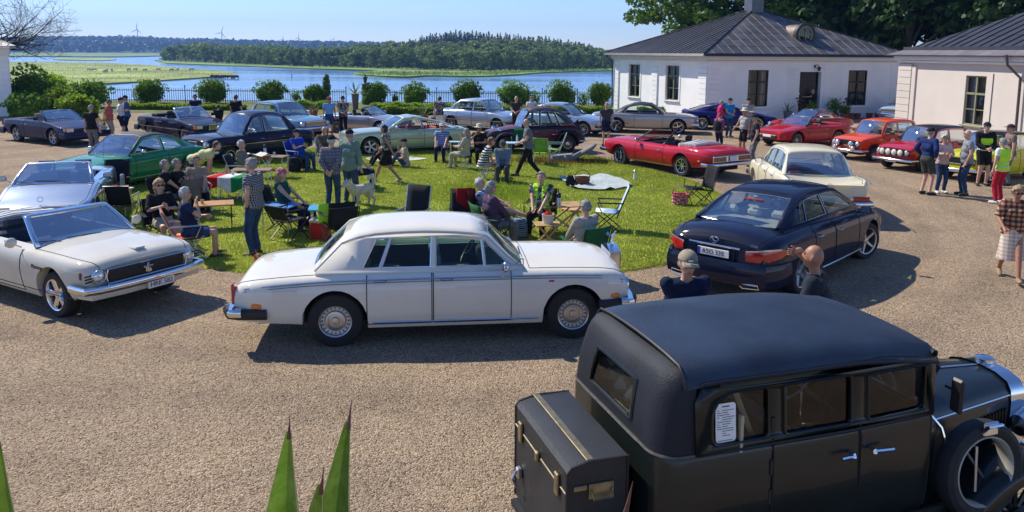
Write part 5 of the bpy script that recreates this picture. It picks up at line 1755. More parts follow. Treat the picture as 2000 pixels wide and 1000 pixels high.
# ---------------------------------------------------------------- white convertible at left
P_MU=paint('off_white_paint',(.64,.60,.49),var=.06)
sp=dict(name='convertible_car',label='off white open convertible with black grille at the left front',wb=2.743,fo=.80,ro=1.20,W=1.83,wr=.325,ww=.22,sill=.22,zf=.40,zr=.38,paint=P_MU,
 sho=[(-2.57,.78),(-2.45,.84),(-1.4,.89),(-.6,.86),(.5,.86),(1.5,.855),(2.0,.84),(2.12,.80),(2.172,.74)],
 top=[(-2.57,.78),(-2.5,.86),(-1.6,.93),(.8,.95),(1.3,.945),(1.8,.915),(2.08,.875),(2.172,.80)],
 prof=[(0,.90),(.15,.95),(.4,.985),(.62,1.0),(.8,.985),(.93,.955),(1,.90)],arch=.40,arch_up=.0,crown=2.4,cock=(-1.15,.62,.82),hood=(.82,2.16),boot=(-2.52,-1.5),doors=[(-.62,.62)],
 wheel='s5fat',rim=.68,rim_mat=CHROME,seat=leather('dark_blue_vinyl',(.03,.04,.06)),rear_seat=-.8,seat_x=-.15,nose=.06,nround=.03,frake=.10,headrest=True,frame_mat=CHROME,
 green=dict(open=True,zb=.89,zt=1.27,yb=.76,yt=.62,ws=[(.80,.89),(.58,1.05),(.33,1.23)],roof=[(.33,1.23),(.27,1.26)],bow=.14,wglass=DARKGLASS,crown=.01,round=.01,pil=2))
root,nf=car(sp)
bumper(root,nf,nf['xf'],1,.50,.10,.06,.32,out=.07,bow=.08);bumper(root,nf,nf['xr'],-1,.5,.1,.06,.3)
g_=grille_bars(root,nf['xf']+.045,-.58,.58,.555,.735,5,mt=mat('dull_grille',(.03,.03,.032),.5,.3,.1),frame=False)
m=MB();m.tube([(nf['xf']+.06,y,z) for y,z in((-.60,.55),(.60,.55),(.62,.65),(.6,.745),(-.6,.745),(-.62,.65))],.012,5,closed=True);m.build('grille_frame',CHROME,g_)
m=MB();m.box((nf['xf']+.07,0,.65),(.02,.035,.14),bev=.008);m.box((nf['xf']+.07,0,.665),(.02,.15,.03),bev=.008);m.box((nf['xf']+.07,-.03,.62),(.02,.03,.06),bev=.008);m.box((nf['xf']+.07,.03,.61),(.02,.03,.05),bev=.008);m.build('horse_badge',CHROME,g_)
m=MB();sweep_bar(m,[(nf['xf']-.2,-.86,.43),(nf['xf']+.03,-.82,.43),(nf['xf']+.09,-.4,.43),(nf['xf']+.1,.4,.43),(nf['xf']+.03,.82,.43),(nf['xf']-.2,.86,.43)],.13,.05);m.build('valance',P_MU,root)
plate(root,nf['xf']+.165,.42,1,'HRK 582',.42,.11,y=.12)
for s in(1,-1):
 lamp_round(root,nf['xf']-.005,s*.69,.665,.085)
 lamp_box(root,2.02,s*nf['side'](2.02,.68),.68,.05,.02,.10,mat('marker_brown',(.2,.04,.02),.3,0,.1),'side_marker')
 for z in(.70,.66,.62):
  lamp_box(root,nf['xf']-.0,s*.845,z,.03,.11,.02,BLACK,'fender_vent')
 mirror(root,.55,s*.87,.97,P_MU,.075)
 lamp_box(root,nf['xr']-.01,s*.6,.66,.03,.3,.12,REDLENS,'tail_light')
strip(root,nf,-2.4,2.0,.33,mat('sill_shadow',(.05,.05,.05),.6,0,0),.006,name='rocker_line')
text_mesh('Mustang',.085,SEAM,root,Matrix.Translation((1.05,-nf['side'](1.05,.68)-.004,.68))@Matrix.Rotation(math.pi/2,4,'X'),'script_badge',.002,.35)
m=MB();m.box((1.95,0,.905),(.26,.16,.03),bev=.015);m.build('hood_bulge',P_MU,root)
m=MB()
for k in range(9):m.tube([(-1.2-.05*k,-.66+.01*k,.93+.02*math.sin(k)),(-1.22-.05*k,0,.97+.02*math.sin(k*2)),(-1.2-.05*k,.66-.01*k,.93+.02*math.sin(k))],.06,6)
m.build('folded_top',mat('white_vinyl',(.6,.6,.57),.6,0,.08),root)
d1=Vector((.857,-.513,0));h1=math.atan2(d1.y,d1.x)
place(root,(130,614),(130,614),-1,.72,2.743,'front',h1)
# ---------------------------------------------------------------- dark blue modern saloon
P_LX=paint('midnight_blue_paint',(.004,.008,.03))
sp=dict(name='saloon_car',label='dark blue modern saloon with beige seats seen from behind',wb=2.97,fo=.88,ro=1.16,W=1.875,wr=.345,ww=.24,sill=.20,zf=.28,zr=.30,paint=P_LX,
 sho=[(-2.645,.86),(-2.5,.955),(-2.1,1.0),(-1.2,1.005),(0,.97),(1.0,.94),(1.8,.86),(2.2,.76),(2.365,.62)],
 top=[(-2.645,.93),(-2.55,1.035),(-2.2,1.09),(-1.6,1.12),(.9,1.02),(1.3,1.0),(1.9,.92),(2.2,.83),(2.365,.68)],
 prof=[(0,.90),(.12,.96),(.35,.995),(.6,1.0),(.8,.985),(.92,.945),(1,.87)],arch=.395,crown=2.4,cock=(-1.75,.95,.76),hood=(1.15,2.3),boot=(-2.6,-1.95),doors=[(-1.12,-.28),(-.26,.82)],handle_z=.80,hr=.014,
 wid=[(-2.645,.9),(-2.3,.97),(-1.5,1),(0,1),(1.6,1),(2.1,.95),(2.365,.8)],wheel='s5',rim=.70,rim_mat=STEEL,steer=-.35,seat=leather('beige_leather',(.46,.44,.33)),trim=leather('beige_trim',(.40,.385,.29)),rear_seat=-1.0,seat_x=.05,headrest=True,seat_top=1.02,tail=.10,rrake=-.12,nround=.1,bright=STEEL,trim_r=.007,
 green=dict(zb=1.0,zt=1.44,yb=.76,yt=.57,ws=[(1.12,1.0),(.8,1.18),(.42,1.36),(.34,1.39)],roof=[(.34,1.39),(0,1.44),(-.5,1.455),(-1.0,1.42),(-1.22,1.375)],bk=[(-1.55,1.25),(-1.95,1.07)],
  wins=[(-1.42,-1.1,-1.14,-.98),(-1.09,-.95,-.30,-.36),(-.22,-.30,1.1,.7)],fr=.055,crown=.03,bow=.16,bowb=.14,pilb=3,wipers=True,drip=False,zw=1.03,btrim=True,bglass=glass('clear_rear_glass',(.8,.86,.82),.35)))
root,nf=car(sp)
xr=nf['xr']
m=MB();m.box((-1.72,0,1.075),(.52,1.25,.03),bev=.01);m.build('parcel_shelf',leather('beige_trim',(.40,.385,.29)),root)
SEATB=leather('beige_leather',(.46,.44,.33))
for y in(-.42,0,.42):
 m=MB();m.box((-1.38,y,1.16),(.13,.27 if y else .24,.15),bev=.05);m.build('rear_headrest',SEATB,root)
m=MB();m.box((-1.43,0,1.375),(.03,.34,.025),bev=.008);m.build('brake_light',REDLENS,root)
bx=xr-.03
m=MB();sweep_bar(m,[(xr+.55,.93,.46),(xr+.25,.91,.47),(xr+.02,.80,.47),(xr-.06,.45,.47),(xr-.08,0,.47),(xr-.06,-.45,.47),(xr+.02,-.80,.47),(xr+.25,-.91,.47),(xr+.55,-.93,.46)],.34,.10);m.build('bumper',P_LX,root)
for s in(1,-1):
 m=MB()
 pts=[(xr+.52,s*.915,.80),(xr+.3,s*.90,.80),(xr+.1,s*.80,.78),(xr-.0,s*.66,.765),(xr-.035,s*.5,.755)]
 rows=[[Vector(p)+V(-.02,s*.016,-hz),Vector(p)+V(-.045,s*.02,0),Vector(p)+V(-.02,s*.012,hz)] for p,hz in zip(pts,(.02,.07,.095,.09,.075))]
 m.grid(rows);m.build('tail_light',REDLENS,root)
 m=MB();rows=[[r_[2]+V(-.004,s*.004,-.035),r_[2]+V(-.004,s*.003,.004)] for r_ in rows[1:]];m.grid(rows);m.build('tail_light_band',LENS,root)
 m=MB();m.tube([(xr-.085,s*.40,.335),(xr-.05,s*.72,.345),(xr-.04,s*.74,.29),(xr-.075,s*.5,.275)],.012,5,closed=True);m.build('exhaust_trim',CHROME,root)
 m=MB();m.box((xr-.03,s*.58,.31),(.02,.28,.05));m.build('exhaust_mouth',BLACK,root)
 mirror(root,.78,s*.90,1.04,P_LX,.085,True)
 m=MB();m.tube([(-1.05,s*(nf['side'](-1,.27)+.006),.27),(0,s*(nf['side'](0,.27)+.006),.26),(1.05,s*(nf['side'](1,.27)+.006),.27)],.016,5);m.build('sill_trim',CHROME,root)
 lamp_box(root,1.62,s*nf['side'](1.62,.74),.74,.08,.02,.03,LENS,'repeater')
m=MB();m.box((xr-.055,.0,.735),(.03,.66,.20),bev=.02);m.build('plate_recess',P_LX,root)
m=MB();m.tube([(xr-.05,-.42,.845),(xr-.075,0,.85),(xr-.05,.42,.845)],.016,6);m.build('boot_handle_trim',CHROME,root)
plate(root,xr-.078,.735,-1,'ASO 335',.52,.115,True)
m=MB();Q=Matrix.Translation((xr-.045,0,.925))@Matrix.Rotation(math.pi/2,4,'Z')@Matrix.Scale(1.35,4,(1,0,0));m.lathe([(.052,-.01),(.055,.01),(.042,.012),(.042,-.01)],20,Q,close=True);m.tube([(xr-.057,.03,.955),(xr-.057,.005,.905),(xr-.057,-.045,.905)],.008,5);m.build('emblem',CHROME,root)
Rz=Matrix.Rotation(-math.pi/2,4,'Z')@Matrix.Rotation(math.pi/2,4,'X')
text_mesh('LEXUS',.052,CHROME,root,Matrix.Translation((xr-.02,.62,.915))@Matrix.Rotation(.22,4,'Z')@Rz,'badge')
text_mesh('LS460',.052,CHROME,root,Matrix.Translation((xr-.02,-.62,.915))@Matrix.Rotation(-.22,4,'Z')@Rz,'badge')
place(root,(1554,571),(1684,504),-1,.80,2.97,'rear')
# ---------------------------------------------------------------- cream tailfin saloon
P_FT=paint('cream_paint',(.72,.65,.45))
sp=dict(name='saloon_car',label='cream saloon with small tailfins seen from behind',wb=2.70,fo=.80,ro=1.22,W=1.79,wr=.325,ww=.18,sill=.24,zf=.4,zr=.42,paint=P_FT,
 sho=[(-2.57,.90),(-2.4,.985),(-1.9,.99),(-1.2,.95),(0,.93),(1.2,.90),(1.8,.87),(2.1,.80),(2.15,.74)],
 top=[(-2.57,.80),(-2.45,.87),(-2.0,.925),(-1.5,.955),(.8,.96),(1.4,.94),(1.9,.89),(2.15,.78)],
 crown=1.6,arch=.385,cock=(-1.3,.68,.8),hood=(.9,2.1),boot=(-2.5,-1.62),doors=[(-1.0,-.25),(-.23,.66)],handle_z=.86,wheel='cap',rim=.58,disc_mat=P_FT,rim_mat=CHROME,seat=leather('wine_leather',(.13,.015,.03)),trim=leather('wine_trim',(.10,.012,.025)),rear_seat=-.9,seat_x=.05,wheelrim=mat('ivory_wheel',(.6,.57,.45),.4,0,0),drive=1,
 green=dict(zb=.955,zt=1.44,yb=.76,yt=.60,ws=[(.80,.955),(.62,1.12),(.36,1.36),(.32,1.39)],roof=[(.32,1.39),(0,1.44),(-.5,1.455),(-1.0,1.43),(-1.25,1.38)],bk=[(-1.45,1.2),(-1.68,.965)],wins=[(-1.35,-1.12,-1.0,-.9),(-.97,-.87,-.26,-.26),(-.2,-.2,.42,.34),(.45,.37,.8,.5)],fr=.045,pilb=1,bow=.12,bowb=.14,crown=.04))
root,nf=car(sp)
bumper(root,nf,nf['xr'],-1,.50,.10,.07,.4);bumper(root,nf,nf['xf'],1,.5,.1,.07,.4)
for s in(1,-1):
 lamp_box(root,nf['xr']-.005,s*.66,.60,.05,.36,.11,REDLENS,'tail_light');lamp_box(root,nf['xr']-.012,s*.46,.60,.05,.08,.09,LENS,'reversing_light')
 lamp_round(root,nf['xf']-.0,s*.70,.66,.13);mirror(root,.6,s*.82,1.0)
 m=MB();m.tube([(-2.6,s*.845,.95),(-2.4,s*.835,.995),(-1.8,s*.82,1.0)],.012,5);m.build('fin_trim',CHROME,root)
strip(root,nf,-2.4,2.0,.8,zf=lambda x:.30,r=.01,name='sill_trim')
m=MB();c=V(-2.545,0,.845)
m.tube([c+V(0,.075*math.cos(a),.075*math.sin(a)) for a in[k*math.pi/10 for k in range(20)]],.007,5,closed=True)
for a in(math.pi/2,math.pi/2+2.094,math.pi/2+4.188):m.tube([c,c+V(0,.072*math.cos(a),.072*math.sin(a))],.008,4)
m.M=None;m.build('star_emblem',CHROME,root)
plate(root,nf['xr']-.03,.62,-1,None,.5,.11)
root.location=G(1595,410)*1.0;root.rotation_euler=(0,0,R(84))
c=Vector((7.2,19.6,0));root.location=c
# ---------------------------------------------------------------- red open convertible on the right of the lawn
P_CG=paint('cherry_red_paint',(.50,.004,.025))
sp=dict(name='convertible_car',label='cherry red open convertible with white rear deck beside the lawn',wb=2.82,fo=.90,ro=1.18,W=1.88,wr=.33,ww=.22,sill=.24,zf=.36,zr=.40,paint=P_CG,
 sho=[(-2.59,.80),(-2.45,.86),(-1.6,.90),(-.7,.845),(.4,.84),(1.5,.85),(2.1,.83),(2.31,.76)],top=[(-2.59,.82),(-2.5,.885),(-1.6,.93),(.8,.93),(1.4,.935),(2.0,.90),(2.31,.78)],
 prof=[(0,.88),(.15,.94),(.4,.985),(.65,1.0),(.82,.98),(.93,.95),(1,.90)],arch=.395,cock=(-1.25,.6,.82),hood=(.8,2.26),boot=(-2.54,-1.62),doors=[(-.65,.62)],wheel='s8',rim=.66,rim_mat=CHROME,seat=leather('black_leather',(.02,.02,.022)),rear_seat=-.85,seat_x=-.1,headrest=True,frame_mat=BLACK,
 green=dict(open=True,zb=.88,zt=1.28,yb=.76,yt=.60,ws=[(.76,.88),(.5,1.06),(.22,1.25)],roof=[(.22,1.25),(.16,1.27)],bow=.14,crown=.01,round=.01,wglass=DARKGLASS))
root,nf=car(sp)
xr=nf['xr']
m=MB()
for k in range(8):m.tube([(-1.12-.07*k,-.70+.02*k,.925+.015*(k%2)),(-1.15-.07*k,0,.97+.02*(k%3)),(-1.12-.07*k,.70-.02*k,.925+.015*(k%2))],.055,6)
m.build('folded_top',mat('white_vinyl',(.6,.6,.57),.6,0,.08),root)
m=MB();m.box((xr-.02,0,.63),(.05,1.62,.20),bev=.02);m.build('rear_panel',CHROME,root)
for s in(1,-1):
 m=MB();m.box((xr-.045,s*.53,.63),(.03,.52,.13),bev=.01);tl=m.build('tail_light',mat('dark_red_lens',(.10,.012,.012),.3,0,.3,80),root)
 m=MB()
 for k in range(9):m.box((xr-.063,s*(.29+.06*k),.63),(.008,.008,.12))
 m.build('tail_light_ribs',CHROME,tl)
 lamp_box(root,-2.15,s*nf['side'](-2.15,.55),.55,.09,.02,.04,AMBER,'side_marker');mirror(root,.5,s*.88,.95)
bumper(root,nf,xr,-1,.47,.09,.06,.3);bumper(root,nf,nf['xf'],1,.48,.1,.06,.3)
plate(root,xr-.07,.63,-1,None,.30,.15)
strip(root,nf,-1.0,1.0,.28,r=.014,name='sill_trim')
strip(root,nf,-2.3,2.2,.6,zf=lambda x:nf['sho'](x)-.16,r=.004,mt=mat('red_crease',(.3,.004,.015),.3,0,0,coat=1),name='body_crease')
place(root,(1333,344),(1213,322),1,.80,2.82)
# ---------------------------------------------------------------- black vintage limousine in the right foreground
P_VT=mat('vintage_black_green',(.009,.013,.012),.32,0,.25,1.5,.04,30,coat=.35,spec=.3)
P_TOP=mat('vintage_leathercloth',(.011,.014,.022),.5,0,.35,3,.35,160,0,.3)
P_TOPR=mat('vintage_roof_cloth',(.015,.026,.048),.45,0,.4,2.2,.3,130)
BRASS=mat('aged_brass',(.30,.24,.14),.45,.8,.3,15)
vt=thing('vintage_car','black vintage limousine with leathercloth roof and luggage trunk in the foreground','car')
def vsec(w,z0,z1,r,tum,n=5):
 """half profile of the lower body"""
 return[(w*.90,z0),(w*.97,z0+(z1-z0)*.15),(w,z0+(z1-z0)*.5),(w*tum,z1)]
BELT,ROOFZ=1.25,1.80
HWB,HWR=.745,.665
plan=[(-1.19,.80),(-1.175,.88),(-1.13,.955),(-1.05,1.0),(-.6,1.0),(.1,1.0),(.6,.965),(.95,.93)]
pw=pchip(*zip(*plan))
xsv=[-1.19,-1.18,-1.165,-1.14,-1.1,-1.03,-.95,-.7,-.4,-.1,.2,.5,.75,.95]
rows=[]
for x in xsv:
 w=HWB*pw(x)
 rows.append([(x,w*.9,.50),(x,w*.98,.62),(x,w,.85),(x,w*.985,BELT-.03),(x,w*.965,BELT)])
m=MB()
for s in(1,-1):m.grid([[(p[0],p[1]*s,p[2]) for p in r_] for r_ in rows],flip=(s<0))
for k in range(4):
 a,b=rows[0][k],rows[0][k+1];m.add([a,(a[0],-a[1],a[2]),(b[0],-b[1],b[2]),b],[(0,1,2,3)])
m.build('body',P_VT,vt,40)
def yv(x,z):
 f=(z-BELT)/(ROOFZ-BELT)
 return HWB*pw(x)*.965*(1-f)+HWR*(pw(x) if x<-1.1 else(1.0 if x<.5 else 1-.03*(x-.5)/.45))*f
ztop=pchip([-1.30,-1.2,-1.05,-.6,0,.5,.95],[1.66,1.735,1.77,1.80,1.80,1.775,1.71])
m=MB()
def rear_pt(t,z):
 """t 0..1 from left side at x=-1.02 round the back to right side"""
 f=(z-BELT)/(ROOFZ-BELT);lean=.13*f*f
 hw_=HWB*.965*(1-f)+HWR*f;xb=-1.19+lean;x0=-.93;rc=.17
 segs=[(x0-(xb+rc)),math.pi/2*rc,2*(hw_-rc),math.pi/2*rc,(x0-(xb+rc))]
 L=sum(segs)*t
 if L<segs[0]:return Vector((x0-L,hw_,z))
 L-=segs[0]
 if L<segs[1]:
  a=L/rc;return Vector((xb+rc-rc*math.sin(a),hw_-rc+rc*math.cos(a),z))
 L-=segs[1]
 if L<segs[2]:return Vector((xb,hw_-rc-L,z))
 L-=segs[2]
 if L<segs[3]:
  a=L/rc;return Vector((xb+rc-rc*math.cos(a),-hw_+rc-rc*math.sin(a),z))
 L-=segs[3]
 return Vector((xb+rc+L,-hw_,z))
NT=60
W0,W1,Z0,Z1=19,41,1.35,1.60
zs=[BELT+.005,1.30,Z0,1.43,1.52,Z1,1.625,1.65]
g_=[[rear_pt(k/NT,z) for k in range(NT+1)] for z in zs]
for f_,dz in((.25,.052),(.55,.092),(1.0,.118),(2.1,.138),(3.0,.148)):
 row=[]
 for k in range(NT+1):
  p=g_[7][k];c=Vector((-.5,0,0));d=Vector((c.x-p.x,-p.y,0));d.normalize()
  row.append(Vector((p.x+d.x*.10*f_,p.y+d.y*.10*f_,1.65+dz)))
 g_.append(row)
for i in range(len(g_)-1):
 for k in range(NT):
  if 2<=i<5 and W0<=k<W1:continue
  m.add([g_[i][k],g_[i][k+1],g_[i+1][k+1],g_[i+1][k]],[(3,2,1,0)])
bm=bmesh.new();me=m.mesh('rear_quarter',P_TOP,60);bm.from_mesh(me);bmesh.ops.remove_doubles(bm,verts=bm.verts,dist=.0005);bm.to_mesh(me);bm.free()
link_mesh('rear_quarter',me,vt)
loop=[g_[2][k] for k in range(W0,W1+1)]+[g_[i][W1] for i in(3,4)]+[g_[5][k] for k in range(W1,W0-1,-1)]+[g_[i][W0] for i in(4,3)]
m=MB();m.tube([p+V(-.004,0,0) for p in loop],.014,6,closed=True);rw=m.build('rear_window_frame',P_VT,vt)
m=MB();m.add([g_[2][W0],g_[2][W1],g_[5][W1],g_[5][W0]],[(0,1,2,3)]);m.build('rear_window',glass('vintage_glass',(.84,.84,.80),.8),vt)
VG=glass('vintage_glass')
m=MB();m.tube([rear_pt(k/NT,BELT+.0)+V(-.004 if 15<k<45 else 0,0,0) for k in range(NT+1)],.013,6);m.build('belt_moulding',mat('worn_edge',(.10,.09,.07),.45,.3,.3,20),vt)
m=MB();rows=[]
xr_=[-1.0,-.9,-.8,-.5,-.2,.1,.4,.65,.85,.97]
for x in xr_:
 row=[]
 e=yv(x,1.72) if x>-1.0 else HWR*(.80+.2*math.sqrt(max(0,1-((-1.0-x)/.25)**2)))
 for c in(-1,-.985,-.94,-.86,-.6,-.3,0,.3,.6,.86,.94,.985,1):
  q=max(0,(abs(c)-.80)/.20)
  row.append((x,c*(e+.012),ztop(x)+.035*(1-c*c)-.115*q**2.6-.0))
 rows.append(row)
m.grid(rows);m.build('roof',P_TOPR,vt,60)
m=MB();m.tube([(p[0],p[1],p[2]+.004) for p in rows[0]],.011,6);m.build('roof_piping',BLACK,vt)
m=MB();fr=rows[-1]
m.grid([fr,[(p[0]+.05,p[1]*.985,p[2]-.035) for p in fr],[(p[0]+.02,p[1]*.98,p[2]-.08) for p in fr]]);m.build('sun_visor',P_TOP,vt)
ZW0,ZW1=1.30,1.625
wins=[]
def rrect(x0,x1,z0,z1,r,rc=None):
 out=[]
 rc=rc or(r,r,r,r)
 for(cx,cz,a0,q) in((x1,z0,-90,rc[1]),(x1,z1,0,rc[2]),(x0,z1,90,rc[3]),(x0,z0,180,rc[0])):
  sx=-1 if cx==x1 else 1;sz=1 if cz==z0 else-1
  for k in range(5):
   a=R(a0+22.5*k);out.append((cx+sx*q+q*math.cos(a),cz+sz*q+q*math.sin(a)))
 return out
W_Q=rrect(-.83,-.42,ZW0,ZW1,.03,(.05,.03,.03,.16));W_R=rrect(-.30,.22,ZW0,ZW1,.03);W_F=rrect(.36,.86,ZW0,ZW1-.012,.03)
for s in(1,-1):
 m=MB();mp=lambda p:Vector((p[0],(yv(p[0],p[1])+.002)*s,p[1]))
 out=[(.95,BELT),(.95,1.655)]+[(x,min(1.70,ztop(x)-.075)) for x in(.8,.5,0,-.5,-.80)]+[(-.90,1.66),(-.945,1.58),(-.945,BELT)]
 m.poly(out,[W_Q,W_R,W_F],mapf=mp);o=m.build('side_frame',P_VT,vt,60)
 md=o.modifiers.new('t','SOLIDIFY');md.thickness=.035;md.offset=-s if False else 0
 for nm,w_ in(('quarter_window',W_Q),('rear_door_window',W_R),('front_door_window',W_F)):
  m=MB();m.poly(w_,mapf=lambda p:Vector((p[0],(yv(p[0],p[1])-.004)*s,p[1])));sw=m.build(nm,VG,vt)
  m=MB();m.tube([Vector((p[0],(yv(p[0],p[1])+.018)*s,p[1])) for p in w_],.009,5,closed=True);m.build('window_bead',P_VT,sw)
 for(a,b,nm) in((-.385,.285,'rear_door'),(.30,.93,'front_door')):
  m=MB();R_=[]
  for k in range(7):
   x=a+(b-a)*k/6
   R_.append([(x,(HWB*pw(x)*f+.008)*s,z) for f,z in((.9,.51),(.98,.62),(1,.9),(.985,BELT-.05),(.97,BELT-.012))])
  m.grid(R_,flip=(s<0));dr=m.build(nm,P_VT,vt)
  m=MB();m.tube([R_[0][j] for j in range(5)],.006,4);m.tube([R_[-1][j] for j in range(5)],.006,4);m.tube([(R_[0][4][0],R_[0][4][1],BELT),(a,yv(a,1.4)*s,1.4),(a,yv(a,1.66)*s,1.66)],.006,4);m.build('door_seam',SEAM,dr)
  hx=b-.09 if nm=='rear_door' else a+.07
  y_=(HWB*pw(hx)+.01)*s
  m=MB();m.tube([(hx,y_,1.12),(hx,y_+.045*s,1.12),(hx,y_+.05*s,1.10)],.014,6);m.tube([(hx+.0,y_+.045*s,1.115),(hx+(-.02 if nm=='rear_door' else .13),y_+.05*s,1.11),(hx+(-.03 if nm=='rear_door' else .15),y_+.05*s,1.11)],.013,6);m.tube([(hx-.0,y_+.045*s,1.11),(hx-(.10 if nm=='rear_door' else 0),y_+.05*s,1.11)],.012,6);m.build('handle',CHROME,dr)
 for z in(1.38,1.10,.90):
  m=MB();m.tube([(-.395,(yv(-.395,max(z,BELT))+.02)*s,z-.05),(-.395,(yv(-.395,max(z,BELT))+.02)*s,z+.05)],.014,6);m.build('hinge',BLACK,vt)
 m=MB();m.tube([(x,(yv(x,BELT)+.008)*s,BELT) for x in np.linspace(-.93,.95,12)],.011,5);m.build('belt_moulding',BLACK,vt)
 m=MB();m.tube([(x,(yv(x,1.69)+.02)*s,min(1.695,ztop(x)-.095)) for x in np.linspace(-.9,.97,12)],.012,5);m.build('gutter',BLACK,vt)
m=MB();m.add([(.95,-.64,1.27),(.95,.64,1.27),(.97,.6,1.62),(.97,-.6,1.62)],[(0,1,2,3)]);m.build('windscreen',VG,vt)
m=MB();m.tube([(.955,-.66,1.25),(.975,-.63,1.66),(.975,.63,1.66),(.955,.66,1.25)],.03,6,closed=True);m.build('windscreen_frame',P_VT,vt)
def hood_row(x,w,zt,z0=.55):
 return[(x,w,z0),(x,w,zt-.20),(x,w*.965,zt-.11),(x,w*.84,zt-.05),(x,w*.5,zt-.012),(x,0,zt)]
rows=[hood_row(.95,.66,1.27),hood_row(1.08,.60,1.255),hood_row(1.12,.565,1.25),hood_row(1.6,.44,1.225),hood_row(2.12,.315,1.20)]
m=MB()
for s in(1,-1):m.grid([[(p[0],p[1]*s,p[2]) for p in r_] for r_ in rows[:3]],flip=(s<0))
m.build('scuttle',P_VT,vt,50)
hb=MB()
for s in(1,-1):hb.grid([[(p[0],p[1]*s,p[2]) for p in r_] for r_ in rows[2:]],flip=(s<0))
hood_=hb.build('bonnet',P_VT,vt,50)
m=MB();m.tube([(1.12,0,1.255),(2.12,0,1.205)],.009,5);m.build('bonnet_hinge',CHROME,hood_)
for s in(1,-1):
 m=MB();m.tube([(1.12,s*.552,1.12),(2.12,s*.308,1.07)],.008,5);m.build('bonnet_bead',CHROME,hood_)
 for k in range(15):
  x=1.42+k*.045;w=.565-(x-1.12)*.25
  m=MB();m.box((x,s*(w+.008),.86),(.018,.022,.26),Matrix.Rotation(-.25*s,3,'Z'),bev=.008);m.build('louvre',P_VT,hood_)
rd_=MB()
rs_=hood_row(2.12,.325,1.215,.5);rs2=hood_row(2.26,.325,1.215,.5)
for s in(1,-1):rd_.grid([[(p[0],p[1]*s,p[2]) for p in r_] for r_ in(rs_,rs2)],flip=(s<0))
rad=rd_.build('radiator_shell',CHROME,vt,50)
m=MB();m.add([(2.25,p[1],p[2]) for p in rs2]+[(2.25,-p[1],p[2]) for p in rs2[::-1][1:]],[tuple(range(11))]);m.build('radiator_core',mat('radiator_mesh',(.03,.03,.03),.5,.5,.3,80),rad)
m=MB();m.M=Matrix.Translation((2.19,0,1.21))@Matrix.Rotation(math.pi/2,4,'X');m.lathe([(.06,0),(.075,.02),(.075,.045),(.04,.06),(0,.06)],14);m.build('radiator_cap',CHROME,rad)
def fender(pts,w0,w1,s,name):
 m=MB();rows=[]
 P=catmull([(p[0],0,p[1]) for p in pts],5)
 for p in P:
  rows.append([(p.x,s*(w0+(w1-w0)*f),p.z-.07*abs(2*f-1)**2.5-(.05 if f>.99 else 0)) for f in(0,.15,.35,.5,.65,.85,1.0)])
 m.grid(rows,flip=(s>0));o=m.build(name,P_VT,vt,60)
 md=o.modifiers.new('t','SOLIDIFY');md.thickness=.012
 return o
for s in(1,-1):
 fender([(2.30,.42),(2.22,.62),(1.98,.78),(1.72,.80),(1.45,.68),(1.2,.48),(.98,.36)],.42,.84,s,'front_fender')
 fender([(-.42,.36),(-.55,.52),(-.80,.76),(-1.08,.80),(-1.38,.70),(-1.55,.46)],.52,.86,s,'rear_fender')
 m=MB();m.box((.28,s*.72,.35),(1.42,.28,.04),bev=.01);m.build('running_board',mat('running_rubber',(.02,.02,.02),.8,0,.2,30),vt)
 m=MB();m.box((.2,s*.66,.44),(2.0,.03,.18));m.build('valance',P_VT,vt)
 m=MB();Q=Matrix.Translation((2.28,s*.40,.86))@Matrix.Rotation(-math.pi/2,4,'Z');m.lathe([(0,-.2),(.08,-.16),(.13,-.06),(.145,.02),(.13,.03)],20,Q);hl=m.build('headlight',CHROME,vt)
 m=MB();m.lathe([(.13,.025),(.07,.045),(0,.05)],20,Q);m.build('lens',LENS,hl)
ty=MB();ty.lathe([(.245,-.05),(.26,-.062),(.31,-.075),(.345,-.058),(.355,-.03),(.355,.03),(.345,.058),(.31,.075),(.26,.062),(.245,.05)],40)
tm=ty.mesh('tyre',RUBBER,40)
rmb=MB();rmb.lathe([(.262,.058),(.25,.066),(.24,.05),(.232,.02),(.232,-.02),(.24,-.05),(.25,-.066),(.262,-.058)],40,m=0)
ring_only=rmb.mesh('rim',[mat('cream_rim',(.42,.40,.34),.4,.1,.15,10)],40)
for k in range(12):
 a=k*math.pi/6;rmb.tube([(.05*math.cos(a),.0,.05*math.sin(a)),(.235*math.cos(a),0,.235*math.sin(a))],[.022,.014],6,m=1)
rmb.lathe([(0,.07),(.04,.07),(.07,.04),(.07,-.04),(0,-.04)],16,m=1)
rim_full=rmb.mesh('rim',[mat('cream_rim',(.42,.40,.34),.4,.1,.15,10),P_VT],40)
for x in(1.78,-1.05):
 for s in(1,-1):
  w_=link_mesh('wheel',tm,vt,(x,s*.70,.352),(0,0,0 if s>0 else math.pi));link_mesh('rim',rim_full,w_)
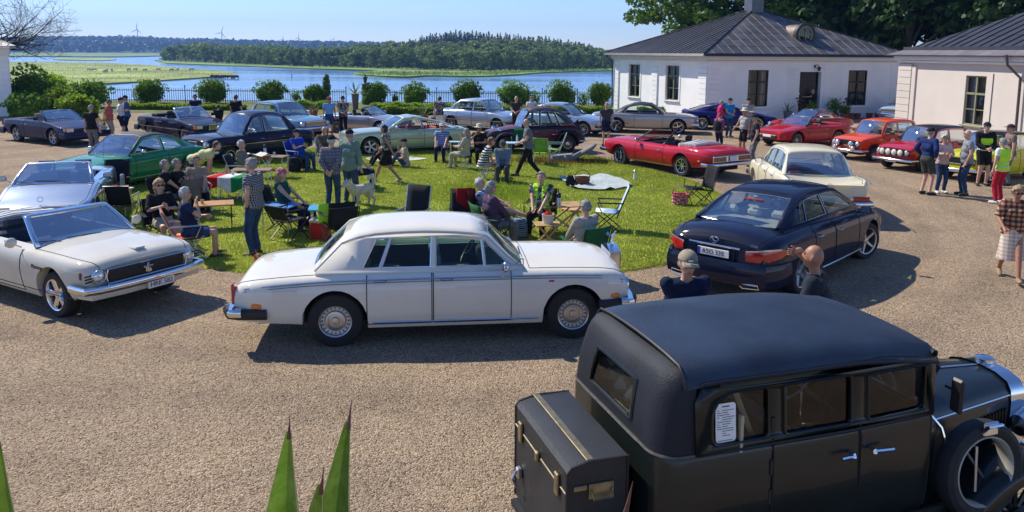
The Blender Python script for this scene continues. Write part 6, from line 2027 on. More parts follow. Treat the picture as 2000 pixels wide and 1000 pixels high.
for s in(1,-1):
 w_=link_mesh('spare_wheel',tm,vt,(1.36,s*.735,.80),(R(-4)*s,0,(0 if s>0 else math.pi)));link_mesh('rim',ring_only,w_)
 m=MB();m.tube([(1.30,s*.78,1.10),(1.30,s*.83,1.165),(1.42,s*.83,1.165),(1.42,s*.78,1.10)],.013,6)
 m.box((1.36,s*.795,1.13),(.13,.02,.10),bev=.01);m.build('spare_clamp',CHROME,w_.parent)
 m=MB();m.tube([(1.0,s*.62,1.20),(1.06,s*.66,1.12),(1.10,s*.70,.95)],.012,6);m.build('mirror_stay',CHROME,vt)
 m=MB();m.box((1.02,s*.80,1.42),(.035,.10,.24),bev=.015);m.tube([(1.02,s*.70,1.45),(1.02,s*.78,1.45)],.01,5);m.build('side_mirror',BLACK,vt)
 m=MB();m.tube([(1.36,s*.70,.95),(1.36,s*.72,.62)],.012,5);m.tube([(1.27,s*.70,.92),(1.45,s*.70,.70)],.01,5);m.build('spare_bracket',STEEL,vt)
m=MB();m.box((.3,0,.42),(3.9,.8,.12));m.box((-.15,0,.47),(2.2,1.3,.06));m.build('chassis',UNDER,vt)
for xe,s in((2.55,1),):
 m=MB();m.tube([(xe-s*.06,-.80,.50),(xe,-.6,.50),(xe,.6,.50),(xe-s*.06,.80,.50)],.022,6);m.tube([(xe-s*.06,-.80,.42),(xe,-.6,.42),(xe,.6,.42),(xe-s*.06,.80,.42)],.022,6);m.build('bumper',CHROME,vt)
TAN=leather('tan_cord',(.42,.36,.24))
m=MB();m.box((-.2,0,.56),(2.2,1.3,.03));m.build('interior_floor',BLACKC,vt)
for k in range(7):
 m=MB();m.box((-.95,-.54+.18*k,1.10),(.16,.175,.62),Matrix.Rotation(-.14,3,'Y'),bev=.06);m.build('rear_backrest_pleat',TAN,vt)
m=MB();m.box((-.72,0,.82),(.52,1.22,.18),bev=.06);m.build('rear_seat',TAN,vt)
m=MB();m.box((.18,0,.78),(.5,1.2,.16),bev=.05);m.box((-.06,0,1.0),(.12,1.2,.42),Matrix.Rotation(-.15,3,'Y'),bev=.05);m.build('front_seat',leather('dark_cord',(.10,.085,.06)),vt)
m=MB();Q=Matrix.Translation((.52,.32,1.18))@Matrix.Rotation(-.9,4,'Y')
m.tube([Q@Vector((.21*math.cos(a),.21*math.sin(a),0)) for a in[k*math.pi/10 for k in range(20)]],.011,5,closed=True)
for a in(.3,1.87,3.44,5.0):m.tube([Q@V(0,0,0),Q@Vector((.21*math.cos(a),.21*math.sin(a),0))],.008,4)
m.tube([Q@V(0,0,0),Q@V(0,0,-.6)],.02,5);m.build('steering_wheel',mat('ivory_wheel',(.6,.57,.45),.4,0,0),vt)
m=MB();m.box((-.62,-.70,1.32),(.02,.06,.3));m.tube([(-.62,-.60,1.62),(-.45,-.62,1.22)],.02,5);m.build('window_strap',TAN,vt)
m=MB();pts=rrect(-.80,-.655,1.31,1.555,.022)
m.poly(pts,mapf=lambda p:Vector((p[0],-(yv(p[0],p[1])+.006),p[1])));sh=m.build('information_sheet',WHITEP,vt)
m=MB()
def line(x0,x1,z,h=.0035):m.add([Vector((x,-(yv(x,zz)+.0085),zz)) for x,zz in((x0,z),(x1,z),(x1,z+h),(x0,z+h))],[(0,1,2,3)])
line(-.755,-.70,1.532,.006)
for k,(a,b) in enumerate(((.0,.6),(0,.3),(.0,.35),(0,.62),(0,.5),(0,.45),(0,.42),(0,.3),(0,.55),(0,.58),(0,.2),(0,.4))):
 z=1.51-k*.0145
 if k in(0,1,2,3,5,6,7,8):line(-.79,-.775+.012*(k%3),z)
 line(-.755,-.755+.09*b/.62,z)
line(-.785,-.68,1.32,.003)
m.build('printed_text',INK,sh)
TRK=mat('trunk_cloth',(.016,.017,.02),.5,0,.35,5,.25,140)
TX0,TX1,TZ0,TZ1=-1.70,-1.29,.45,1.20
m=MB();hwT=.50
prf=[(TX0,TZ0),(TX0,TZ1-.06),(TX0+.025,TZ1-.03),((TX0+TX1)/2-.05,TZ1),(TX1,TZ1-.0),(TX1,TZ0)]
n=len(prf)
m.add([(x,-hwT,z) for x,z in prf]+[(x,hwT,z) for x,z in prf],[tuple(range(n))[::-1],tuple(range(n,2*n))]+[(i,(i+1)%n,n+(i+1)%n,n+i) for i in range(n)])
tk=m.build('luggage_trunk',TRK,vt,20)
for y in(-hwT,hwT):
 m=MB();m.tube([(x,y*1.004,z) for x,z in prf],.010,5,closed=True);m.build('trunk_edging',BLACK,tk)
m=MB();m.tube([(TX0-.002,-hwT,TZ1-.2),(TX0-.002,hwT,TZ1-.2)],.006,4)
m.box(((TX0+TX1)/2-.05,0,TZ1+.004),(.05,2*hwT,.012),bev=.004);m.build('trunk_hinge',BRASS,tk)
for y in(-.36,.36):
 m=MB();m.box((TX0-.012,y,TZ1-.2),(.02,.06,.15),bev=.006);m.build('hasp',BRASS,tk)
 m=MB();m.box((TX0-.02,y,TZ0+.24),(.04,.06,.08),bev=.01);m.tube([(TX0-.04,y,TZ0+.26),(TX0-.07,y,TZ0+.2),(TX0-.04,y,TZ0+.13)],.01,5);m.build('clasp',STEEL,tk)
m=MB();m.box((TX0-.015,0,TZ1-.2),(.025,.05,.07),bev=.008);m.build('lock',BRASS,tk)
for y,s in((-hwT,-1),(hwT,1)):
 m=MB();m.box((-1.47,y+s*.008,TZ1-.20),(.17,.014,.10),bev=.004);pl=m.build('handle_plate',BRASS,tk)
 m=MB();m.tube([(-1.54,y+s*.02,TZ1-.19),(-1.535,y+s*.045,TZ1-.235),(-1.405,y+s*.045,TZ1-.235),(-1.40,y+s*.02,TZ1-.19)],.009,5);m.build('trunk_handle',BRASS,tk)
 m=MB();m.box((-1.61,y+s*.006,TZ1-.17),(.09,.012,.035),bev=.012);m.build('trunk_fitting',BRASS,tk)
m=MB();m.box((-1.5,0,TZ0-.03),(.5,.9,.04));m.build('luggage_rack',BLACK,vt)
VH=R(18.0)
f=Vector((math.cos(VH),math.sin(VH),0));l=Vector((-f.y,f.x,0))
tgt=G(1292,738,1.74)
vt.location=tgt-f*(-1.14)-l*(-.62);vt.location.z=0
vt.rotation_euler=(0,0,VH)
print('VINTAGE at',vt.location)
# ---------------------------------------------------------------- the other cars
def mk(name,label,wb,fo,ro,W,wr,pt,belt,hoodf,cowl,deck,tailz,g,**kw):
 """compact saloon/open car: heights of belt, hood front, cowl, deck and tail; g = (windscreen base x, top x, rear roof x, rear glass base x, roof z) or with None for open"""
 xf,xr=wb/2+fo,-wb/2-ro
 wsb,wst,rr,bb,zt=g
 opn=rr is None
 dk=bb if bb is not None else-wb/2+.25
 sho_=[(xr,tailz-.06),(xr+.15,tailz),(dk-.1 if dk-.1>xr+.3 else xr+.4,belt+.01),(wsb,belt),(xf-.45,hoodf),(xf-.1,hoodf-.05),(xf,hoodf-.13)]
 top_=[(xr,tailz-.04),(xr+.1,tailz+.03),(dk if dk>xr+.3 else xr+.35,deck),(wsb+.04,cowl),(xf-.4,hoodf+.035),(xf,hoodf-.06)]
 sp=dict(name=name,label=label,wb=wb,fo=fo,ro=ro,W=W,wr=wr,paint=pt,sho=sho_,top=top_,cock=((-wb/2+.28) if opn else max(dk+.25,xr+.6),wsb-.1,.8),hood=(wsb+.12,xf-.06),boot=(xr+.05,dk-.05) if dk-.05>xr+.3 else None,seat_x=kw.pop('seat_x',-.1),arch=wr+.06)
 zb=belt+.02
 yb=W/2*.845
 gd=dict(zb=zb,zt=zt-.03,yb=yb,yt=kw.pop('yt',yb*.8),ws=[(wsb,zb),((wsb+wst)/2+.04,zb+(zt-.05-zb)*.5),(wst,zt-.05)],bow=kw.pop('bow',.12),fr=kw.pop('fr',.05),glass=kw.pop('glass',CARGLASS),crown=kw.pop('crown_r',.03))
 gd['bglass']=kw.pop('bglass',gd['glass'])
 if opn:
  gd.update(open=True,roof=[(wst,zt-.05),(wst-.05,zt-.035)],crown=.01,round=.01)
 else:
  gd.update(roof=kw.pop('roofpts',[(wst,zt-.05),(wst-.35,zt-.012),((wst+rr)/2,zt),(rr+.25,zt-.015),(rr,zt-.05)]),bk=[((rr+bb)/2-.03,(zt-.05+deck)/2+.02),(bb,deck-.01)],wins=kw.pop('wins'),pilb=kw.pop('pilb',3),drip_mat=kw.pop('drip_mat',CHROME),strim=kw.pop('strim',True))
 for k in list(kw):
  if k.startswith('g_'):gd[k[2:]]=kw.pop(k)
 sp['green']=gd
 bump=kw.pop('bump',CHROME);bz=kw.pop('bz',.47);lights=kw.pop('lights',None);tails=kw.pop('tails',None);mir=kw.pop('mir',CHROME)
 bh=kw.pop('bh',.11)
 sp.update(kw)
 root,nf=car(sp)
 if bump:
  bumper(root,nf,xf,1,bz,bh,.07,.3,bump);bumper(root,nf,xr,-1,bz,bh,.07,.3,bump)
 for s in(1,-1):
  if lights:
   kind,z,ys,r=lights
   for y in ys:
    if kind=='o':lamp_round(root,xf-.02+.03*(1-(y/nf['hw'])**2),s*y,z,r)
    else:lamp_box(root,xf-.015,s*y,z,.06,r*2.4,r*1.3,LENS,'headlight')
  if tails:lamp_box(root,xr-.005,s*tails[0],tails[1],.05,tails[2],tails[3],REDLENS,'tail_light')
  if mir:mirror(root,wsb-.25,s*W/2*.97,belt+.12,mir,.07,mir is not CHROME)
 return root,nf
BLK=leather('black_leather',(.02,.02,.022));GREY=leather('grey_cloth',(.12,.125,.13));REDL=leather('red_leather',(.30,.02,.02))
P=paint('emerald_green_paint',(.004,.22,.09))
r,n=mk('coupe_car','green coupe with black vinyl roof on the left of the lawn',2.58,.78,.92,1.70,.305,P,.86,.80,.90,.93,.84,(.72,.18,-.72,-1.72,1.34),doors=[(-.55,.66)],wins=[(-1.25,-.92,-.55,-.52),(-.45,-.43,.75,.4)],roof_mat=mat('black_vinyl_roof',(.02,.02,.022),.6,0,.2,20,.2,120),wheel='s8',rim=.62,rim_mat=STEEL,rear_seat=-.9,seat=BLK,lights=('b',.64,(.55,),.09),tails=(.5,.66,.4,.12),rim_dark=BLACK)
grille_bars(r,n['xf']+.02,-.42,.42,.57,.71,6)
for s in(1,-1):lamp_box(r,n['xf']-.02,s*.76,.64,.06,.08,.13,AMBER,'indicator')
strip(r,n,-2.0,1.9,.3,r=.006,name='sill_trim')
m=MB();m.box((-.1,0,1.372),(.62,.66,.012));m.build('sunroof',mat('sunroof_sheet',(.45,.5,.55),.25,.3,.1),r)
m=MB();m.tube([(1.6,.72,.85),(1.55,.74,1.5)],.005,4);m.build('aerial',BLACK,r)
place(r,(355,343),(224,376),1,.7,2.58,'front',R(251))
SILV=paint('silver_blue_paint',(.42,.47,.53),.75,.3)
r,n=mk('roadster_car','silver open roadster behind the white convertible at the left edge',2.43,.80,.86,1.78,.32,SILV,.90,.74,.93,.97,.90,(.66,.06,None,None,1.29),doors=[(-.6,.62)],wheel='s7',rim=.7,rim_mat=STEEL,seat=leather('pale_grey_leather',(.3,.33,.36)),headrest=True,lights=('b',.62,(.62,),.1),tails=(.66,.75,.3,.16),bump=SILV,bz=.42,bh=.2,mir=SILV,frame_mat=SILV,seat_top=.98,g_wglass=DARKGLASS)
for s in(1,-1):
 m=MB();m.tube([(-.62,s*.22,.95),(-.66,s*.22,1.22),(-.66,s*.5,1.22),(-.62,s*.5,.95)],.03,6);m.build('roll_hoop',BLACK,r)
m=MB();m.tube([(n['xf']-.12,.05*math.cos(a),.80+.05*math.sin(a)) for a in[k*math.pi/6 for k in range(12)]],.006,4,closed=True);m.build('emblem',CHROME,r)
r.location=(-9.75,16.9,0);r.rotation_euler=(0,0,R(-71))
P=paint('navy_paint',(.004,.008,.04))
r,n=mk('saloon_car','rounded navy blue fifties saloon with chrome grille behind the picnic tables',2.65,.80,1.0,1.74,.32,P,.93,.93,.97,.98,.86,(.72,.30,-.95,-1.45,1.54),doors=[(-.95,-.1),(-.08,.68)],wins=[(-1.15,-.85,-.14,-.14),(-.06,-.06,.46,.32),(.48,.34,.75,.45)],wheel='disc',rim=.58,disc_mat=P,rear_seat=-.95,seat=GREY,lights=('o',.72,(.66,),.09),tails=(.62,.66,.12,.18),crown=2.0,crown_r=.06,nose=.16,tail=.16,roofpts=[(.30,1.49),(-.05,1.55),(-.4,1.56),(-.75,1.53),(-1.0,1.46)],yt=.60,seam=.006)
m=MB()
for k in range(9):m.box((n['xf']+.02,-.2+.05*k,.62),(.04,.018,.34),bev=.006)
m.tube([(n['xf']+.02,-.26,.44),(n['xf']+.02,.26,.44),(n['xf']+.0,.22,.8),(n['xf']+.0,-.22,.8)],.022,6,closed=True);m.build('grille',CHROME,r)
strip(r,n,-1.6,1.9,.66,r=.008)
place(r,(575,305),(447,323),1,.7,2.65,'front',R(236))
P=paint('pale_green_paint',(.42,.47,.30),.2)
r,n=mk('fastback_car','pale green sixties fastback coupe with red seats behind the lawn',2.74,.78,1.09,1.74,.325,P,.86,.82,.90,.90,.84,(.70,.10,-.62,-2.02,1.30),doors=[(-.62,.66)],wins=[(-.66,-.56,-.58,-.48),(-.62,-.52,.72,.35)],wheel='s5fat',rim=.68,rim_mat=STEEL,rim_dark=BLACK,rear_seat=-.9,seat=REDL,trim=REDL,dash=REDL,lights=('o',.66,(.66,),.085),tails=(.55,.66,.2,.18),pilb=4)
for s in(1,-1):
 for k in range(5):
  m=MB();m.box((-.80-.085*k,s*(.70-.012*k),1.06),(.025,.02,.22-.02*k),Matrix.Rotation(.5,3,'Y'),bev=.006);m.build('gill',BLACK,r)
strip(r,n,-1.0,1.3,.56,mat('green_trim',(.05,.06,.03),.5,0,0),.008)
place(r,(876,296),(723,303),1,.7,2.74,'front')
P=paint('light_blue_paint',(.12,.24,.38))
r,n=mk('saloon_car','light blue boxy saloon behind the navy saloon',2.60,.80,1.2,1.73,.315,P,.90,.84,.94,.96,.88,(.80,.34,-1.0,-1.42,1.45),doors=[(-.45,.75)],wins=[(-1.2,-.95,-.45,-.42),(-.36,-.34,.8,.45)],wheel='disc',rim=.58,disc_mat=STEEL,rear_seat=-.85,seat=BLK,lights=('o',.66,(.66,),.09),tails=(.6,.66,.14,.2))
grille_bars(r,n['xf']+.02,-.52,.52,.56,.74,5)
r.location=(-10.0,34.6,0);r.rotation_euler=(0,0,R(-36))
P=paint('dark_navy_paint',(.004,.008,.035))
r,n=mk('convertible_car','dark navy open four seater with square headlamps at left',2.715,.84,1.1,1.74,.315,P,.90,.78,.93,.95,.88,(.80,.26,None,None,1.36),doors=[(-.5,.74)],wheel='mesh',rim=.7,rim_mat=STEEL,rear_seat=-.9,seat=BLK,lights=('b',.66,(.62,),.1),tails=(.6,.7,.3,.14),bump=P,bz=.42,bh=.22,headrest=True,mir=P,frame_mat=CHROME)
grille_bars(r,n['xf']+.05,-.25,.25,.5,.76,6)
for s in(1,-1):lamp_box(r,n['xf']-.04,s*.8,.66,.1,.12,.13,AMBER,'indicator')
strip(r,n,-2.2,2.0,.52,r=.01,mt=mat('grey_moulding',(.1,.11,.12),.5,0,0))
m=MB();m.box((-1.25,0,.98),(.5,1.3,.1),bev=.04);m.build('folded_top',BLACKC,r)
place(r,(272,262),(366,279),-1,.7,2.715,'front',R(-38))
P=paint('royal_navy_paint',(.004,.012,.065))
r,n=mk('roadster_car','dark blue open roadster with silver wheels at the far left',2.515,.86,1.05,1.81,.325,P,.88,.74,.92,.94,.86,(.70,.14,None,None,1.28),doors=[(-.6,.64)],wheel='s6',rim=.7,rim_mat=STEEL,seat=leather('cream_seat',(.34,.3,.24)),trim=leather('tan_trim',(.2,.16,.12)),headrest=True,lights=('b',.62,(.66,),.11),tails=(.66,.7,.3,.16),bump=P,bz=.42,bh=.24,mir=P)
for s in(1,-1):lamp_box(r,n['xf']-.09,s*.8,.62,.16,.1,.1,AMBER,'indicator')
place(r,(2,276),(111,284),-1,.72,2.515,'front',R(-30))
P=paint('silver_lilac_paint',(.45,.42,.45),.6,.3)
r,n=mk('roadster_car','small silver open roadster in front of the fence gap',2.265,.80,.9,1.68,.30,P,.80,.68,.84,.85,.80,(.62,.16,None,None,1.20),doors=[(-.55,.6)],wheel='s8',rim=.7,rim_mat=STEEL,seat=BLK,headrest=True,lights=('b',.58,(.6,),.09),tails=(.6,.66,.3,.14),bump=P,bz=.4,bh=.22,mir=P,frame_mat=BLACK)
place(r,(661,259),(740,268),-1,.66,2.265,'rear',R(-22))
P=paint('arctic_silver_paint',(.40,.46,.54),.65,.3)
r,n=mk('saloon_car','silver blue eighties saloon with black trim in front of the fence',2.625,.82,1.15,1.70,.315,P,.90,.80,.93,.98,.90,(.82,.32,-.95,-1.45,1.42),doors=[(-.98,-.12),(-.10,.78)],wins=[(-1.28,-1.05,-1.0,-.82),(-.96,-.80,-.14,-.13),(-.06,-.06,.82,.42)],wheel='mesh',rim=.66,rim_mat=STEEL,rear_seat=-.95,seat=BLK,lights=('o',.66,(.42,.66),.07),tails=(.58,.68,.36,.14),bump=BLACK,mir=BLACK,bright=BLACK)
grille_bars(r,n['xf']+.02,-.34,.34,.58,.74,8,True)
strip(r,n,-2.2,2.0,.50,BLACK,.016)
m=MB();m.box((-.2,0,1.455),(.7,.6,.012));m.build('sunroof',BLACK,r)
place(r,(877,249),(973,258),-1,.68,2.625,'front',R(-32))
P=paint('polaris_silver_paint',(.42,.47,.55),.65,.3)
r,n=mk('coupe_car','silver blue pillarless coupe behind the burgundy snail shaped car',2.625,.88,1.2,1.725,.325,P,.88,.76,.91,.95,.86,(.85,.25,-.85,-1.6,1.36),doors=[(-.5,.8)],wins=[(-1.25,-.95,-.45,-.42),(-.42,-.40,.82,.38)],wheel='s10',rim=.68,rim_mat=STEEL,rear_seat=-.85,seat=BLK,lights=('o',.62,(.42,.66),.07),tails=(.58,.68,.36,.14),bump=BLACK,mir=BLACK,bright=BLACK)
for s in(1,-1):lamp_box(r,n['xf']-.12,s*.83,.55,.14,.06,.06,AMBER,'indicator')
m=MB();m.box((-.15,0,1.395),(.7,.6,.012));m.build('sunroof',BLACK,r)
place(r,(1075,258),(1141,266),-1,.68,2.625,'front',R(-27))
P=paint('champagne_paint',(.42,.38,.33),.55,.3)
r,n=mk('coupe_car','champagne muscle coupe with dark vinyl roof beside the pavilion',2.845,.88,1.25,1.92,.34,P,.88,.84,.93,.95,.84,(.72,.14,-.72,-1.5,1.34),doors=[(-.6,.7)],wins=[(-1.12,-.78,.78,.4)],wheel='s5',rim=.7,rim_mat=CHROME,rear_seat=-.9,seat=BLK,lights=('o',.66,(.56,.78),.08),tails=(.6,.55,.3,.12),roof_mat=mat('navy_vinyl_roof',(.02,.022,.035),.55,0,.2,20,.2,100),g_side_mat=mat('navy_vinyl_roof',(.02,.022,.035)),crown=2.2)
place(r,(1204,258),(1324,262),-1,.76,2.845,'mid',R(-12))
P=paint('deep_blue_paint',(.008,.008,.12))
r,n=mk('sports_car','deep blue low sports car in front of the pavilion',2.685,.98,.78,1.86,.335,P,.86,.68,.88,.92,.92,(.75,-.02,-.55,-1.75,1.24),doors=[(-.6,.62)],wins=[(-1.05,-.6,.72,.2)],wheel='s10',rim=.76,rim_mat=CHROME,seat=BLK,tails=(.5,.72,.4,.12),bump=None,mir=P,bright=BLACK,nose=.2,glass=DARKGLASS)
for s in(1,-1):lamp_box(r,n['xf']-.3,s*.70,.60,.25,.12,.06,LENS,'headlight')
place(r,(1370,253),(1483,255),-1,.76,2.685,'rear',R(-4))
P=paint('soul_red_paint',(.42,.004,.015))
r,n=mk('roadster_car','metallic red modern open roadster near the pavilion door',2.31,.80,.82,1.735,.31,P,.80,.70,.86,.90,.84,(.60,.12,None,None,1.22),doors=[(-.6,.55)],wheel='s10',rim=.74,rim_mat=STEEL,rim_dark=BLACK,seat=BLK,headrest=True,tails=(.6,.68,.25,.1),bump=None,mir=P,frame_mat=BLACK,nose=.2,prof=[(0,.92),(.12,.97),(.35,.985),(.62,.97),(.85,1.0),(.95,.97),(1,.90)])
for s in(1,-1):lamp_box(r,n['xf']-.16,s*.60,.60,.2,.2,.06,BLACK,'headlight',rz=-.5*s)
m=MB();m.box((n['xf']+.01,0,.42),(.06,.95,.16),bev=.03);m.build('grille',BLACK,r)
plate(r,n['xf']+.05,.45,1,None,.44,.1)
place(r,(1640,300),(1553,288),1,.72,2.31,'front',R(207))
P=paint('signal_red_paint',(.40,.01,.012))
r,n=mk('roadster_car','small red classic car with bubble windscreen behind the modern roadster',2.31,.7,.85,1.52,.30,P,.82,.74,.86,.88,.80,(.45,.0,-.5,-1.1,1.22),doors=[(-.5,.45)],wins=[(-.85,-.5,.5,.2)],wheel='disc',rim=.6,disc_mat=STEEL,seat=BLK,lights=('o',.6,(.58,),.09),tails=(.55,.6,.1,.16),roofpts=[(0,1.17),(-.2,1.21),(-.5,1.17)],roof_mat=CARGLASS)
r.location=(13.6,36.2,0);r.rotation_euler=(0,0,R(205))
def mini(label,col,nm,rear,frontp,lampk,**kw):
 P=paint(nm,col)
 r,n=mk('compact_car',label,2.036,.60,.52,1.41,.255,P,.86,.80,.90,.90,.78,(.52,.25,-1.22,-1.42,1.35),doors=[(-.38,.55)],wins=[(-1.3,-1.1,-.36,-.34),(-.29,-.29,.6,.35)],wheel='s8',rim=.66,ww=.19,tuck=-.03,rear_seat=-.75,seat_x=-.05,tails=(.58,.6,.1,.22),bz=.36,bh=.07,trim_r=.007,mir=BLACK,prof=[(0,.95),(.2,.985),(.6,1.0),(.9,.97),(1,.93)],nose=.03,yt=.52,**kw)
 g_=grille_bars(r,n['xf']+.01,-.58,.58,.52,.70,5,mt=mat('dull_grille',(.03,.03,.032),.5,.3,.1))
 for s in(1,-1):
  lamp_round(r,n['xf']+.03,s*.50,.61,.078)
  m=MB();a_=[Vector((1.018+.335*math.cos(t),s*.72,.26+.335*math.sin(t))) for t in[k*math.pi/8 for k in range(9)]];m.tube(a_,.035,6);a_=[p-Vector((2.036,0,0)) for p in a_];m.tube(a_,.035,6);m.build('arch_flare',BLACK,r)
 if lampk=='round':
  for y in(-.28,.28):lamp_round(r,n['xf']+.13,y,.60,.085)
  for y in(-.38,.38):lamp_round(r,n['xf']+.14,y,.43,.08)
 elif lampk=='four':
  wh=mat('lamp_cover',(.7,.66,.55),.5,0,.08)
  for y in(-.33,-.11,.11,.33):lamp_round(r,n['xf']+.10,y,.61,.10,lens=wh,ring=BLACK)
 plate(r,n['xf']+.10,.33,1,None,.4,.1)
 place(r,rear,frontp,1,.62,2.036,'front',R(207))
 return r,n
r,n=mini('orange compact car with four chrome spot lamps',(.72,.075,.008),'orange_paint',(1760,330),(1702,314),'round',rim_mat=STEEL,seat=GREY)
m=MB();m.lathe([(0,0),(.16,0)],20,Matrix.Translation((.1,.712,.62)));m.build('door_roundel',WHITEP,r)
r,n=mini('red compact car with four pale lamp covers and black roof',(.46,.008,.02),'mini_red_paint',(1860,350),(1799,335),'four',seat=BLK,roof_mat=paint('gloss_black_paint',(.015,.012,.014)))
m=MB();m.tube([(.5,-.3,1.3),(.35,-.3,1.75)],.004,4);m.build('aerial',BLACK,r)
r,n=mini('yellow compact car with black roof at the right edge',(.62,.58,.008),'yellow_paint',(1990,376),(1928,356),'none',seat=BLK,roof_mat=paint('gloss_black_paint',(.015,.012,.014)))
strip(r,n,-.8,.7,.6,P_VT,.004)
P=paint('sky_blue_paint',(.30,.42,.58))
r,n=mk('saloon_car','pale blue car half hidden between pavilion and wing',2.5,.75,.95,1.65,.31,P,.88,.84,.92,.94,.85,(.75,.3,-.95,-1.4,1.4),doors=[(-.5,.7)],wins=[(-1.2,-.95,-.45,-.42),(-.36,-.34,.75,.4)],wheel='disc',rim=.6,disc_mat=STEEL,seat=BLK,lights=('o',.66,(.6,),.08),tails=(.6,.6,.14,.2))
grille_bars(r,n['xf']+.02,-.5,.5,.58,.74,4)
r.location=(22.6,45.3,0);r.rotation_euler=(0,0,R(216))
P2=paint('burgundy_paint',(.10,.012,.03));PK=paint('snail_black_paint',(.010,.010,.016))
r,n=mk('compact_car','burgundy and black snail shaped car with roll back roof',2.40,.55,.80,1.16,.33,PK,.95,.86,1.0,.86,.66,(.52,.26,-1.52,-1.75,1.58),doors=[(-.95,-.18),(-.16,.5)],wins=[(-1.55,-.95,-1.0,-.72),(-.92,-.66,-.2,-.2),(-.12,-.12,.5,.3)],wheel='disc',rim=.52,ww=.14,tuck=-.12,disc_mat=mat('grey_wheel',(.12,.12,.12),.5,.2,.1),rear_seat=-.85,seat=GREY,bump=CHROME,bz=.42,bh=.05,crown=1.7,crown_r=.05,roofpts=[(.26,1.53),(-.1,1.6),(-.5,1.61),(-.9,1.52),(-1.3,1.28),(-1.52,1.08)],yt=.44,roof_mat=mat('roll_roof_cloth',(.05,.028,.035),.7,0,.3,10,.3,60),hood_mat=P2,arch=.35,nose=.3,tail=.3,bglass=DARKGLASS,mir=CHROME,pilb=4)
for s in(1,-1):
 for x0,r0 in((1.2,.43),(-1.2,.44)):
  m=MB();rows=[]
  for k in range(13):
   a=R(-5+190*k/12);rr=r0*(1.0+.10*math.sin(a))
   rows.append([Vector((x0+rr*q*math.cos(a),s*y,.33+rr*q*math.sin(a)*(1.0 if x0>0 else 1.05))) for y,q in((.46,.92),(.54,1.0),(.66,1.02),(.735,.97),(.745,.84))])
  m.grid(rows);o=m.build('mudguard',PK,r,60);md=o.modifiers.new('t','SOLIDIFY');md.thickness=.012
 m=MB();m.grid([[(x,s*(n['side'](x,z)+.006),z) for z in(.5,.6,.7,.8,.86)] for x in np.linspace(-.93,.48,12)]);m.build('door_panel',P2,r)
 m=MB();Q=Matrix.Translation((1.42,s*.46,.86))@Matrix.Rotation(-math.pi/2,4,'Z');m.lathe([(0,-.14),(.07,-.1),(.095,0),(.08,.01),(0,.03)],14,Q);m.build('headlight',CHROME,r)
m=MB()
for k in range(4):m.tube([(.30-.3*k,-.4,1.585+.02*(k%2)+.05*math.sin(k)),(.28-.3*k,0,1.66),(.30-.3*k,.4,1.585+.02*(k%2))],.022,5)
m.build('roof_folds',mat('roll_roof_cloth',(.05,.028,.035)),r)
place(r,(1108,298),(985,303),1,.66,2.40,'rear',R(196))
# ================================================================ people
def cloth(name,col,var=.15):return mat(name,col,.9,0,var,9,.9,13,0,.2)
def patt(name,kind,c1,c2,sc=20.0,c3=None):
 """striped, checked or flowered cloth"""
 if name in _mats:return _mats[name]
 m=bpy.data.materials.new(name);nt,b=nodes_of(m);N,Lk=nt.nodes.new,nt.links.new
 tc=N('ShaderNodeTexCoord');b.inputs['Roughness'].default_value=.9;b.inputs['Specular IOR Level'].default_value=.2
 def ramp(sock,a,c,p=.5,w=.06):
  rp=N('ShaderNodeValToRGB');rp.color_ramp.elements[0].position=p-w;rp.color_ramp.elements[1].position=p+w
  rp.color_ramp.elements[0].color=tuple(a)+(1,);rp.color_ramp.elements[1].color=tuple(c)+(1,);Lk(sock,rp.inputs[0]);return rp.outputs[0]
 def wave(axis,s_):
  w=N('ShaderNodeTexWave');w.bands_direction=axis;w.inputs['Scale'].default_value=s_;w.inputs['Distortion'].default_value=.6;Lk(tc.outputs['Object'],w.inputs['Vector']);return w.outputs['Fac']
 if kind=='stripe':col=ramp(wave('Z',sc),c1,c2)
 elif kind=='plaid':
  mx=N('ShaderNodeMix');mx.data_type='RGBA';mx.blend_type='MULTIPLY';mx.inputs[0].default_value=1
  Lk(ramp(wave('Z',sc),c1,c2,.55,.2),mx.inputs[6]);Lk(ramp(wave('X',sc),c3 or c1,(1,1,1),.4,.2),mx.inputs[7]);col=mx.outputs[2]
 else:
  v=N('ShaderNodeTexNoise');v.inputs['Scale'].default_value=sc;v.inputs['Detail'].default_value=2;Lk(tc.outputs['Object'],v.inputs['Vector']);col=ramp(v.outputs['Fac'],c1,c2,.54,.02)
 Lk(col,b.inputs['Base Color'])
 _mats[name]=m
 return m
SKIN=mat('skin',(.58,.33,.235),.5,0,.10,14,.1,60)
SKIN2=mat('tanned_skin',(.40,.185,.11),.5,0,.10,14,.1,60)
EYE=mat('dark_eye',(.02,.015,.012),.3,0,0);LIP=mat('lip',(.36,.12,.10),.5,0,0)
HAIRG=mat('grey_hair',(.27,.26,.245),.7,0,.3,40,.6,120);HAIRW=mat('white_hair',(.5,.485,.455),.7,0,.2,40,.6,120);HAIRB=mat('brown_hair',(.07,.04,.025),.6,0,.3,40,.6,120)
HAIRD=mat('dark_hair',(.018,.014,.012),.55,0,.3,40,.5,120);HAIRY=mat('blonde_hair',(.40,.26,.12),.65,0,.25,40,.6,120);HAIRR=mat('reddish_hair',(.22,.08,.03),.65,0,.25,40,.6,120)
JEANS=cloth('blue_jeans',(.035,.065,.14),.3);NAVY=cloth('navy_cloth',(.012,.018,.05));BLKC=cloth('black_cotton',(.014,.014,.016));BEIGE=cloth('beige_cotton',(.42,.36,.27));GREYC=cloth('grey_cotton',(.16,.16,.17));WHT=cloth('white_cotton',(.72,.71,.69),.06)
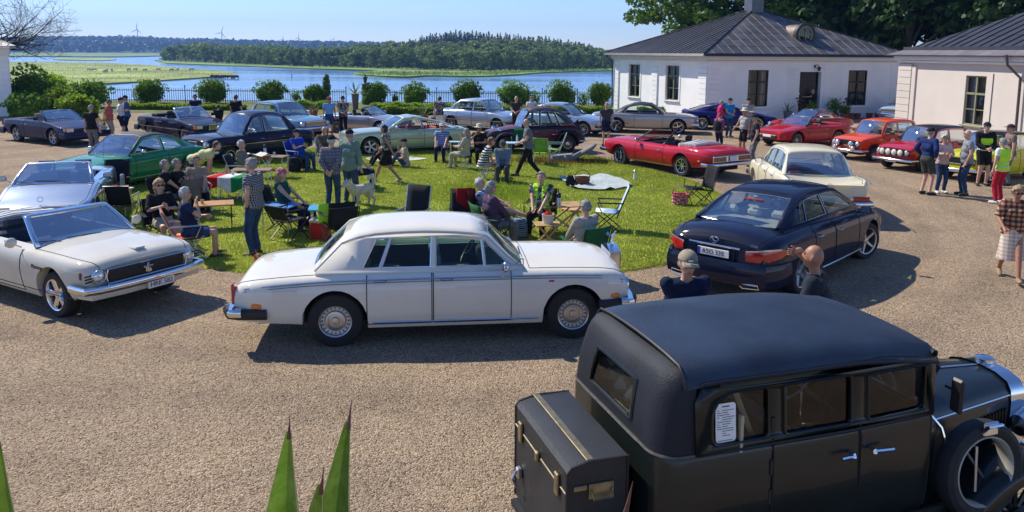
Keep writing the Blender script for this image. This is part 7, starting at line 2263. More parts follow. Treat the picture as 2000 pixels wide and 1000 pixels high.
SHOE=mat('dark_shoe',(.02,.018,.016),.6,0,.2);SHOEW=mat('white_shoe',(.6,.6,.58),.6,0,.1)
HIVIS=mat('hi_vis_yellow',(.50,.88,.02),.75,0,.05,10,.3,20);REFL=mat('reflective_tape',(.6,.62,.62),.3,.3,.05)
def ik(a,t,l1,l2,pole):
 d=t-a;L=min(d.length,(l1+l2)*.998);dn=d.normalized();t=a+dn*L
 x=(l1*l1-l2*l2+L*L)/(2*L);h=math.sqrt(max(0,l1*l1-x*x))
 p=(pole-dn*pole.dot(dn));p=p.normalized() if p.length>1e-5 else dn.orthogonal().normalized()
 return a+dn*x+p*h,t
PEOPLE=[]
def person(label,px,th,pose='stand',H=1.75,shirt=None,legs=None,skin=SKIN,hair=HAIRG,hairstyle='short',cap=None,sleeve=.55,shorts=False,skirt=None,shoes=SHOE,vest=None,glasses=None,arms='down',top_z=None,head=(0,0),fat=1.14,long_top=False,group=None,vox=.021,dz=0.0,fem=False,lean=None,pat_skirt=None,hat=None,at=None):
 """px: pixel of the feet, or of the head top when top_z is given"""
 s=H/1.75
 if at is not None:loc=Vector(at)
 elif top_z is not None:q=G(px[0],px[1],top_z);loc=Vector((q.x,q.y,0))
 else:loc=G(*px)
 loc.z=dz
 hy=0.0;pel=Vector((0,0,.93));spn=Vector((0,.02,1));sw=.105;kp=Vector((0,1,0))
 feet=[Vector((-.11,.0,.07)),Vector((.11,.03,.07))];fdir=[Vector((-.25,1,0)),Vector((.25,1,0))]
 if pose=='walk':feet=[Vector((-.08,.36,.08)),Vector((.08,-.34,.13))];pel.z=.90;spn=Vector((0,.08,1));fdir=[Vector((0,1,.15)),Vector((0,1,-.5))]
 if pose=='bend':spn=Vector((0,1.0,.45));pel=Vector((0,-.18,.93))
 if pose=='sit':pel=Vector((0,0,.50));feet=[Vector((-.14,.46,.07)),Vector((.14,.40,.07))];spn=Vector((0,-.10,1))
 if pose=='lean':pel=Vector((0,0,.50));feet=[Vector((-.14,.42,.07)),Vector((.14,.36,.07))];spn=Vector((0,.42,1))
 if pose=='recline':pel=Vector((0,.05,.44));feet=[Vector((-.12,.62,.07)),Vector((.06,.86,.42))];spn=Vector((0,-.55,1))
 if pose=='ground':pel=Vector((0,0,.13));feet=[Vector((-.18,.55,.07)),Vector((.22,.45,.07))];spn=Vector((0,.05,1));kp=Vector((0,.3,1))
 if pose in('sit','lean','recline'):kp=Vector((0,.6,1))
 if lean is not None:spn=Vector(lean)
 spn.normalize()
 X=Vector((1,0,0));Fw=X.cross(spn)*-1;Fw.normalize()
 chest=pel+spn*.36;neck=pel+spn*.53;shc=pel+spn*.49
 hd_dir=(spn+Vector((0,0,1.2))).normalized();hyaw,hpit=R(head[0]),R(head[1])
 HM=Matrix.Rotation(hyaw,3,'Z')@Matrix.Rotation(hpit,3,'X')
 hc=neck+hd_dir*.165+HM@Vector((0,.03,0))
 shw=.165 if fem else .19
 B_,F_=-Fw,Fw
 def loc3(x,f,u):return pel+X*x+Fw*f+spn*u
 A_={'down':[loc3(-.27,.05,-.09),loc3(.27,.06,-.08)],'hips':[loc3(-.2,.04,.06),loc3(.2,.04,.06)],'back':[loc3(-.06,-.17,.03),loc3(.06,-.17,.03)],'cross':[loc3(.13,.2,.29),loc3(-.12,.22,.25)],
   'front':[loc3(-.05,.26,.14),loc3(.05,.26,.12)],'eat':[loc3(-.12,.28,.22),loc3(.05,.2,.48)],'phone':[loc3(-.06,.28,.22),loc3(.08,.28,.26)],'lap':[loc3(-.08,.34,.06),loc3(.08,.34,.06)],'reach':[loc3(-.15,.50,.22),loc3(.16,.48,.2)],
   'pocket':[loc3(-.21,.08,-.02),loc3(.27,.02,-.08)],'swing':[loc3(-.26,-.24,.0),loc3(.26,.28,.04)],'drink':[loc3(-.22,.05,-.04),loc3(.04,.19,.54)],'shade':[loc3(-.24,.06,-.08),loc3(-.02,.20,.73)],'point':[loc3(-.25,.5,.38),loc3(.18,.12,.05)],'ground':[loc3(-.15,.35,.1),loc3(.1,.2,.45)],'hip1':[loc3(-.2,.02,.05),loc3(.27,.1,-.05)],'thigh':[loc3(-.16,.36,.07),loc3(.16,.36,.07)],'bag':[loc3(-.26,.03,-.07),loc3(.2,.3,.1)]}[arms]
 S=[]
 k=s
 def seg(nm,a,b,ra,rb):S.append((nm,a*k,b*k,ra*k,rb*k))
 wf=fat
 for i,sx in((0,-1),(1,1)):
  hip=pel+X*sx*.09+Vector((0,0,-.03))
  kn,an=ik(hip,feet[i],.43,.42,kp)
  seg('thigh',hip,kn,.083*wf**.4,.056);seg('shin',kn,an,.056,.038)
  fd=fdir[i].normalized() if pose in('stand','walk','bend') else Vector((sx*.2,1,0 if feet[i].z<.2 else .8)).normalized()
  seg('foot',an+Vector((0,0,-.02))-fd*.04,an+fd*.155+Vector((0,0,-.035)),.042,.034)
  sh=shc+X*sx*shw
  el,wr=ik(sh,A_[i],.285,.255,(-Fw*.7+X*sx*.9-spn*.4) if arms not in('shade',) else(X*sx-spn*.2))
  seg('uparm',sh,el,.052,.041);seg('forearm',el,wr,.040,.028)
  hd=(wr-el).normalized()
  seg('hand',wr+hd*.02,wr+hd*.075,.033,.034)
  S.append(('fing',wr*k,hd,el*k,sx))
 seg('torso',pel+X*-.045,pel+X*.045,.118*wf**.5,.118*wf**.5)
 seg('waist',pel+spn*.13+Fw*(.02*wf)-X*.035,pel+spn*.13+Fw*(.02*wf)+X*.035,.108*wf,.108*wf)
 seg('torso',pel+spn*.30-X*.06,pel+spn*.30+X*.06,.112*wf**.6,.112*wf**.6)
 seg('torso',shc-X*(shw-.05)-spn*.05,shc+X*(shw-.05)-spn*.05,.082,.082)
 if fem:
  for sx in(-1,1):seg('torso',pel+spn*.34+X*sx*.07+Fw*.075,pel+spn*.33+X*sx*.07+Fw*.08,.06,.055)
 seg('neck',neck-spn*.06,hc-hd_dir*.06,.056,.05)
 raw=MB()
 fing=[]
 for t in S:
  if t[0]=='fing':fing.append(t);continue
  raw.cap(t[1],t[2],t[3],t[4],10)
 raw.ball(hc*k,(.076*k,.094*k,.112*k),16,12,M=HM)
 raw.ball((hc+HM@Vector((0,.035,-.06)))*k,(.054*k,.058*k,.06*k),12,8,M=HM)
 raw.ball((hc+HM@Vector((0,.098,-.02)))*k,(.016*k,.022*k,.026*k),8,6,M=HM)
 for sx in(-1,1):raw.ball((hc+HM@Vector((sx*.079,-.005,-.01)))*k,(.014*k,.022*k,.034*k),8,6,M=HM)
 me=raw.mesh('raw',SKIN,None)
 o=bpy.data.objects.new('raw',me);COL.objects.link(o)
 md=o.modifiers.new('r','REMESH');md.mode='VOXEL';md.voxel_size=vox;md=o.modifiers.new('s','SMOOTH');md.factor=.5;md.iterations=2
 PEOPLE.append((o,S,fing,hc*k,HM,k,loc,th,pel*k,spn,Fw,X,dict(label=label,shirt=shirt,legs=legs,skin=skin,hair=hair,hs=hairstyle,cap=cap,sleeve=sleeve,shorts=shorts,skirt=skirt,shoes=shoes,vest=vest,glasses=glasses,long_top=long_top,group=group,pose=pose,hat=hat,shw=shw,vox=vox)))
def finish_people():
 dg=bpy.context.evaluated_depsgraph_get();dg.update()
 for(o,S,fing,hc,HM,k,loc,th,pel,spn,Fw,X,q) in PEOPLE:
  ev=o.evaluated_get(dg);me=ev.to_mesh()
  n=len(me.vertices);co=np.empty(n*3,np.float32);me.vertices.foreach_get('co',co);co=co.reshape(-1,3).astype(float)
  no=np.empty(n*3,np.float32);me.vertices.foreach_get('normal',no);no=no.reshape(-1,3).astype(float)
  fs=[tuple(p.vertices) for p in me.polygons];ev.to_mesh_clear()
  bpy.data.objects.remove(o)
  names,best,bt,bl=[],np.full(n,9.0),np.zeros(n),np.full(n,-1)
  for t in S:
   if t[0]=='fing':continue
   a,b=np.array(t[1]),np.array(t[2]);ab=b-a;L2=max(ab.dot(ab),1e-9)
   tt=np.clip(((co-a)@ab)/L2,0,1);d=np.linalg.norm(co-(a+tt[:,None]*ab),axis=1)-(t[3]+(t[4]-t[3])*tt)
   names.append(t[0]);w=d<best;best[w]=d[w];bt[w]=tt[w];bl[w]=len(names)-1
  hl=(co-np.array(hc))@np.array(HM.to_3x3())/k
  d=np.linalg.norm(hl/np.array([.076,.094,.112]),axis=1)*.09-.09
  w=(d*k<best)|((np.abs(hl[:,0])<.10)&(hl[:,2]>-.10)&(hl[:,2]<.2)&(np.abs(hl[:,1])<.14));lab=np.array(names+['head'],dtype=object)[bl];lab[w]='head'
  up=(co-np.array(pel))@np.array(spn)/k
  L={nm:lab==nm for nm in('thigh','shin','foot','uparm','forearm','hand','torso','waist','neck','head')}
  body=MB();body.v=[tuple(p) for p in co];body.f=list(fs);body.m=[0]*len(fs)
  for(_,wr,hd,el,sx) in fing:
   side=hd.cross(Fw);side=side.normalized() if side.length>.05 else X.copy()
   nrm=side.cross(hd).normalized()
   for j,(off,ln) in enumerate(((-.027,.062),(-.009,.072),(.009,.068),(.026,.054))):
    a=wr+(hd*.092+side*off)*k;b=a+(hd*ln*.5+nrm*.012)*k;c=b+(hd*ln*.42+nrm*.03)*k
    body.tube([a-hd*.02*k,b,c],[.0095*k,.0088*k,.006*k],6)
   a=wr+(hd*.035+side*(-.032))*k;b=a+(hd*.035-side*.022+nrm*.01)*k
   body.tube([a,b,b+(hd*.028-side*.004+nrm*.012)*k],[.012*k,.010*k,.007*k],6)
  hp=lambda x,y,z:hc+HM@Vector((x,y,z))*k
  for sx in(-1,1):body.ball(hp(sx*.031,.084,.012),(.013*k,.008*k,.008*k),8,5,1,HM);body.box(hp(sx*.031,.091,.034),(.03*k,.008*k,.006*k),HM,1)
  body.box(hp(0,.087,-.062),(.042*k,.012*k,.010*k),HM,2)
  root=body.build('person',[q['skin'],EYE,LIP],None,180)
  root.location=loc;root.rotation_euler=(0,0,R(th)-math.pi/2);tag(root,q['label'],'person',q['group'])
  fa=np.array([f if len(f)==4 else f+(f[-1],) for f in fs])
  def shell(name,mask,off,mt,wr=.006,fq=9.0,clip=None):
   fm=mask[fa].sum(axis=1)>=3
   if fm.sum()<4:return None
   F=fa[fm];u,inv=np.unique(F,return_inverse=True);inv=inv.reshape(F.shape)
   c=co[u];nz=np.array([noise.noise(Vector(p)*fq) for p in c])
   P_=c+no[u]*(off+wr*nz)[:,None]
   m=MB();m.v=[tuple(p) for p in P_];m.f=[tuple(dict.fromkeys(f)) for f in inv.tolist()];m.m=[0]*len(m.f)
   ob=m.build(name,mt,root,180)
   md=ob.modifiers.new('t','SOLIDIFY');md.thickness=off*.9;md.offset=-1
   return ob
  waist_z=.02
  tors=L['torso']|L['waist']
  if q['legs']:
   cut=.80 if q['shorts'] else 2
   lm=(tors&(up<.10))|(L['thigh']&(bt<cut))|(L['shin']&(cut>1)&(bt<.95))
   shell('trousers' if not q['shorts'] else 'shorts',lm,.017*k if not q['shorts'] else .024*k,q['legs'],.009)
  if q['shirt']:
   lo=-.06 if not q['long_top'] else-.16
   sl=q['sleeve']
   smk=(tors&(up>lo))|(L['uparm']&(bt<sl if sl<=1 else True))|(L['forearm']&(sl>1)&(bt<.9))|(L['neck']&(up<.52))|(L['thigh']&(up>lo)&(bt<.1))
   shell('shirt',smk,.023*k,q['shirt'],.011)
  if q['vest']:
   gap=((co-np.array(pel))@np.array(Fw)>0)&(np.abs(co@np.array(X))<.03*k)
   if q['vest']!='band':tors=tors&~gap;shell('vest',tors&(up>-.03),.036*k,q['vest'],.006)
   else:shell('hi_vis_band',tors&(up>.19)&(up<.38),.03*k,HIVIS,.004)
   if True:
    shell('vest_tape',tors&(up>.05)&(up<.10),.042*k,REFL,0)
    if q['vest']!='band':shell('vest_tape',tors&(up>.16)&(up<.20),.042*k,REFL,0)
  if q['shoes']:shell('shoes',L['foot']|(L['shin']&(bt>.97)),.007*k,q['shoes'],.002)
  if q['skirt']:
   m=MB();mt,ln,fl=q['skirt'];rows=[]
   for i in range(9):
    f=i/8;z=pel.z+(.10-ln*f)*k;r0=(.15+fl*f)*k
    rows.append([Vector((pel.x+r0*(1+.07*math.sin(j*3.1+f*2))*math.cos(2*math.pi*j/20),pel.y+.02+r0*.78*(1+.07*math.sin(j*3.1))*math.sin(2*math.pi*j/20),z)) for j in range(20)])
   m.grid(rows,wrap=True,flip=True);ob=m.build('skirt',mt,root,180)
   if q['pose'] in('sit','lean'):
    for v_ in ob.data.vertices:
     dzz=pel.z+.05-v_.co.z
     if dzz>0:v_.co.y+=min(dzz,.42)*1.0;v_.co.z+=min(dzz,.42)*.82
  x_,y_,z_=hl[:,0],hl[:,1],hl[:,2]
  hd=L['head']&~((np.abs(x_)>.083)&(z_<.03)&(z_>-.05)&(np.abs(y_)<.03))
  hs=q['hs']
  if hs in('short','thick','bob','long'):hm=hd&((z_>.055)|((y_<-.012)&(z_>-.055))|((np.abs(x_)>.06)&(y_<.03)&(z_>.0)))&~((y_>.045)&(z_<.068))
  elif hs=='fringe':hm=hd&(y_<.0)&(z_>-.05)&(z_<.045)
  else:hm=np.zeros(n,bool)
  if hs in('bob','long'):hm|=(hd|L['neck'])&(y_<.01)&(z_>(-.11 if hs=='bob' else-.16))
  if hm.any():shell('hair',hm,{'short':.012,'fringe':.008,'thick':.022,'bob':.026,'long':.03}[hs]*k,q['hair'],.022*k,34)
  if hs=='long':
   m=MB();m.tube([hp(0,-.08,.0),hp(0,-.105,-.12),hp(0,-.11,-.24)],[.06*k,.065*k,.03*k],8);m.build('ponytail',q['hair'],root)
  Q=Matrix.Translation(hc)@HM.to_4x4()@Matrix.Scale(k,4)
  if q['cap']:
   m=MB();m.M=Q@Matrix.Rotation(R(6),4,'X')
   m.grid([[(.092*math.sin(t)*math.cos(a),-.004+.108*math.sin(t)*math.sin(a),.038+.095*math.cos(t)) for a in[j*math.pi/8 for j in range(16)]] for t in(.05,.35,.7,1.0,1.3,1.57)],wrap=True)
   m.add([(.001,0,.133),(-.001,0,.133),(0,.002,.133)],[(0,1,2)])
   rows=[]
   for i in range(9):
    a=R(35+110*i/8);rows.append([(.09*math.cos(a),.102*math.sin(a),.042),(.095*math.cos(a),.10+.085*math.sin(a)**.5*(1 if 1 else 0),.028-.006*abs(i-4)/4)])
   m.grid(rows);ob=m.build('cap',q['cap'],root,60);md=ob.modifiers.new('t','SOLIDIFY');md.thickness=.006;md.offset=0
  if q['hat']:
   m=MB();m.M=Q@Matrix.Rotation(-math.pi/2,4,'X');m.lathe([(0,-.16),(.06,-.165),(.088,-.14),(.098,-.06),(.104,-.055),(.17,-.045),(.175,-.05),(.104,-.06)],20);m.build('straw_hat',q['hat'],root,60)
  if q['glasses']:
   m=MB();m.M=Q
   for sx in(-1,1):
    if q['glasses']=='sun':m.ball((sx*.033,.094,.012),(.028,.008,.020),10,6)
    else:m.tube([(sx*.033+.024*math.cos(a),.096,.012+.018*math.sin(a)) for a in[j*math.pi/5 for j in range(10)]],.003,4,closed=True)
    m.tube([(sx*.058,.09,.015),(sx*.08,.03,.015),(sx*.08,-.005,.012)],.003,4)
   m.tube([(-.01,.1,.015),(.01,.1,.015)],.004,4);m.build('sunglasses' if q['glasses']=='sun' else 'glasses',BLACK,root)
CAPD=cloth('dark_cap',(.015,.017,.025));STRAW=mat('straw',(.6,.52,.38),.8,0,.15,30,.3,60)
FLOR=patt('dark_floral_shirt','noise',(.02,.02,.022),(.42,.38,.35),22)
person('grey haired man in black shirt seen from behind, left of the standing trio',(182,300),85,shirt=BLKC,legs=GREYC,hair=HAIRG,H=1.74,vox=.024)
person('woman in coral top and beige trousers, hand on hip',(216,276),10,arms='hips',shirt=cloth('coral_cotton',(.55,.13,.11)),legs=BEIGE,hair=HAIRB,glasses='sun',skin=SKIN2,fem=True,H=1.70,vox=.024)
person('man in white shirt and navy shorts with crossed arms',(238,272),30,arms='cross',shirt=WHT,legs=NAVY,shorts=True,cap=CAPD,H=1.72,vox=.024)
person('man in blue polo shirt with crossed arms, right of the trio',(251,269),-150,arms='cross',shirt=cloth('steel_blue_cotton',(.05,.13,.26)),legs=NAVY,cap=CAPD,glasses='sun',H=1.78,vox=.024)
person('man in navy shirt looking down behind the dark navy open car',(385,263),-90,arms='front',shirt=NAVY,legs=GREYC,hair=HAIRD,glasses='sun',head=(0,-20),H=1.8,vox=.024)
person('boy in black top and jeans standing by the navy open car',(429,271),100,shirt=BLKC,sleeve=2,legs=JEANS,hair=HAIRB,H=1.45,arms='lap',vox=.024)
person('man in black tee with printed back looking at the lake',(463,266),80,shirt=BLKC,legs=BLKC,hair=HAIRB,H=1.8,fat=1.24,vox=.024)
person('man in light blue tee, denim shorts and red cap',(644,268),-60,shirt=cloth('light_blue_cotton',(.16,.36,.66)),legs=JEANS,shorts=True,cap=cloth('red_cap',(.3,.04,.04)),glasses='sun',skin=SKIN2,H=1.75,vox=.024)
person('man in dark floral shirt and black trousers beside light blue tee man',(671,266),-80,arms='front',shirt=FLOR,legs=BLKC,cap=CAPD,glasses='sun',fat=1.25,H=1.76,vox=.024)
person('person in dark floral shirt drinking beside the silver saloon',(859,262),100,arms='drink',shirt=FLOR,legs=WHT,hair=HAIRD,H=1.72,vox=.024)
person('bald man in dark brown tee behind the snail shaped car',(1008,266),-95,arms='front',shirt=cloth('dark_brown_cotton',(.045,.035,.03)),legs=BLKC,hairstyle='none',H=1.8,fat=1.24,vox=.024)
person('person in pale top half hidden behind the bald brown tee man',(1037,258),-80,arms='front',shirt=WHT,legs=BEIGE,hair=HAIRR,H=1.68,vox=.024)
person('white haired man in grey tee with camera, standing before the champagne coupe',(1183,284),-95,arms='pocket',shirt=cloth('slate_cotton',(.055,.055,.06)),legs=NAVY,shorts=True,hair=HAIRW,H=1.76,vox=.022)
person('woman in magenta jacket beside the turquoise polo man',(1404,268),0,arms='front',shirt=cloth('magenta_cotton',(.55,.015,.12)),sleeve=2,legs=NAVY,hair=HAIRG,glasses='sun',H=1.66,fem=True,vox=.024)
person('man in turquoise polo shirt and jeans near the deep blue sports car',(1422,268),-70,arms='front',shirt=cloth('turquoise_cotton',(.012,.24,.55)),legs=JEANS,cap=CAPD,H=1.76,vox=.024)
person('man in pale grey green tee standing behind the straw hat man',(1458,272),-100,arms='cross',shirt=cloth('sage_cotton',(.27,.34,.31)),legs=GREYC,cap=CAPD,H=1.82,fat=1.3,vox=.024)
person('short person in purple checked shirt with dark backpack',(1402,296),40,arms='front',shirt=patt('purple_check','plaid',(.10,.02,.08),(.55,.30,.42),14,(.25,.1,.2)),sleeve=2,legs=NAVY,hair=HAIRR,H=1.5,vox=.024)
person('man in striped polo and straw hat by the red convertible',(1452,306),-160,arms='bag',shirt=patt('grey_stripe','stripe',(.08,.08,.09),(.55,.54,.50),7),legs=BLKC,shorts=True,hat=STRAW,skin=SKIN2,H=1.76,fat=1.28)
person('man in dark polo, cap and grey trousers beside the striped polo man',(1472,327),175,arms='pocket',shirt=cloth('charcoal_cotton',(.03,.03,.035)),legs=GREYC,cap=CAPD,H=1.76,fat=1.24)
person('grey haired person in black overalls at the pavilion door',(1586,232),170,arms='point',shirt=BLKC,legs=BLKC,hair=HAIRG,hairstyle='thick',H=1.72,vox=.024)
person('man in navy jacket, cap and cargo shorts, hand on hip',(1806,380),20,arms='hips',shirt=cloth('royal_navy_jacket',(.012,.03,.12)),sleeve=2,legs=cloth('cargo_grey',(.06,.06,.05)),shorts=True,cap=CAPD,H=1.82,shoes=SHOE)
person('smiling woman in pale pink top and jeans holding a cup',(1835,377),-90,arms='phone',shirt=cloth('pale_pink_cotton',(.62,.47,.44)),sleeve=2,legs=JEANS,hair=HAIRW,hairstyle='thick',glasses='clear',shoes=SHOEW,fem=True,H=1.62)
person('bald man in grey tee and jeans facing the pink top woman',(1883,382),165,arms='pocket',shirt=cloth('mid_grey_cotton',(.22,.24,.27)),legs=JEANS,hairstyle='none',glasses='clear',fat=1.28,H=1.78)
person('man in black and yellow hi vis jacket and dark shorts',(1916,362),-100,arms='front',shirt=BLKC,sleeve=2,legs=BLKC,shorts=True,vest='band',cap=CAPD,glasses='clear',H=1.84)
person('man in maroon cap and brown tee behind the hi vis vest woman',(1966,362),170,arms='down',shirt=cloth('taupe_cotton',(.20,.14,.13)),legs=GREYC,cap=cloth('maroon_cap',(.06,.025,.035)),H=1.78)
person('grey haired woman in yellow hi vis vest and red trousers seen from behind',(1950,398),110,shirt=WHT,legs=cloth('red_trousers',(.42,.02,.035)),vest=HIVIS,hair=HAIRG,hairstyle='thick',shoes=SHOEW,fem=True,H=1.68)
person('blonde woman in pale patterned dress and brown shawl walking towards the camera',(1968,546),-110,pose='walk',arms='bag',shirt=patt('shawl_pattern','plaid',(.20,.07,.055),(.42,.32,.2),4,(.5,.3,.22)),sleeve=.95,skirt=(patt('dress_pattern','plaid',(.56,.47,.40),(.70,.64,.56),5,(.8,.72,.64)),.62,.06),hair=HAIRY,hairstyle='thick',glasses='sun',skin=SKIN2,fem=True,H=1.66,shoes=mat('tan_sandal',(.3,.2,.1),.7,0,.1),head=(10,-18),vox=.017)
person('man in tan cap and navy tee behind the vintage car roof',(0,0),-80,arms='cross',shirt=NAVY,legs=JEANS,hairstyle='fringe',glasses='clear',cap=mat('tan_cap',(.30,.25,.18),.85,0,.1),H=1.80,head=(-10,-12),fat=1.28,vox=.014,at=G(1342,486,1.80))
person('bald man shading his eyes, in dark tee behind the vintage car roof',(0,0),150,arms='shade',shirt=cloth('ink_cotton',(.022,.028,.04)),legs=BLKC,hairstyle='none',skin=SKIN2,H=1.82,vox=.014,head=(0,8),at=G(1600,478,1.82))
PLAID1=patt('grey_plaid','plaid',(.06,.07,.09),(.50,.50,.48),11,(.15,.16,.2))
person('bearded man in grey checked shirt and jeans standing before the blue table',(501,500),165,arms='hip1',shirt=PLAID1,legs=JEANS,hair=HAIRG,hairstyle='thick',glasses='clear',H=1.80,fat=1.24,vox=.018)
person('man in navy checked shirt seen from behind, hands behind his back',(650,412),85,arms='back',shirt=patt('navy_plaid','plaid',(.03,.03,.09),(.50,.48,.50),10,(.1,.1,.18)),sleeve=2,legs=JEANS,hair=HAIRW,cap=CAPD,H=1.78,fat=1.28,vox=.018)
person('man in grey green jacket seen from behind, beside the dog',(684,400),70,arms='down',shirt=cloth('grey_green_jacket',(.16,.24,.21)),sleeve=2,long_top=True,legs=JEANS,hair=HAIRG,cap=CAPD,H=1.84,fat=1.25,vox=.018)
person('woman in black and white top and dark shorts walking left',(757,358),175,pose='walk',arms='swing',shirt=patt('bw_print','noise',(.03,.03,.03),(.55,.55,.53),30),sleeve=.12,legs=BLKC,shorts=True,hair=HAIRD,hairstyle='bob',skin=SKIN2,fem=True,H=1.70,shoes=mat('grey_clog',(.3,.28,.24),.7,0,.1))
person('man in grey tee and black trousers walking left across the lawn',(1032,346),185,pose='walk',arms='front',shirt=cloth('heather_cotton',(.13,.14,.16)),legs=BLKC,hairstyle='fringe',H=1.80,fat=1.24,vox=.018)
person('man in pale yellow tee bending over the picnic table',(394,384),15,pose='bend',arms='reach',shirt=cloth('pale_yellow_cotton',(.60,.58,.28)),legs=JEANS,hair=HAIRB,H=1.76,fat=1.24)
SIT=1.36
person('woman in pink cap and green vest sitting behind the blue table',(552,324),-8,pose='sit',arms='thigh',shirt=cloth('bottle_green',(.02,.075,.06)),sleeve=.1,legs=NAVY,hair=HAIRY,hairstyle='long',cap=cloth('pink_cap',(.62,.06,.28)),top_z=SIT,fem=True)
person('man in white shirt sitting hidden behind the grey green jacket man',(694,272),10,pose='sit',arms='lap',shirt=cloth('pale_blue_cotton',(.45,.55,.65)),legs=NAVY,top_z=SIT)
person('woman sitting on the grass by the pale green coupe, in dark red top',(752,266),-150,pose='ground',arms='eat',shirt=cloth('wine_cotton',(.12,.03,.04)),sleeve=.1,legs=BLKC,hair=HAIRR,hairstyle='bob',glasses='sun',top_z=.97,fem=True,skin=SKIN2)
person('man in beige tee and cap sitting on the grass',(792,268),190,pose='ground',arms='eat',shirt=BEIGE,legs=JEANS,cap=CAPD,top_z=.99)
person('man in blue striped polo and cap sitting before the pale green coupe',(863,238),-95,pose='sit',arms='thigh',shirt=patt('blue_stripe','stripe',(.05,.08,.25),(.35,.42,.6),5),legs=NAVY,cap=cloth('pale_cap',(.5,.5,.46)),glasses='sun',top_z=SIT,fat=1.35)
person('long grey haired woman in beige cardigan sitting with her back turned',(909,248),160,pose='sit',arms='eat',shirt=cloth('oatmeal_knit',(.40,.36,.29)),sleeve=2,long_top=True,legs=BEIGE,hairstyle='long',top_z=SIT,fem=True)
person('man in straw hat and black shirt eating at the back table',(935,241),-110,pose='sit',arms='eat',shirt=BLKC,legs=BLKC,hat=STRAW,glasses='sun',top_z=SIT,skin=SKIN2)
person('woman in black and white striped dress on a stool',(942,266),5,pose='lean',arms='lap',shirt=patt('bw_stripe','stripe',(.012,.012,.02),(.6,.6,.58),4.5),sleeve=.5,skirt=(patt('bw_stripe','stripe',(.012,.012,.02),(.6,.6,.58),4.5),.42,.06),hair=HAIRR,hairstyle='bob',glasses='sun',shoes=SHOEW,top_z=1.30,fem=True)
person('man in blue grey shirt bowing his head at the small table',(984,270),-95,pose='lean',arms='lap',shirt=cloth('blue_grey_cotton',(.15,.19,.28)),sleeve=2,legs=cloth('olive_grey',(.06,.06,.055)),cap=cloth('olive_cap',(.09,.09,.075)),head=(0,-35),top_z=1.28)
person('man in yellow hi vis vest sitting at the wooden table',(1057,330),-105,pose='sit',arms='lap',shirt=patt('grey_floral','noise',(.06,.06,.06),(.4,.4,.37),18),vest=HIVIS,legs=BLKC,hair=HAIRG,top_z=SIT,fat=1.3,vox=.018)
person('grey haired woman in purple jacket sitting with her back turned',(962,349),25,pose='sit',arms='lap',shirt=cloth('plum_fleece',(.075,.045,.095)),sleeve=2,long_top=True,legs=GREYC,hairstyle='bob',glasses='clear',top_z=SIT,fem=True,fat=1.3,vox=.018)
person('man in blue checked shirt and shorts leaning back with crossed legs',(957,344),-10,pose='recline',arms='lap',shirt=patt('blue_plaid','plaid',(.10,.14,.26),(.55,.6,.68),12,(.3,.35,.5)),legs=BLKC,shorts=True,hair=HAIRW,top_z=1.22,vox=.018)
person('grey haired man in hooded top sitting in the green chair',(1142,384),125,pose='sit',arms='lap',shirt=cloth('stone_hoodie',(.36,.33,.30)),sleeve=2,legs=BLKC,hair=HAIRG,glasses='clear',top_z=SIT,vox=.018)
person('smiling woman in black polo and sunglasses sitting at left',(314,345),-50,pose='sit',arms='phone',shirt=BLKC,sleeve=1,legs=BEIGE,shorts=True,hair=HAIRY,hairstyle='long',glasses='sun',top_z=SIT,fem=True,vox=.018,lean=(0,-.3,1))
person('white haired man in navy polo in the red striped chair',(364,359),25,pose='sit',arms='eat',shirt=cloth('navy_polo',(.018,.026,.075)),legs=JEANS,shorts=True,hair=HAIRW,glasses='clear',top_z=SIT,vox=.018)
person('grey haired man in black shirt sitting before the green coupe',(347,305),10,pose='sit',arms='lap',shirt=BLKC,legs=BLKC,hair=HAIRG,top_z=SIT,glasses='clear')
person('dark shirted person sitting behind the grey haired black shirt man',(324,307),15,pose='sit',arms='lap',shirt=BLKC,legs=GREYC,hair=HAIRG,top_z=SIT)
person('reddish haired person sitting behind the yellow tee man',(383,300),-60,pose='sit',arms='lap',shirt=cloth('sand_cotton',(.35,.25,.18)),legs=NAVY,hair=HAIRR,top_z=SIT,fem=True)
person('elderly woman in olive cardigan and purple flowered skirt sitting',(473,270),0,pose='sit',arms='phone',shirt=cloth('olive_knit',(.20,.18,.14)),sleeve=2,skirt=(patt('purple_flower','noise',(.03,.015,.03),(.35,.04,.25),16),.5,.08),hair=HAIRW,hairstyle='thick',top_z=SIT,fem=True)
person('man in bright blue tee and black cap sitting in a folding chair',(584,249),-30,pose='sit',arms='phone',shirt=cloth('bright_blue_cotton',(.015,.06,.42)),legs=JEANS,cap=CAPD,glasses='sun',top_z=SIT,lean=(0,-.25,1))
person('man in brown jacket and blue shirt sitting by the navy saloon',(633,244),-70,pose='sit',arms='lap',shirt=cloth('brown_jacket',(.13,.09,.06)),sleeve=2,legs=JEANS,hairstyle='fringe',top_z=SIT)
finish_people()
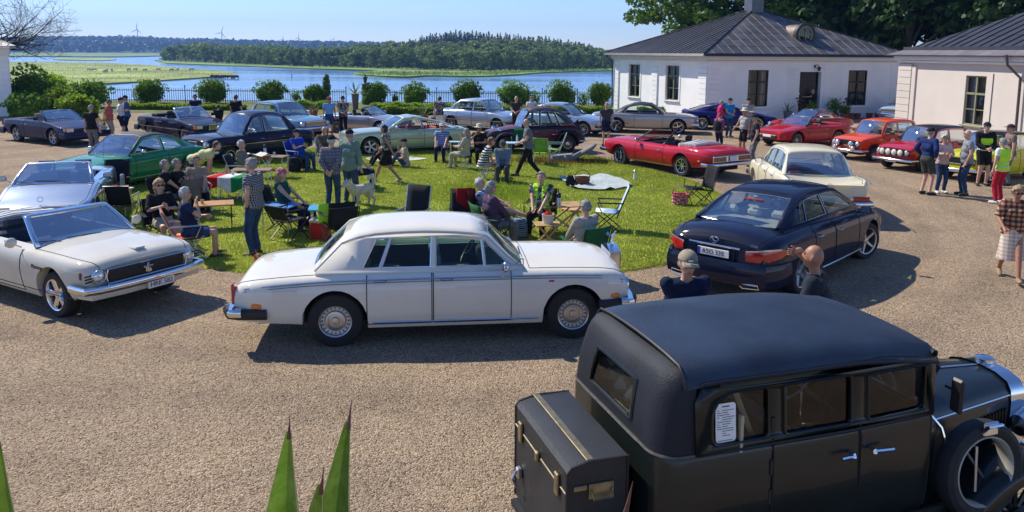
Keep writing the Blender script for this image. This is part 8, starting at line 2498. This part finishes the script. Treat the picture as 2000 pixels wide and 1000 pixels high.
# ================================================================ picnic furniture and small things
ALU=mat('aluminium_tube',(.6,.6,.6),.35,.9,.05);BLKT=mat('black_tube',(.02,.02,.022),.4,.3,.1)
def fabric(name,c):return mat(name,c,.9,0,.15,7,.3,30,0,.2)
F_BLK=fabric('black_canvas',(.02,.02,.024));F_GRN=fabric('green_canvas',(.02,.12,.045));F_LG=fabric('light_green_canvas',(.16,.36,.06));F_BLU=fabric('blue_canvas',(.02,.05,.30));F_GRY=fabric('grey_canvas',(.22,.22,.23));F_DG=fabric('dark_green_canvas',(.03,.14,.05))
F_RS=patt('red_stripe_canvas','stripe',(.55,.06,.03),(.62,.30,.22),9);F_BS=patt('blue_stripe_canvas','stripe',(.25,.42,.75),(.7,.75,.8),8);F_RED=fabric('red_canvas',(.48,.012,.012))
WOODL=mat('pale_wood',(.52,.32,.13),.6,0,.2,6,.1,30);WOODO=mat('oiled_wood',(.45,.22,.06),.5,0,.2,6,.1,30)
def chair(label,loc,th,style,fab,tube=BLKT,back=.88,name='folding_chair'):
 t=thing(name,label,'chair' if style!='stool' else 'stool',(loc[0],loc[1],.03),R(th)-math.pi/2,'folding picnic chairs')
 def tb(pts,r=.012,nm='leg',mt=None):m=MB();m.tube(pts,r,6);m.build(nm,mt or tube,t)
 def sheet(rows,nm):m=MB();m.grid(rows);o=m.build(nm,fab,t,60);md=o.modifiers.new('t','SOLIDIFY');md.thickness=.012
 if style=='stool':
  m=MB();m.box((0,0,.40),(.36,.32,.03),bev=.01);m.build('seat',fab,t)
  for s in(1,-1):
   tb([(s*.17,-.16,0),(s*.17,.14,.39)]);tb([(s*.15,.16,0),(s*.15,-.14,.39)])
  for y in(-.16,.16):tb([(-.17,y,.012),(.17,y,.012)],.009,'stretcher')
  return t
 if style=='quad':
  sheet([[(x,-.24+.5*f,.40-.05*(1-(x/.26)**2)+.05*f) for x in np.linspace(-.26,.26,7)] for f in np.linspace(0,1,5)],'seat')
  sheet([[(x,-.24-.14*f+.05*(1-(x/.27)**2)*-1,.40+(back-.40)*f) for x in np.linspace(-.27,.27,7)] for f in np.linspace(0,1,6)],'backrest')
  for s in(1,-1):
   tb([(s*.30,-.34,0),(-s*.22,-.30,.42)]);tb([(s*.28,.26,0),(-s*.24,.24,.44)]);tb([(s*.30,.28,0),(s*.26,-.26,.42)]);tb([(s*.30,-.34,0),(s*.28,.24,.44)])
   tb([(s*.28,-.24,.35),(s*.29,-.39,back)],.012,'back_post');tb([(s*.28,.24,.42),(s*.30,.22,.60)],.012,'arm_post')
   m=MB();m.grid([[(s*.26,-.34+.58*f,.66-.06*math.sin(f*3.14)) for f in np.linspace(0,1,5)],[(s*.34,-.34+.58*f,.66-.06*math.sin(f*3.14)) for f in np.linspace(0,1,5)]]);m.build('armrest',fab,t)
  return t
 sheet([[(x,-.22+.46*f,.40+.03*f-.02*(1-(x/.23)**2)) for x in np.linspace(-.23,.23,5)] for f in(0,.3,.7,1)],'seat')
 sheet([[(x,-.24-.2*f,.42+(back-.42)*f) for x in np.linspace(-.23,.23,5)] for f in np.linspace(0,1,6)],'backrest')
 m=MB();m.tube([(-.245,-.2,.3),(-.245,-.45,back+.01),(.245,-.45,back+.01),(.245,-.2,.3)],.013,6);m.build('back_frame',tube,t)
 for s in(1,-1):
  tb([(s*.25,-.3,0),(s*.25,.24,.43)]);tb([(s*.26,.26,0),(s*.26,-.28,.50)])
  tb([(s*.26,-.34,.62),(s*.27,.2,.62)],.016,'armrest');tb([(s*.26,.2,.62),(s*.25,.1,.40)],.010,'arm_post')
 for y in(-.3,.26):tb([(-.25,y,.012),(.25,y,.012)],.01,'stretcher')
 return t
def person_spot(key):
 for e in PEOPLE:
  if key in e[12]['label']:return e[6],e[7]
for key,style,fab,tube,lb in(('pink cap','lawn',F_BLK,BLKT,'black folding chair under the pink cap woman'),('hidden behind','lawn',F_LG,ALU,'pale tube chair behind the grey green jacket man'),('blue striped polo','stool',F_GRY,ALU,'folding stool under the blue striped polo man'),
  ('oatmeal','stool',F_GRY,ALU,''),('long grey haired','stool',F_BLK,ALU,'dark stool under the long grey haired woman'),('straw hat and black','lawn',F_BLK,BLKT,'dark chair under the man in straw hat and black shirt'),('striped dress','stool',mat('white_seat',(.6,.6,.58),.6,0,.05),ALU,'white folding stool under the striped dress woman'),
  ('blue grey shirt','stool',mat('white_seat',(.6,.6,.58)),ALU,'white folding stool under the man bowing his head'),('sitting at the wooden table','quad',F_BLK,BLKT,'black camp chair under the seated hi vis vest man'),('purple jacket','quad',F_DG,BLKT,'dark green camp chair under the purple jacket woman'),
  ('leaning back','quad',F_BLK,BLKT,'black camp chair under the man with crossed legs'),('hooded top','quad',F_GRN,BLKT,'green camp chair with the hooded top man in it'),('black polo and sung','quad',F_BLK,BLKT,'black camp chair under the smiling woman at left'),('navy polo in the','lawn',F_RS,ALU,'red striped lawn chair under the navy polo man'),
  ('black shirt sitting before','quad',F_BLK,BLKT,'black camp chair before the green coupe'),('dark shirted','quad',F_BLK,BLKT,'black camp chair nearest the green coupe rear wheel'),('reddish haired person','lawn',F_GRY,ALU,'grey chair behind the yellow tee man'),('elderly woman','lawn',F_BLK,ALU,'dark chair under the elderly woman in flowered skirt'),
  ('bright blue tee','lawn',F_BLU,ALU,'tube chair under the bright blue tee man'),('brown jacket and','lawn',F_GRY,ALU,'tube chair under the brown jacket man')):
 sp_=person_spot(key)
 if sp_:chair(lb,sp_[0],sp_[1],style,fab,tube)
for lb,p,th,style,fab,tube,bk in(('empty black folding chair with grey seat behind the white saloon',G(568,470),60,'lawn',F_BLK,BLKT,.72),('black camp chair beside the red cool box',G(662,482),120,'quad',F_BLK,BLKT,.8),('tall black reclining chair standing empty in mid lawn',G(803,372,1.05),-105,'lawn',F_BLK,ALU,1.05),
  ('empty director chair with red cloth over its back',G(905,380,.9),-85,'lawn',F_BLK,BLKT,.9),('empty blue and white striped lawn chair right of the wooden table',G(1185,452),172,'lawn',F_BS,BLKT,.95),('empty black camp chair beside the red polka basket',G(1362,402),-165,'quad',F_BLK,BLKT,.95),
  ('dark green chair behind the pale blue table',G(1013,303),-90,'lawn',F_GRN,ALU,.9),('bright green chair right of the walking grey tee man',G(1058,322),80,'lawn',F_LG,ALU,.9),('light green chair seen from the side near the seat cushion',G(1080,316),175,'lawn',F_LG,ALU,.95),
  ('black camp chair in front of the green coupe headlamp',G(225,398),-80,'quad',F_BLK,BLKT,1.0),('black folding chair before the small white table',G(244,437),100,'lawn',F_BLK,ALU,.85),('small blue chair beside the flag coloured table',G(455,388),80,'lawn',F_BLU,ALU,.62)):
 chair(lb,p,th,style,fab,tube,bk)
chair('red folding stool under the newspaper table',G(523,334),0,'stool',F_RED,ALU);chair('orange folding stool beside the blue striped polo man',G(868,305),20,'stool',fabric('orange_canvas',(.6,.15,.05)),ALU)
def table(label,px,h,size,th,top,leg=ALU,cross=False,slats=0):
 p=G(px[0],px[1],h);t=thing('folding_table',label,'table',(p.x,p.y,.03),R(th),'folding picnic tables');h-=.03
 L,W_=size
 if slats:
  for k in range(slats):m=MB();m.box((0,-W_/2+W_*(k+.5)/slats,h-.012),(L,W_/slats-.012,.022),bev=.004);m.build('slat',top,t)
 else:m=MB();m.box((0,0,h-.015),(L,W_,.028),bev=.008);m.build('table_top',top,t)
 r=.014 if leg is not top else .02
 for sx in(1,-1):
  for sy in(1,-1):
   m=MB();a=(sx*(L/2-.06),sy*(W_/2-.05),h-.03);b=(-sx*(L/2-.1),a[1],0) if cross else(a[0],a[1],0)
   m.tube([a,b],r,6);m.build('leg',leg,t)
  m=MB();m.tube([(sx*(L/2-.06),-W_/2+.05,h*(.05 if cross else .7)),(sx*(L/2-.06),W_/2-.05,h*(.05 if cross else .7))],r*.8,5);m.build('brace',leg,t)
 return t
BLUET=mat('blue_table_top',(.08,.26,.62),.5,0,.08)
table('orange brown wooden folding table between the seated pair',(418,396),.56,(.78,.55),20,WOODO,BLKT)
table('left blue folding table beside the checked shirt man',(547,399),.62,(.66,.56),-10,BLUET);table('right blue folding table above the red cool box',(636,404),.62,(.66,.56),10,mat('teal_table_top',(.04,.30,.52),.5,0,.08))
table('slatted wooden table before the hi vis vest man',(1093,399),.62,(.9,.55),12,WOODL,WOODL,True,6);table('low wooden side table with the white bucket',(1069,436),.44,(.5,.4),8,WOODL,WOODL,True,4);table('low wooden bench table beside the green camp chair',(1122,408),.45,(.6,.4),-60,WOODL,WOODL,True,4)
table('small white table before the green coupe',(232,368),.66,(.5,.42),0,mat('white_laminate',(.6,.58,.56),.5,0,.05));table('long brown picnic table behind the flag coloured cloth',(492,330),.66,(1.0,.5),5,mat('brown_laminate',(.24,.15,.09),.6,0,.15))
table('wooden newspaper table by the navy saloon',(528,304),.66,(1.0,.5),-8,mat('brown_laminate',(.24,.15,.09)));table('small wooden table between striped dress woman and bowing man',(956,309),.60,(.55,.45),10,WOODL,ALU,True);table('pale blue table behind the bowing man',(1010,278),.66,(.8,.5),5,mat('pale_blue_top',(.40,.55,.68),.5,0,.05));table('small dark table beside the blue striped polo man',(888,276),.56,(.4,.35),0,mat('pale_blue_top',(.40,.55,.68)))
p=G(450,342,.68);t=table('table under the red white and green cloth',(450,342),.66,(.95,.6),-8,WOODL)
ft=thing('table_cloth','red, white and green cloth draped over the picnic table','cloth',(p.x,p.y,.668),R(-8))
for x0,x1,c,nm in((-.5,-.17,(.55,.01,.015),'red_band'),(-.17,.17,(.7,.69,.66),'white_band'),(.17,.5,(.01,.22,.07),'green_band')):
 m=MB();rows=[]
 for x in np.linspace(x0,x1,5):
  hang=.30+.06*math.sin(x*9)
  e=max(0,(abs(x)-.46)*6)
  rows.append([(x,-.33-.03*math.sin(x*20),-hang),(x,-.325,-.02-e),(x,-.30,.006-e),(x,.3,.006-e),(x,.325,-.02-e),(x,.33+.03*math.sin(x*20),-hang)])
 m.grid(rows);m.build(nm,fabric(nm+'_cloth',c),ft,60)
def vessel(name,label,cat,loc,prof,mt,lid=None,lidp=None,group=None):
 t=thing(name,label,cat,loc,0,group);Q=Matrix.Rotation(-math.pi/2,4,'X')
 m=MB();m.lathe([(r,-h) for r,h in prof],14,Q);m.build('body',mt,t)
 if lidp:m=MB();m.lathe([(r,-h) for r,h in lidp],14,Q);m.build('lid',lid or BLACK,t)
 return t
FL,FLL=[(0,0),(.045,0),(.045,.2),(.03,.23)],[(.046,.2),(.046,.28),(.03,.3),(0,.3)]
vessel('thermos_flask','steel thermos with black top on the slatted wooden table','flask',G(1091,405,.62),FL,STEEL,BLACK,FLL)
vessel('thermos_flask','green grey thermos on the small white table','flask',G(240,366,.66),FL,mat('sage_enamel',(.2,.26,.22),.4,0,.05),STEEL,FLL)
vessel('thermos_flask','white thermos standing alone on the grass','flask',G(1240,352,.03),FL,mat('white_enamel',(.65,.65,.62),.4,0,.05),STEEL,FLL)
vessel('thermos_flask','steel flask on the newspaper table','flask',G(518,302,.66),FL,STEEL,BLACK,FLL)
vessel('bucket','white bucket with red napkin on the low wooden table','bucket',G(1070,436,.44),[(0,0),(.10,0),(.115,.17),(.12,.18),(.108,.18),(.1,.1)],mat('white_enamel',(.65,.65,.62)),F_RED,[(.10,.17),(.06,.21),(.02,.24),(0,.2)])
CUP=[(0,0),(.028,0),(.038,.09),(.034,.09),(.025,.01)]
for i,(px,py,z,c,lb) in enumerate(((226,368,.66,(.5,.02,.04),'left red cup on the small white table'),(248,369,.66,(.5,.02,.04),'right red cup on the small white table'),(955,303,.60,(.7,.35,.02),'orange juice bottle on the small wooden table'),(1076,402,.62,(.02,.02,.03),'dark mug on the slatted wooden table'),(395,398,.56,(.6,.45,.2),'cup on the orange brown table'),(443,338,.68,(.4,.3,.2),'brown jar on the flag coloured cloth'),(455,341,.68,(.6,.6,.6),'glass on the flag coloured cloth'),(536,303,.66,(.6,.58,.55),'white cup on the newspaper table'),(1010,276,.66,(.6,.65,.65),'water bottle on the pale blue table'))):
 vessel('cup',lb,'cup',G(px,py,z),CUP if i not in(2,5,8) else[(0,0),(.035,0),(.036,.14),(.015,.19),(.015,.23),(0,.23)],mat('cup_%d'%i,c,.4,0,.05),group='cups and bottles on the tables')
m=MB();m.box((0,0,0),(.34,.24,.004));m.grid([[(-.3+.15*i,-.2+.1*j,.03+.05*math.sin(i*1.7+j)) for j in range(5)] for i in range(5)]);o=m.build('newspaper',mat('newsprint',(.6,.58,.53),.9,0,.25,30),None,60);o.location=G(505,303,.69);tag(o,'crumpled newspaper on the table by the navy saloon','newspaper')
p=G(627,470);t=thing('cool_box','red cool box with pale lid under the right blue table','box',(p.x,p.y,.03),R(-8))
m=MB();m.box((0,0,.17),(.34,.26,.34),bev=.02,taper=1.05);m.build('body',mat('red_plastic',(.5,.01,.015),.4,0,.05),t);m=MB();m.box((0,0,.38),(.37,.29,.08),bev=.02);m.build('lid',mat('pale_pink_plastic',(.55,.4,.4),.5,0,.05),t)
def drape(label,loc,th,w,h,mt,name='garment'):
 m=MB();m.grid([[(x,-.03*math.sin(x*14+f*5)-(.06 if f<.5 else-.06)*min(1,abs(f-.5)*4),h*(1-abs(2*f-1)*(1+.12*math.sin(x*11)))) for x in np.linspace(-w/2,w/2,9)] for f in np.linspace(0,1,11)]);o=m.build(name,mt,None,60)
 md=o.modifiers.new('t','SOLIDIFY');md.thickness=.012;o.location=loc;o.rotation_euler=(0,0,R(th));tag(o,label,'clothing')
q=G(662,482);drape('yellow hi vis vest hanging on the chair by the cool box',(q.x-.25,q.y+.1,.40),20,.3,.42,HIVIS);drape('black jacket over the chair by the cool box',(q.x+.08,q.y+.0,.36),25,.5,.5,F_BLK)
q=G(905,380,.9);drape('dark red cloth over the director chair',(q.x,q.y+.36,.47),5,.34,.5,fabric('crimson_cloth',(.30,.01,.015)))
q=G(372,352,.85);drape('brown jacket over a camp chair back before the green coupe',(q.x,q.y,.45),10,.42,.42,fabric('taupe_cloth',(.16,.13,.1)))
q=G(800,372,1.05);drape('grey towel over the tall reclining chair',(q.x+.35,q.y-.4,.35),20,.4,.3,fabric('grey_towel',(.22,.24,.28)))
def blob(pts,z,mt,name,label,cat,amp=.03):
 c=sum((G(*p_) for p_ in pts),Vector())/len(pts);ring=catmull([G(*p_) for p_ in pts],4,True);m=MB();rows=[]
 for f in(1.0,.8,.6,.4,.2,.02):rows.append([Vector((c.x+(p_.x-c.x)*f,c.y+(p_.y-c.y)*f,z+amp*(.5+noise.noise(Vector((p_.x*f*4,p_.y*f*4,f*3)))))) for p_ in ring])
 m.grid(rows,wrap=True);tag(m.build(name,mt,None,60),label,cat)
blob([(1092,352),(1140,347),(1200,350),(1232,366),(1210,373),(1170,376),(1120,372),(1105,360)],.055,fabric('pale_blanket',(.42,.47,.46)),'picnic_blanket','crumpled pale picnic blanket on the grass','blanket',.09)
blob([(715,312),(760,309),(830,311),(815,316),(740,318)],.045,fabric('white_blanket',(.6,.6,.6)),'picnic_blanket','white cloth under the pair sitting on the grass','blanket')
WICK=mat('wicker',(.16,.06,.025),.7,0,.35,30,.6,60)
def basket(label,p,mt,w=.4,d=.28,h=.22,th=0,name='basket'):
 t=thing(name,label,'basket',(p.x,p.y,.05),R(th));m=MB()
 m.grid([[((w/2)*f*math.cos(a),(d/2)*f*math.sin(a),z) for a in[k*math.pi/8 for k in range(16)]] for f,z in((.0,.01),(.85,.0),(.93,h*.5),(1.0,h),(.95,h),(.85,h*.4),(0,.03))],wrap=True);m.build('body',mt,t)
 m=MB();m.tube([((w/2)*math.cos(a),0,h+.2*math.sin(a)) for a in[k*math.pi/10 for k in range(11)]],.012,6);m.build('handle',mt,t)
 for z in(h*.33,h*.66,h):m=MB();m.tube([((w/2+.006)*(.9+.1*z/h)*math.cos(a),(d/2+.006)*(.9+.1*z/h)*math.sin(a),z) for a in[k*math.pi/8 for k in range(16)]],.012,5,closed=True);m.build('woven_band',mt,t)
basket('brown wicker basket with tall handle on the picnic blanket',G(1137,366),WICK,.44,.3,.24,10);basket('red white dotted basket beside the black camp chair',G(1328,403),patt('red_dots','noise',(.48,.01,.02),(.7,.6,.6),40),.42,.32,.26,5);basket('wicker basket under the red striped chair',G(352,475),mat('pale_wicker',(.4,.22,.1),.7,0,.3,30,.6,60),.4,.3,.16,20)
def bag(label,p,mt,s=1.0,th=0,name='backpack'):
 t=thing(name,label,'bag',(p.x,p.y,.04),R(th));m=MB();m.grid([[(.17*s*f*math.cos(a)*(1+.1*math.sin(3*a)),.12*s*f*math.sin(a),z*s) for a in[k*math.pi/7 for k in range(14)]] for f,z in((.01,0),(.9,.01),(1.05,.12),(1.0,.25),(.7,.36),(.01,.39))],wrap=True);m.build('body',mt,t)
 m=MB();m.box((0,-.13*s,.14*s),(.2*s,.06*s,.16*s),bev=.02);m.build('pocket',mt,t);m=MB();m.tube([(-.07*s,.05*s,.34*s),(0,.03*s,.46*s),(.07*s,.05*s,.34*s)],.012,5);m.build('strap',mt,t)
bag('black backpack on the grass behind the pink cap woman',G(575,338),F_BLK,1.2,10);bag('second dark backpack right of the first one',G(596,332),F_BLK,1.0,-20);bag('black bag lying left of the wicker basket',G(1114,366),F_BLK,.8,40);bag('dark backpack on the grass between the blue tables',G(600,444),F_BLK,1.1,0);bag('striped dark bag below the purple jacket woman',G(1012,470),patt('bag_stripe','stripe',(.02,.02,.03),(.2,.3,.4),8),1.1,15)
q=person_spot('dark backpack')[0];bag('black backpack worn by the short person in purple check',Vector((q.x-.1,q.y-.16,0)),F_BLK,1.0,130);bpy.data.objects[[o.name for o in COL.objects if o.get('label','').startswith('black backpack worn')][0]].location.z=.80
vessel('bowl','bright blue bowl on the grass behind the purple jacket woman','bowl',G(1030,437,.03),[(0,0),(.1,0),(.15,.07),(.14,.07),(.09,.012),(0,.012)],mat('blue_plastic',(.02,.3,.6),.4,0,.05))
sc_=thing('seat_cushion','grey quilted car seat lying on the lawn edge','cushion',G(1128,316),R(-12));m=MB();m.box((-.55,0,.12),(.75,.95,.18),Matrix.Rotation(-.12,3,'Y'),bev=.05);m.build('seat',mat('grey_quilt',(.22,.21,.22),.85,0,.1,20,.4,14),sc_);m=MB();m.box((.18,0,.34),(.95,1.0,.14),Matrix.Rotation(-.55,3,'Y'),bev=.05);m.build('backrest',mat('grey_quilt',(.22,.21,.22)),sc_)
def dog():
 p=G(707,408);m=MB()
 m.tube([(-.36,0,.44),(-.3,0,.44),(-.1,0,.43),(.12,0,.42),(.27,0,.46),(.36,0,.55),(.42,0,.60)],[.06,.115,.115,.135,.125,.10,.08],12)
 m.ball((.46,0,.63),(.095,.085,.085),12,8);m.tube([(.5,0,.62),(.58,0,.585),(.62,0,.575)],[.06,.042,.03],8)
 for s in(1,-1):
  m.tube([(.42,s*.05,.68),(.42,s*.06,.76)],[.035,.006],6)
  m.tube([(.2,s*.08,.42),(.19,s*.08,.24),(.21,s*.08,.12),(.2,s*.08,.03),(.25,s*.08,.02)],[.065,.042,.03,.03,.026],8)
  m.tube([(-.27,s*.08,.42),(-.2,s*.09,.28),(-.34,s*.09,.17),(-.31,s*.09,.03),(-.26,s*.09,.02)],[.085,.06,.033,.028,.026],8)
 m.tube([(-.36,0,.48),(-.42,0,.60),(-.36,0,.70),(-.25,0,.70),(-.22,0,.63)],[.035,.06,.07,.06,.03],8)
 me=m.mesh('dog',mat('cream_fur',(.62,.54,.42),.9,0,.2,12,.6,50),180)
 o=link_mesh('dog',me,None,(p.x,p.y,.04),(0,0,R(-125)));md=o.modifiers.new('r','REMESH');md.mode='VOXEL';md.voxel_size=.014;md=o.modifiers.new('s','SMOOTH');md.iterations=3
 tag(o,'cream dog with curled tail standing beside the green jacket man','dog')
 m=MB();m.ball((.635,0,.585),.018,8,5);m.build('nose',BLACK,o)
 for s in(1,-1):m=MB();m.ball((.525,s*.042,.66),.012,6,4);m.build('eye',BLACK,o)
dog()
for o in list(COL.objects):
 if o.get('label','').startswith('man in tan cap'):
  e=[x for x in PEOPLE if x[12]['label']==o['label']][0];k=e[5]
  Q=Matrix.Translation(e[3])@e[4].to_4x4()@Matrix.Scale(k,4)
  m=MB();m.M=Q;m.ball((0,.116,.085),(.036,.008,.02),14,6);c_=m.build('cap_patch',INK,o);m=MB();m.M=Q;m.ball((0,.121,.085),(.028,.006,.013),14,6);m.build('patch_print',WHITEP,c_)
  m=MB();y_=max(v.co.y for v in o.data.vertices if 1.28<v.co.z<1.36 and abs(v.co.x+.08)<.05);m.ball((-.09,y_+.028,1.32),(.045,.012,.028),14,6);c_=m.build('shirt_patch',WHITEP,o);m=MB();m.ball((-.09,y_+.036,1.32),(.032,.008,.012),14,6);m.build('patch_print',INK,c_)
# ---------------------------------------------------------------- summer haze over the lake
m=MB();m.box((0,1520,52),(8400,3100,124))
hz=bpy.data.materials.new('summer_haze');hz.use_nodes=True
nt=hz.node_tree;nt.nodes.clear()
pv=nt.nodes.new('ShaderNodeVolumePrincipled');ot=nt.nodes.new('ShaderNodeOutputMaterial')
pv.inputs['Color'].default_value=(.26,.50,1.0,1);pv.inputs['Density'].default_value=.00021;pv.inputs['Anisotropy'].default_value=.2
nt.links.new(pv.outputs[0],ot.inputs['Volume'])
tag(m.build('haze',hz,None,None),'thin blue summer haze over the lake','haze',kind='stuff')
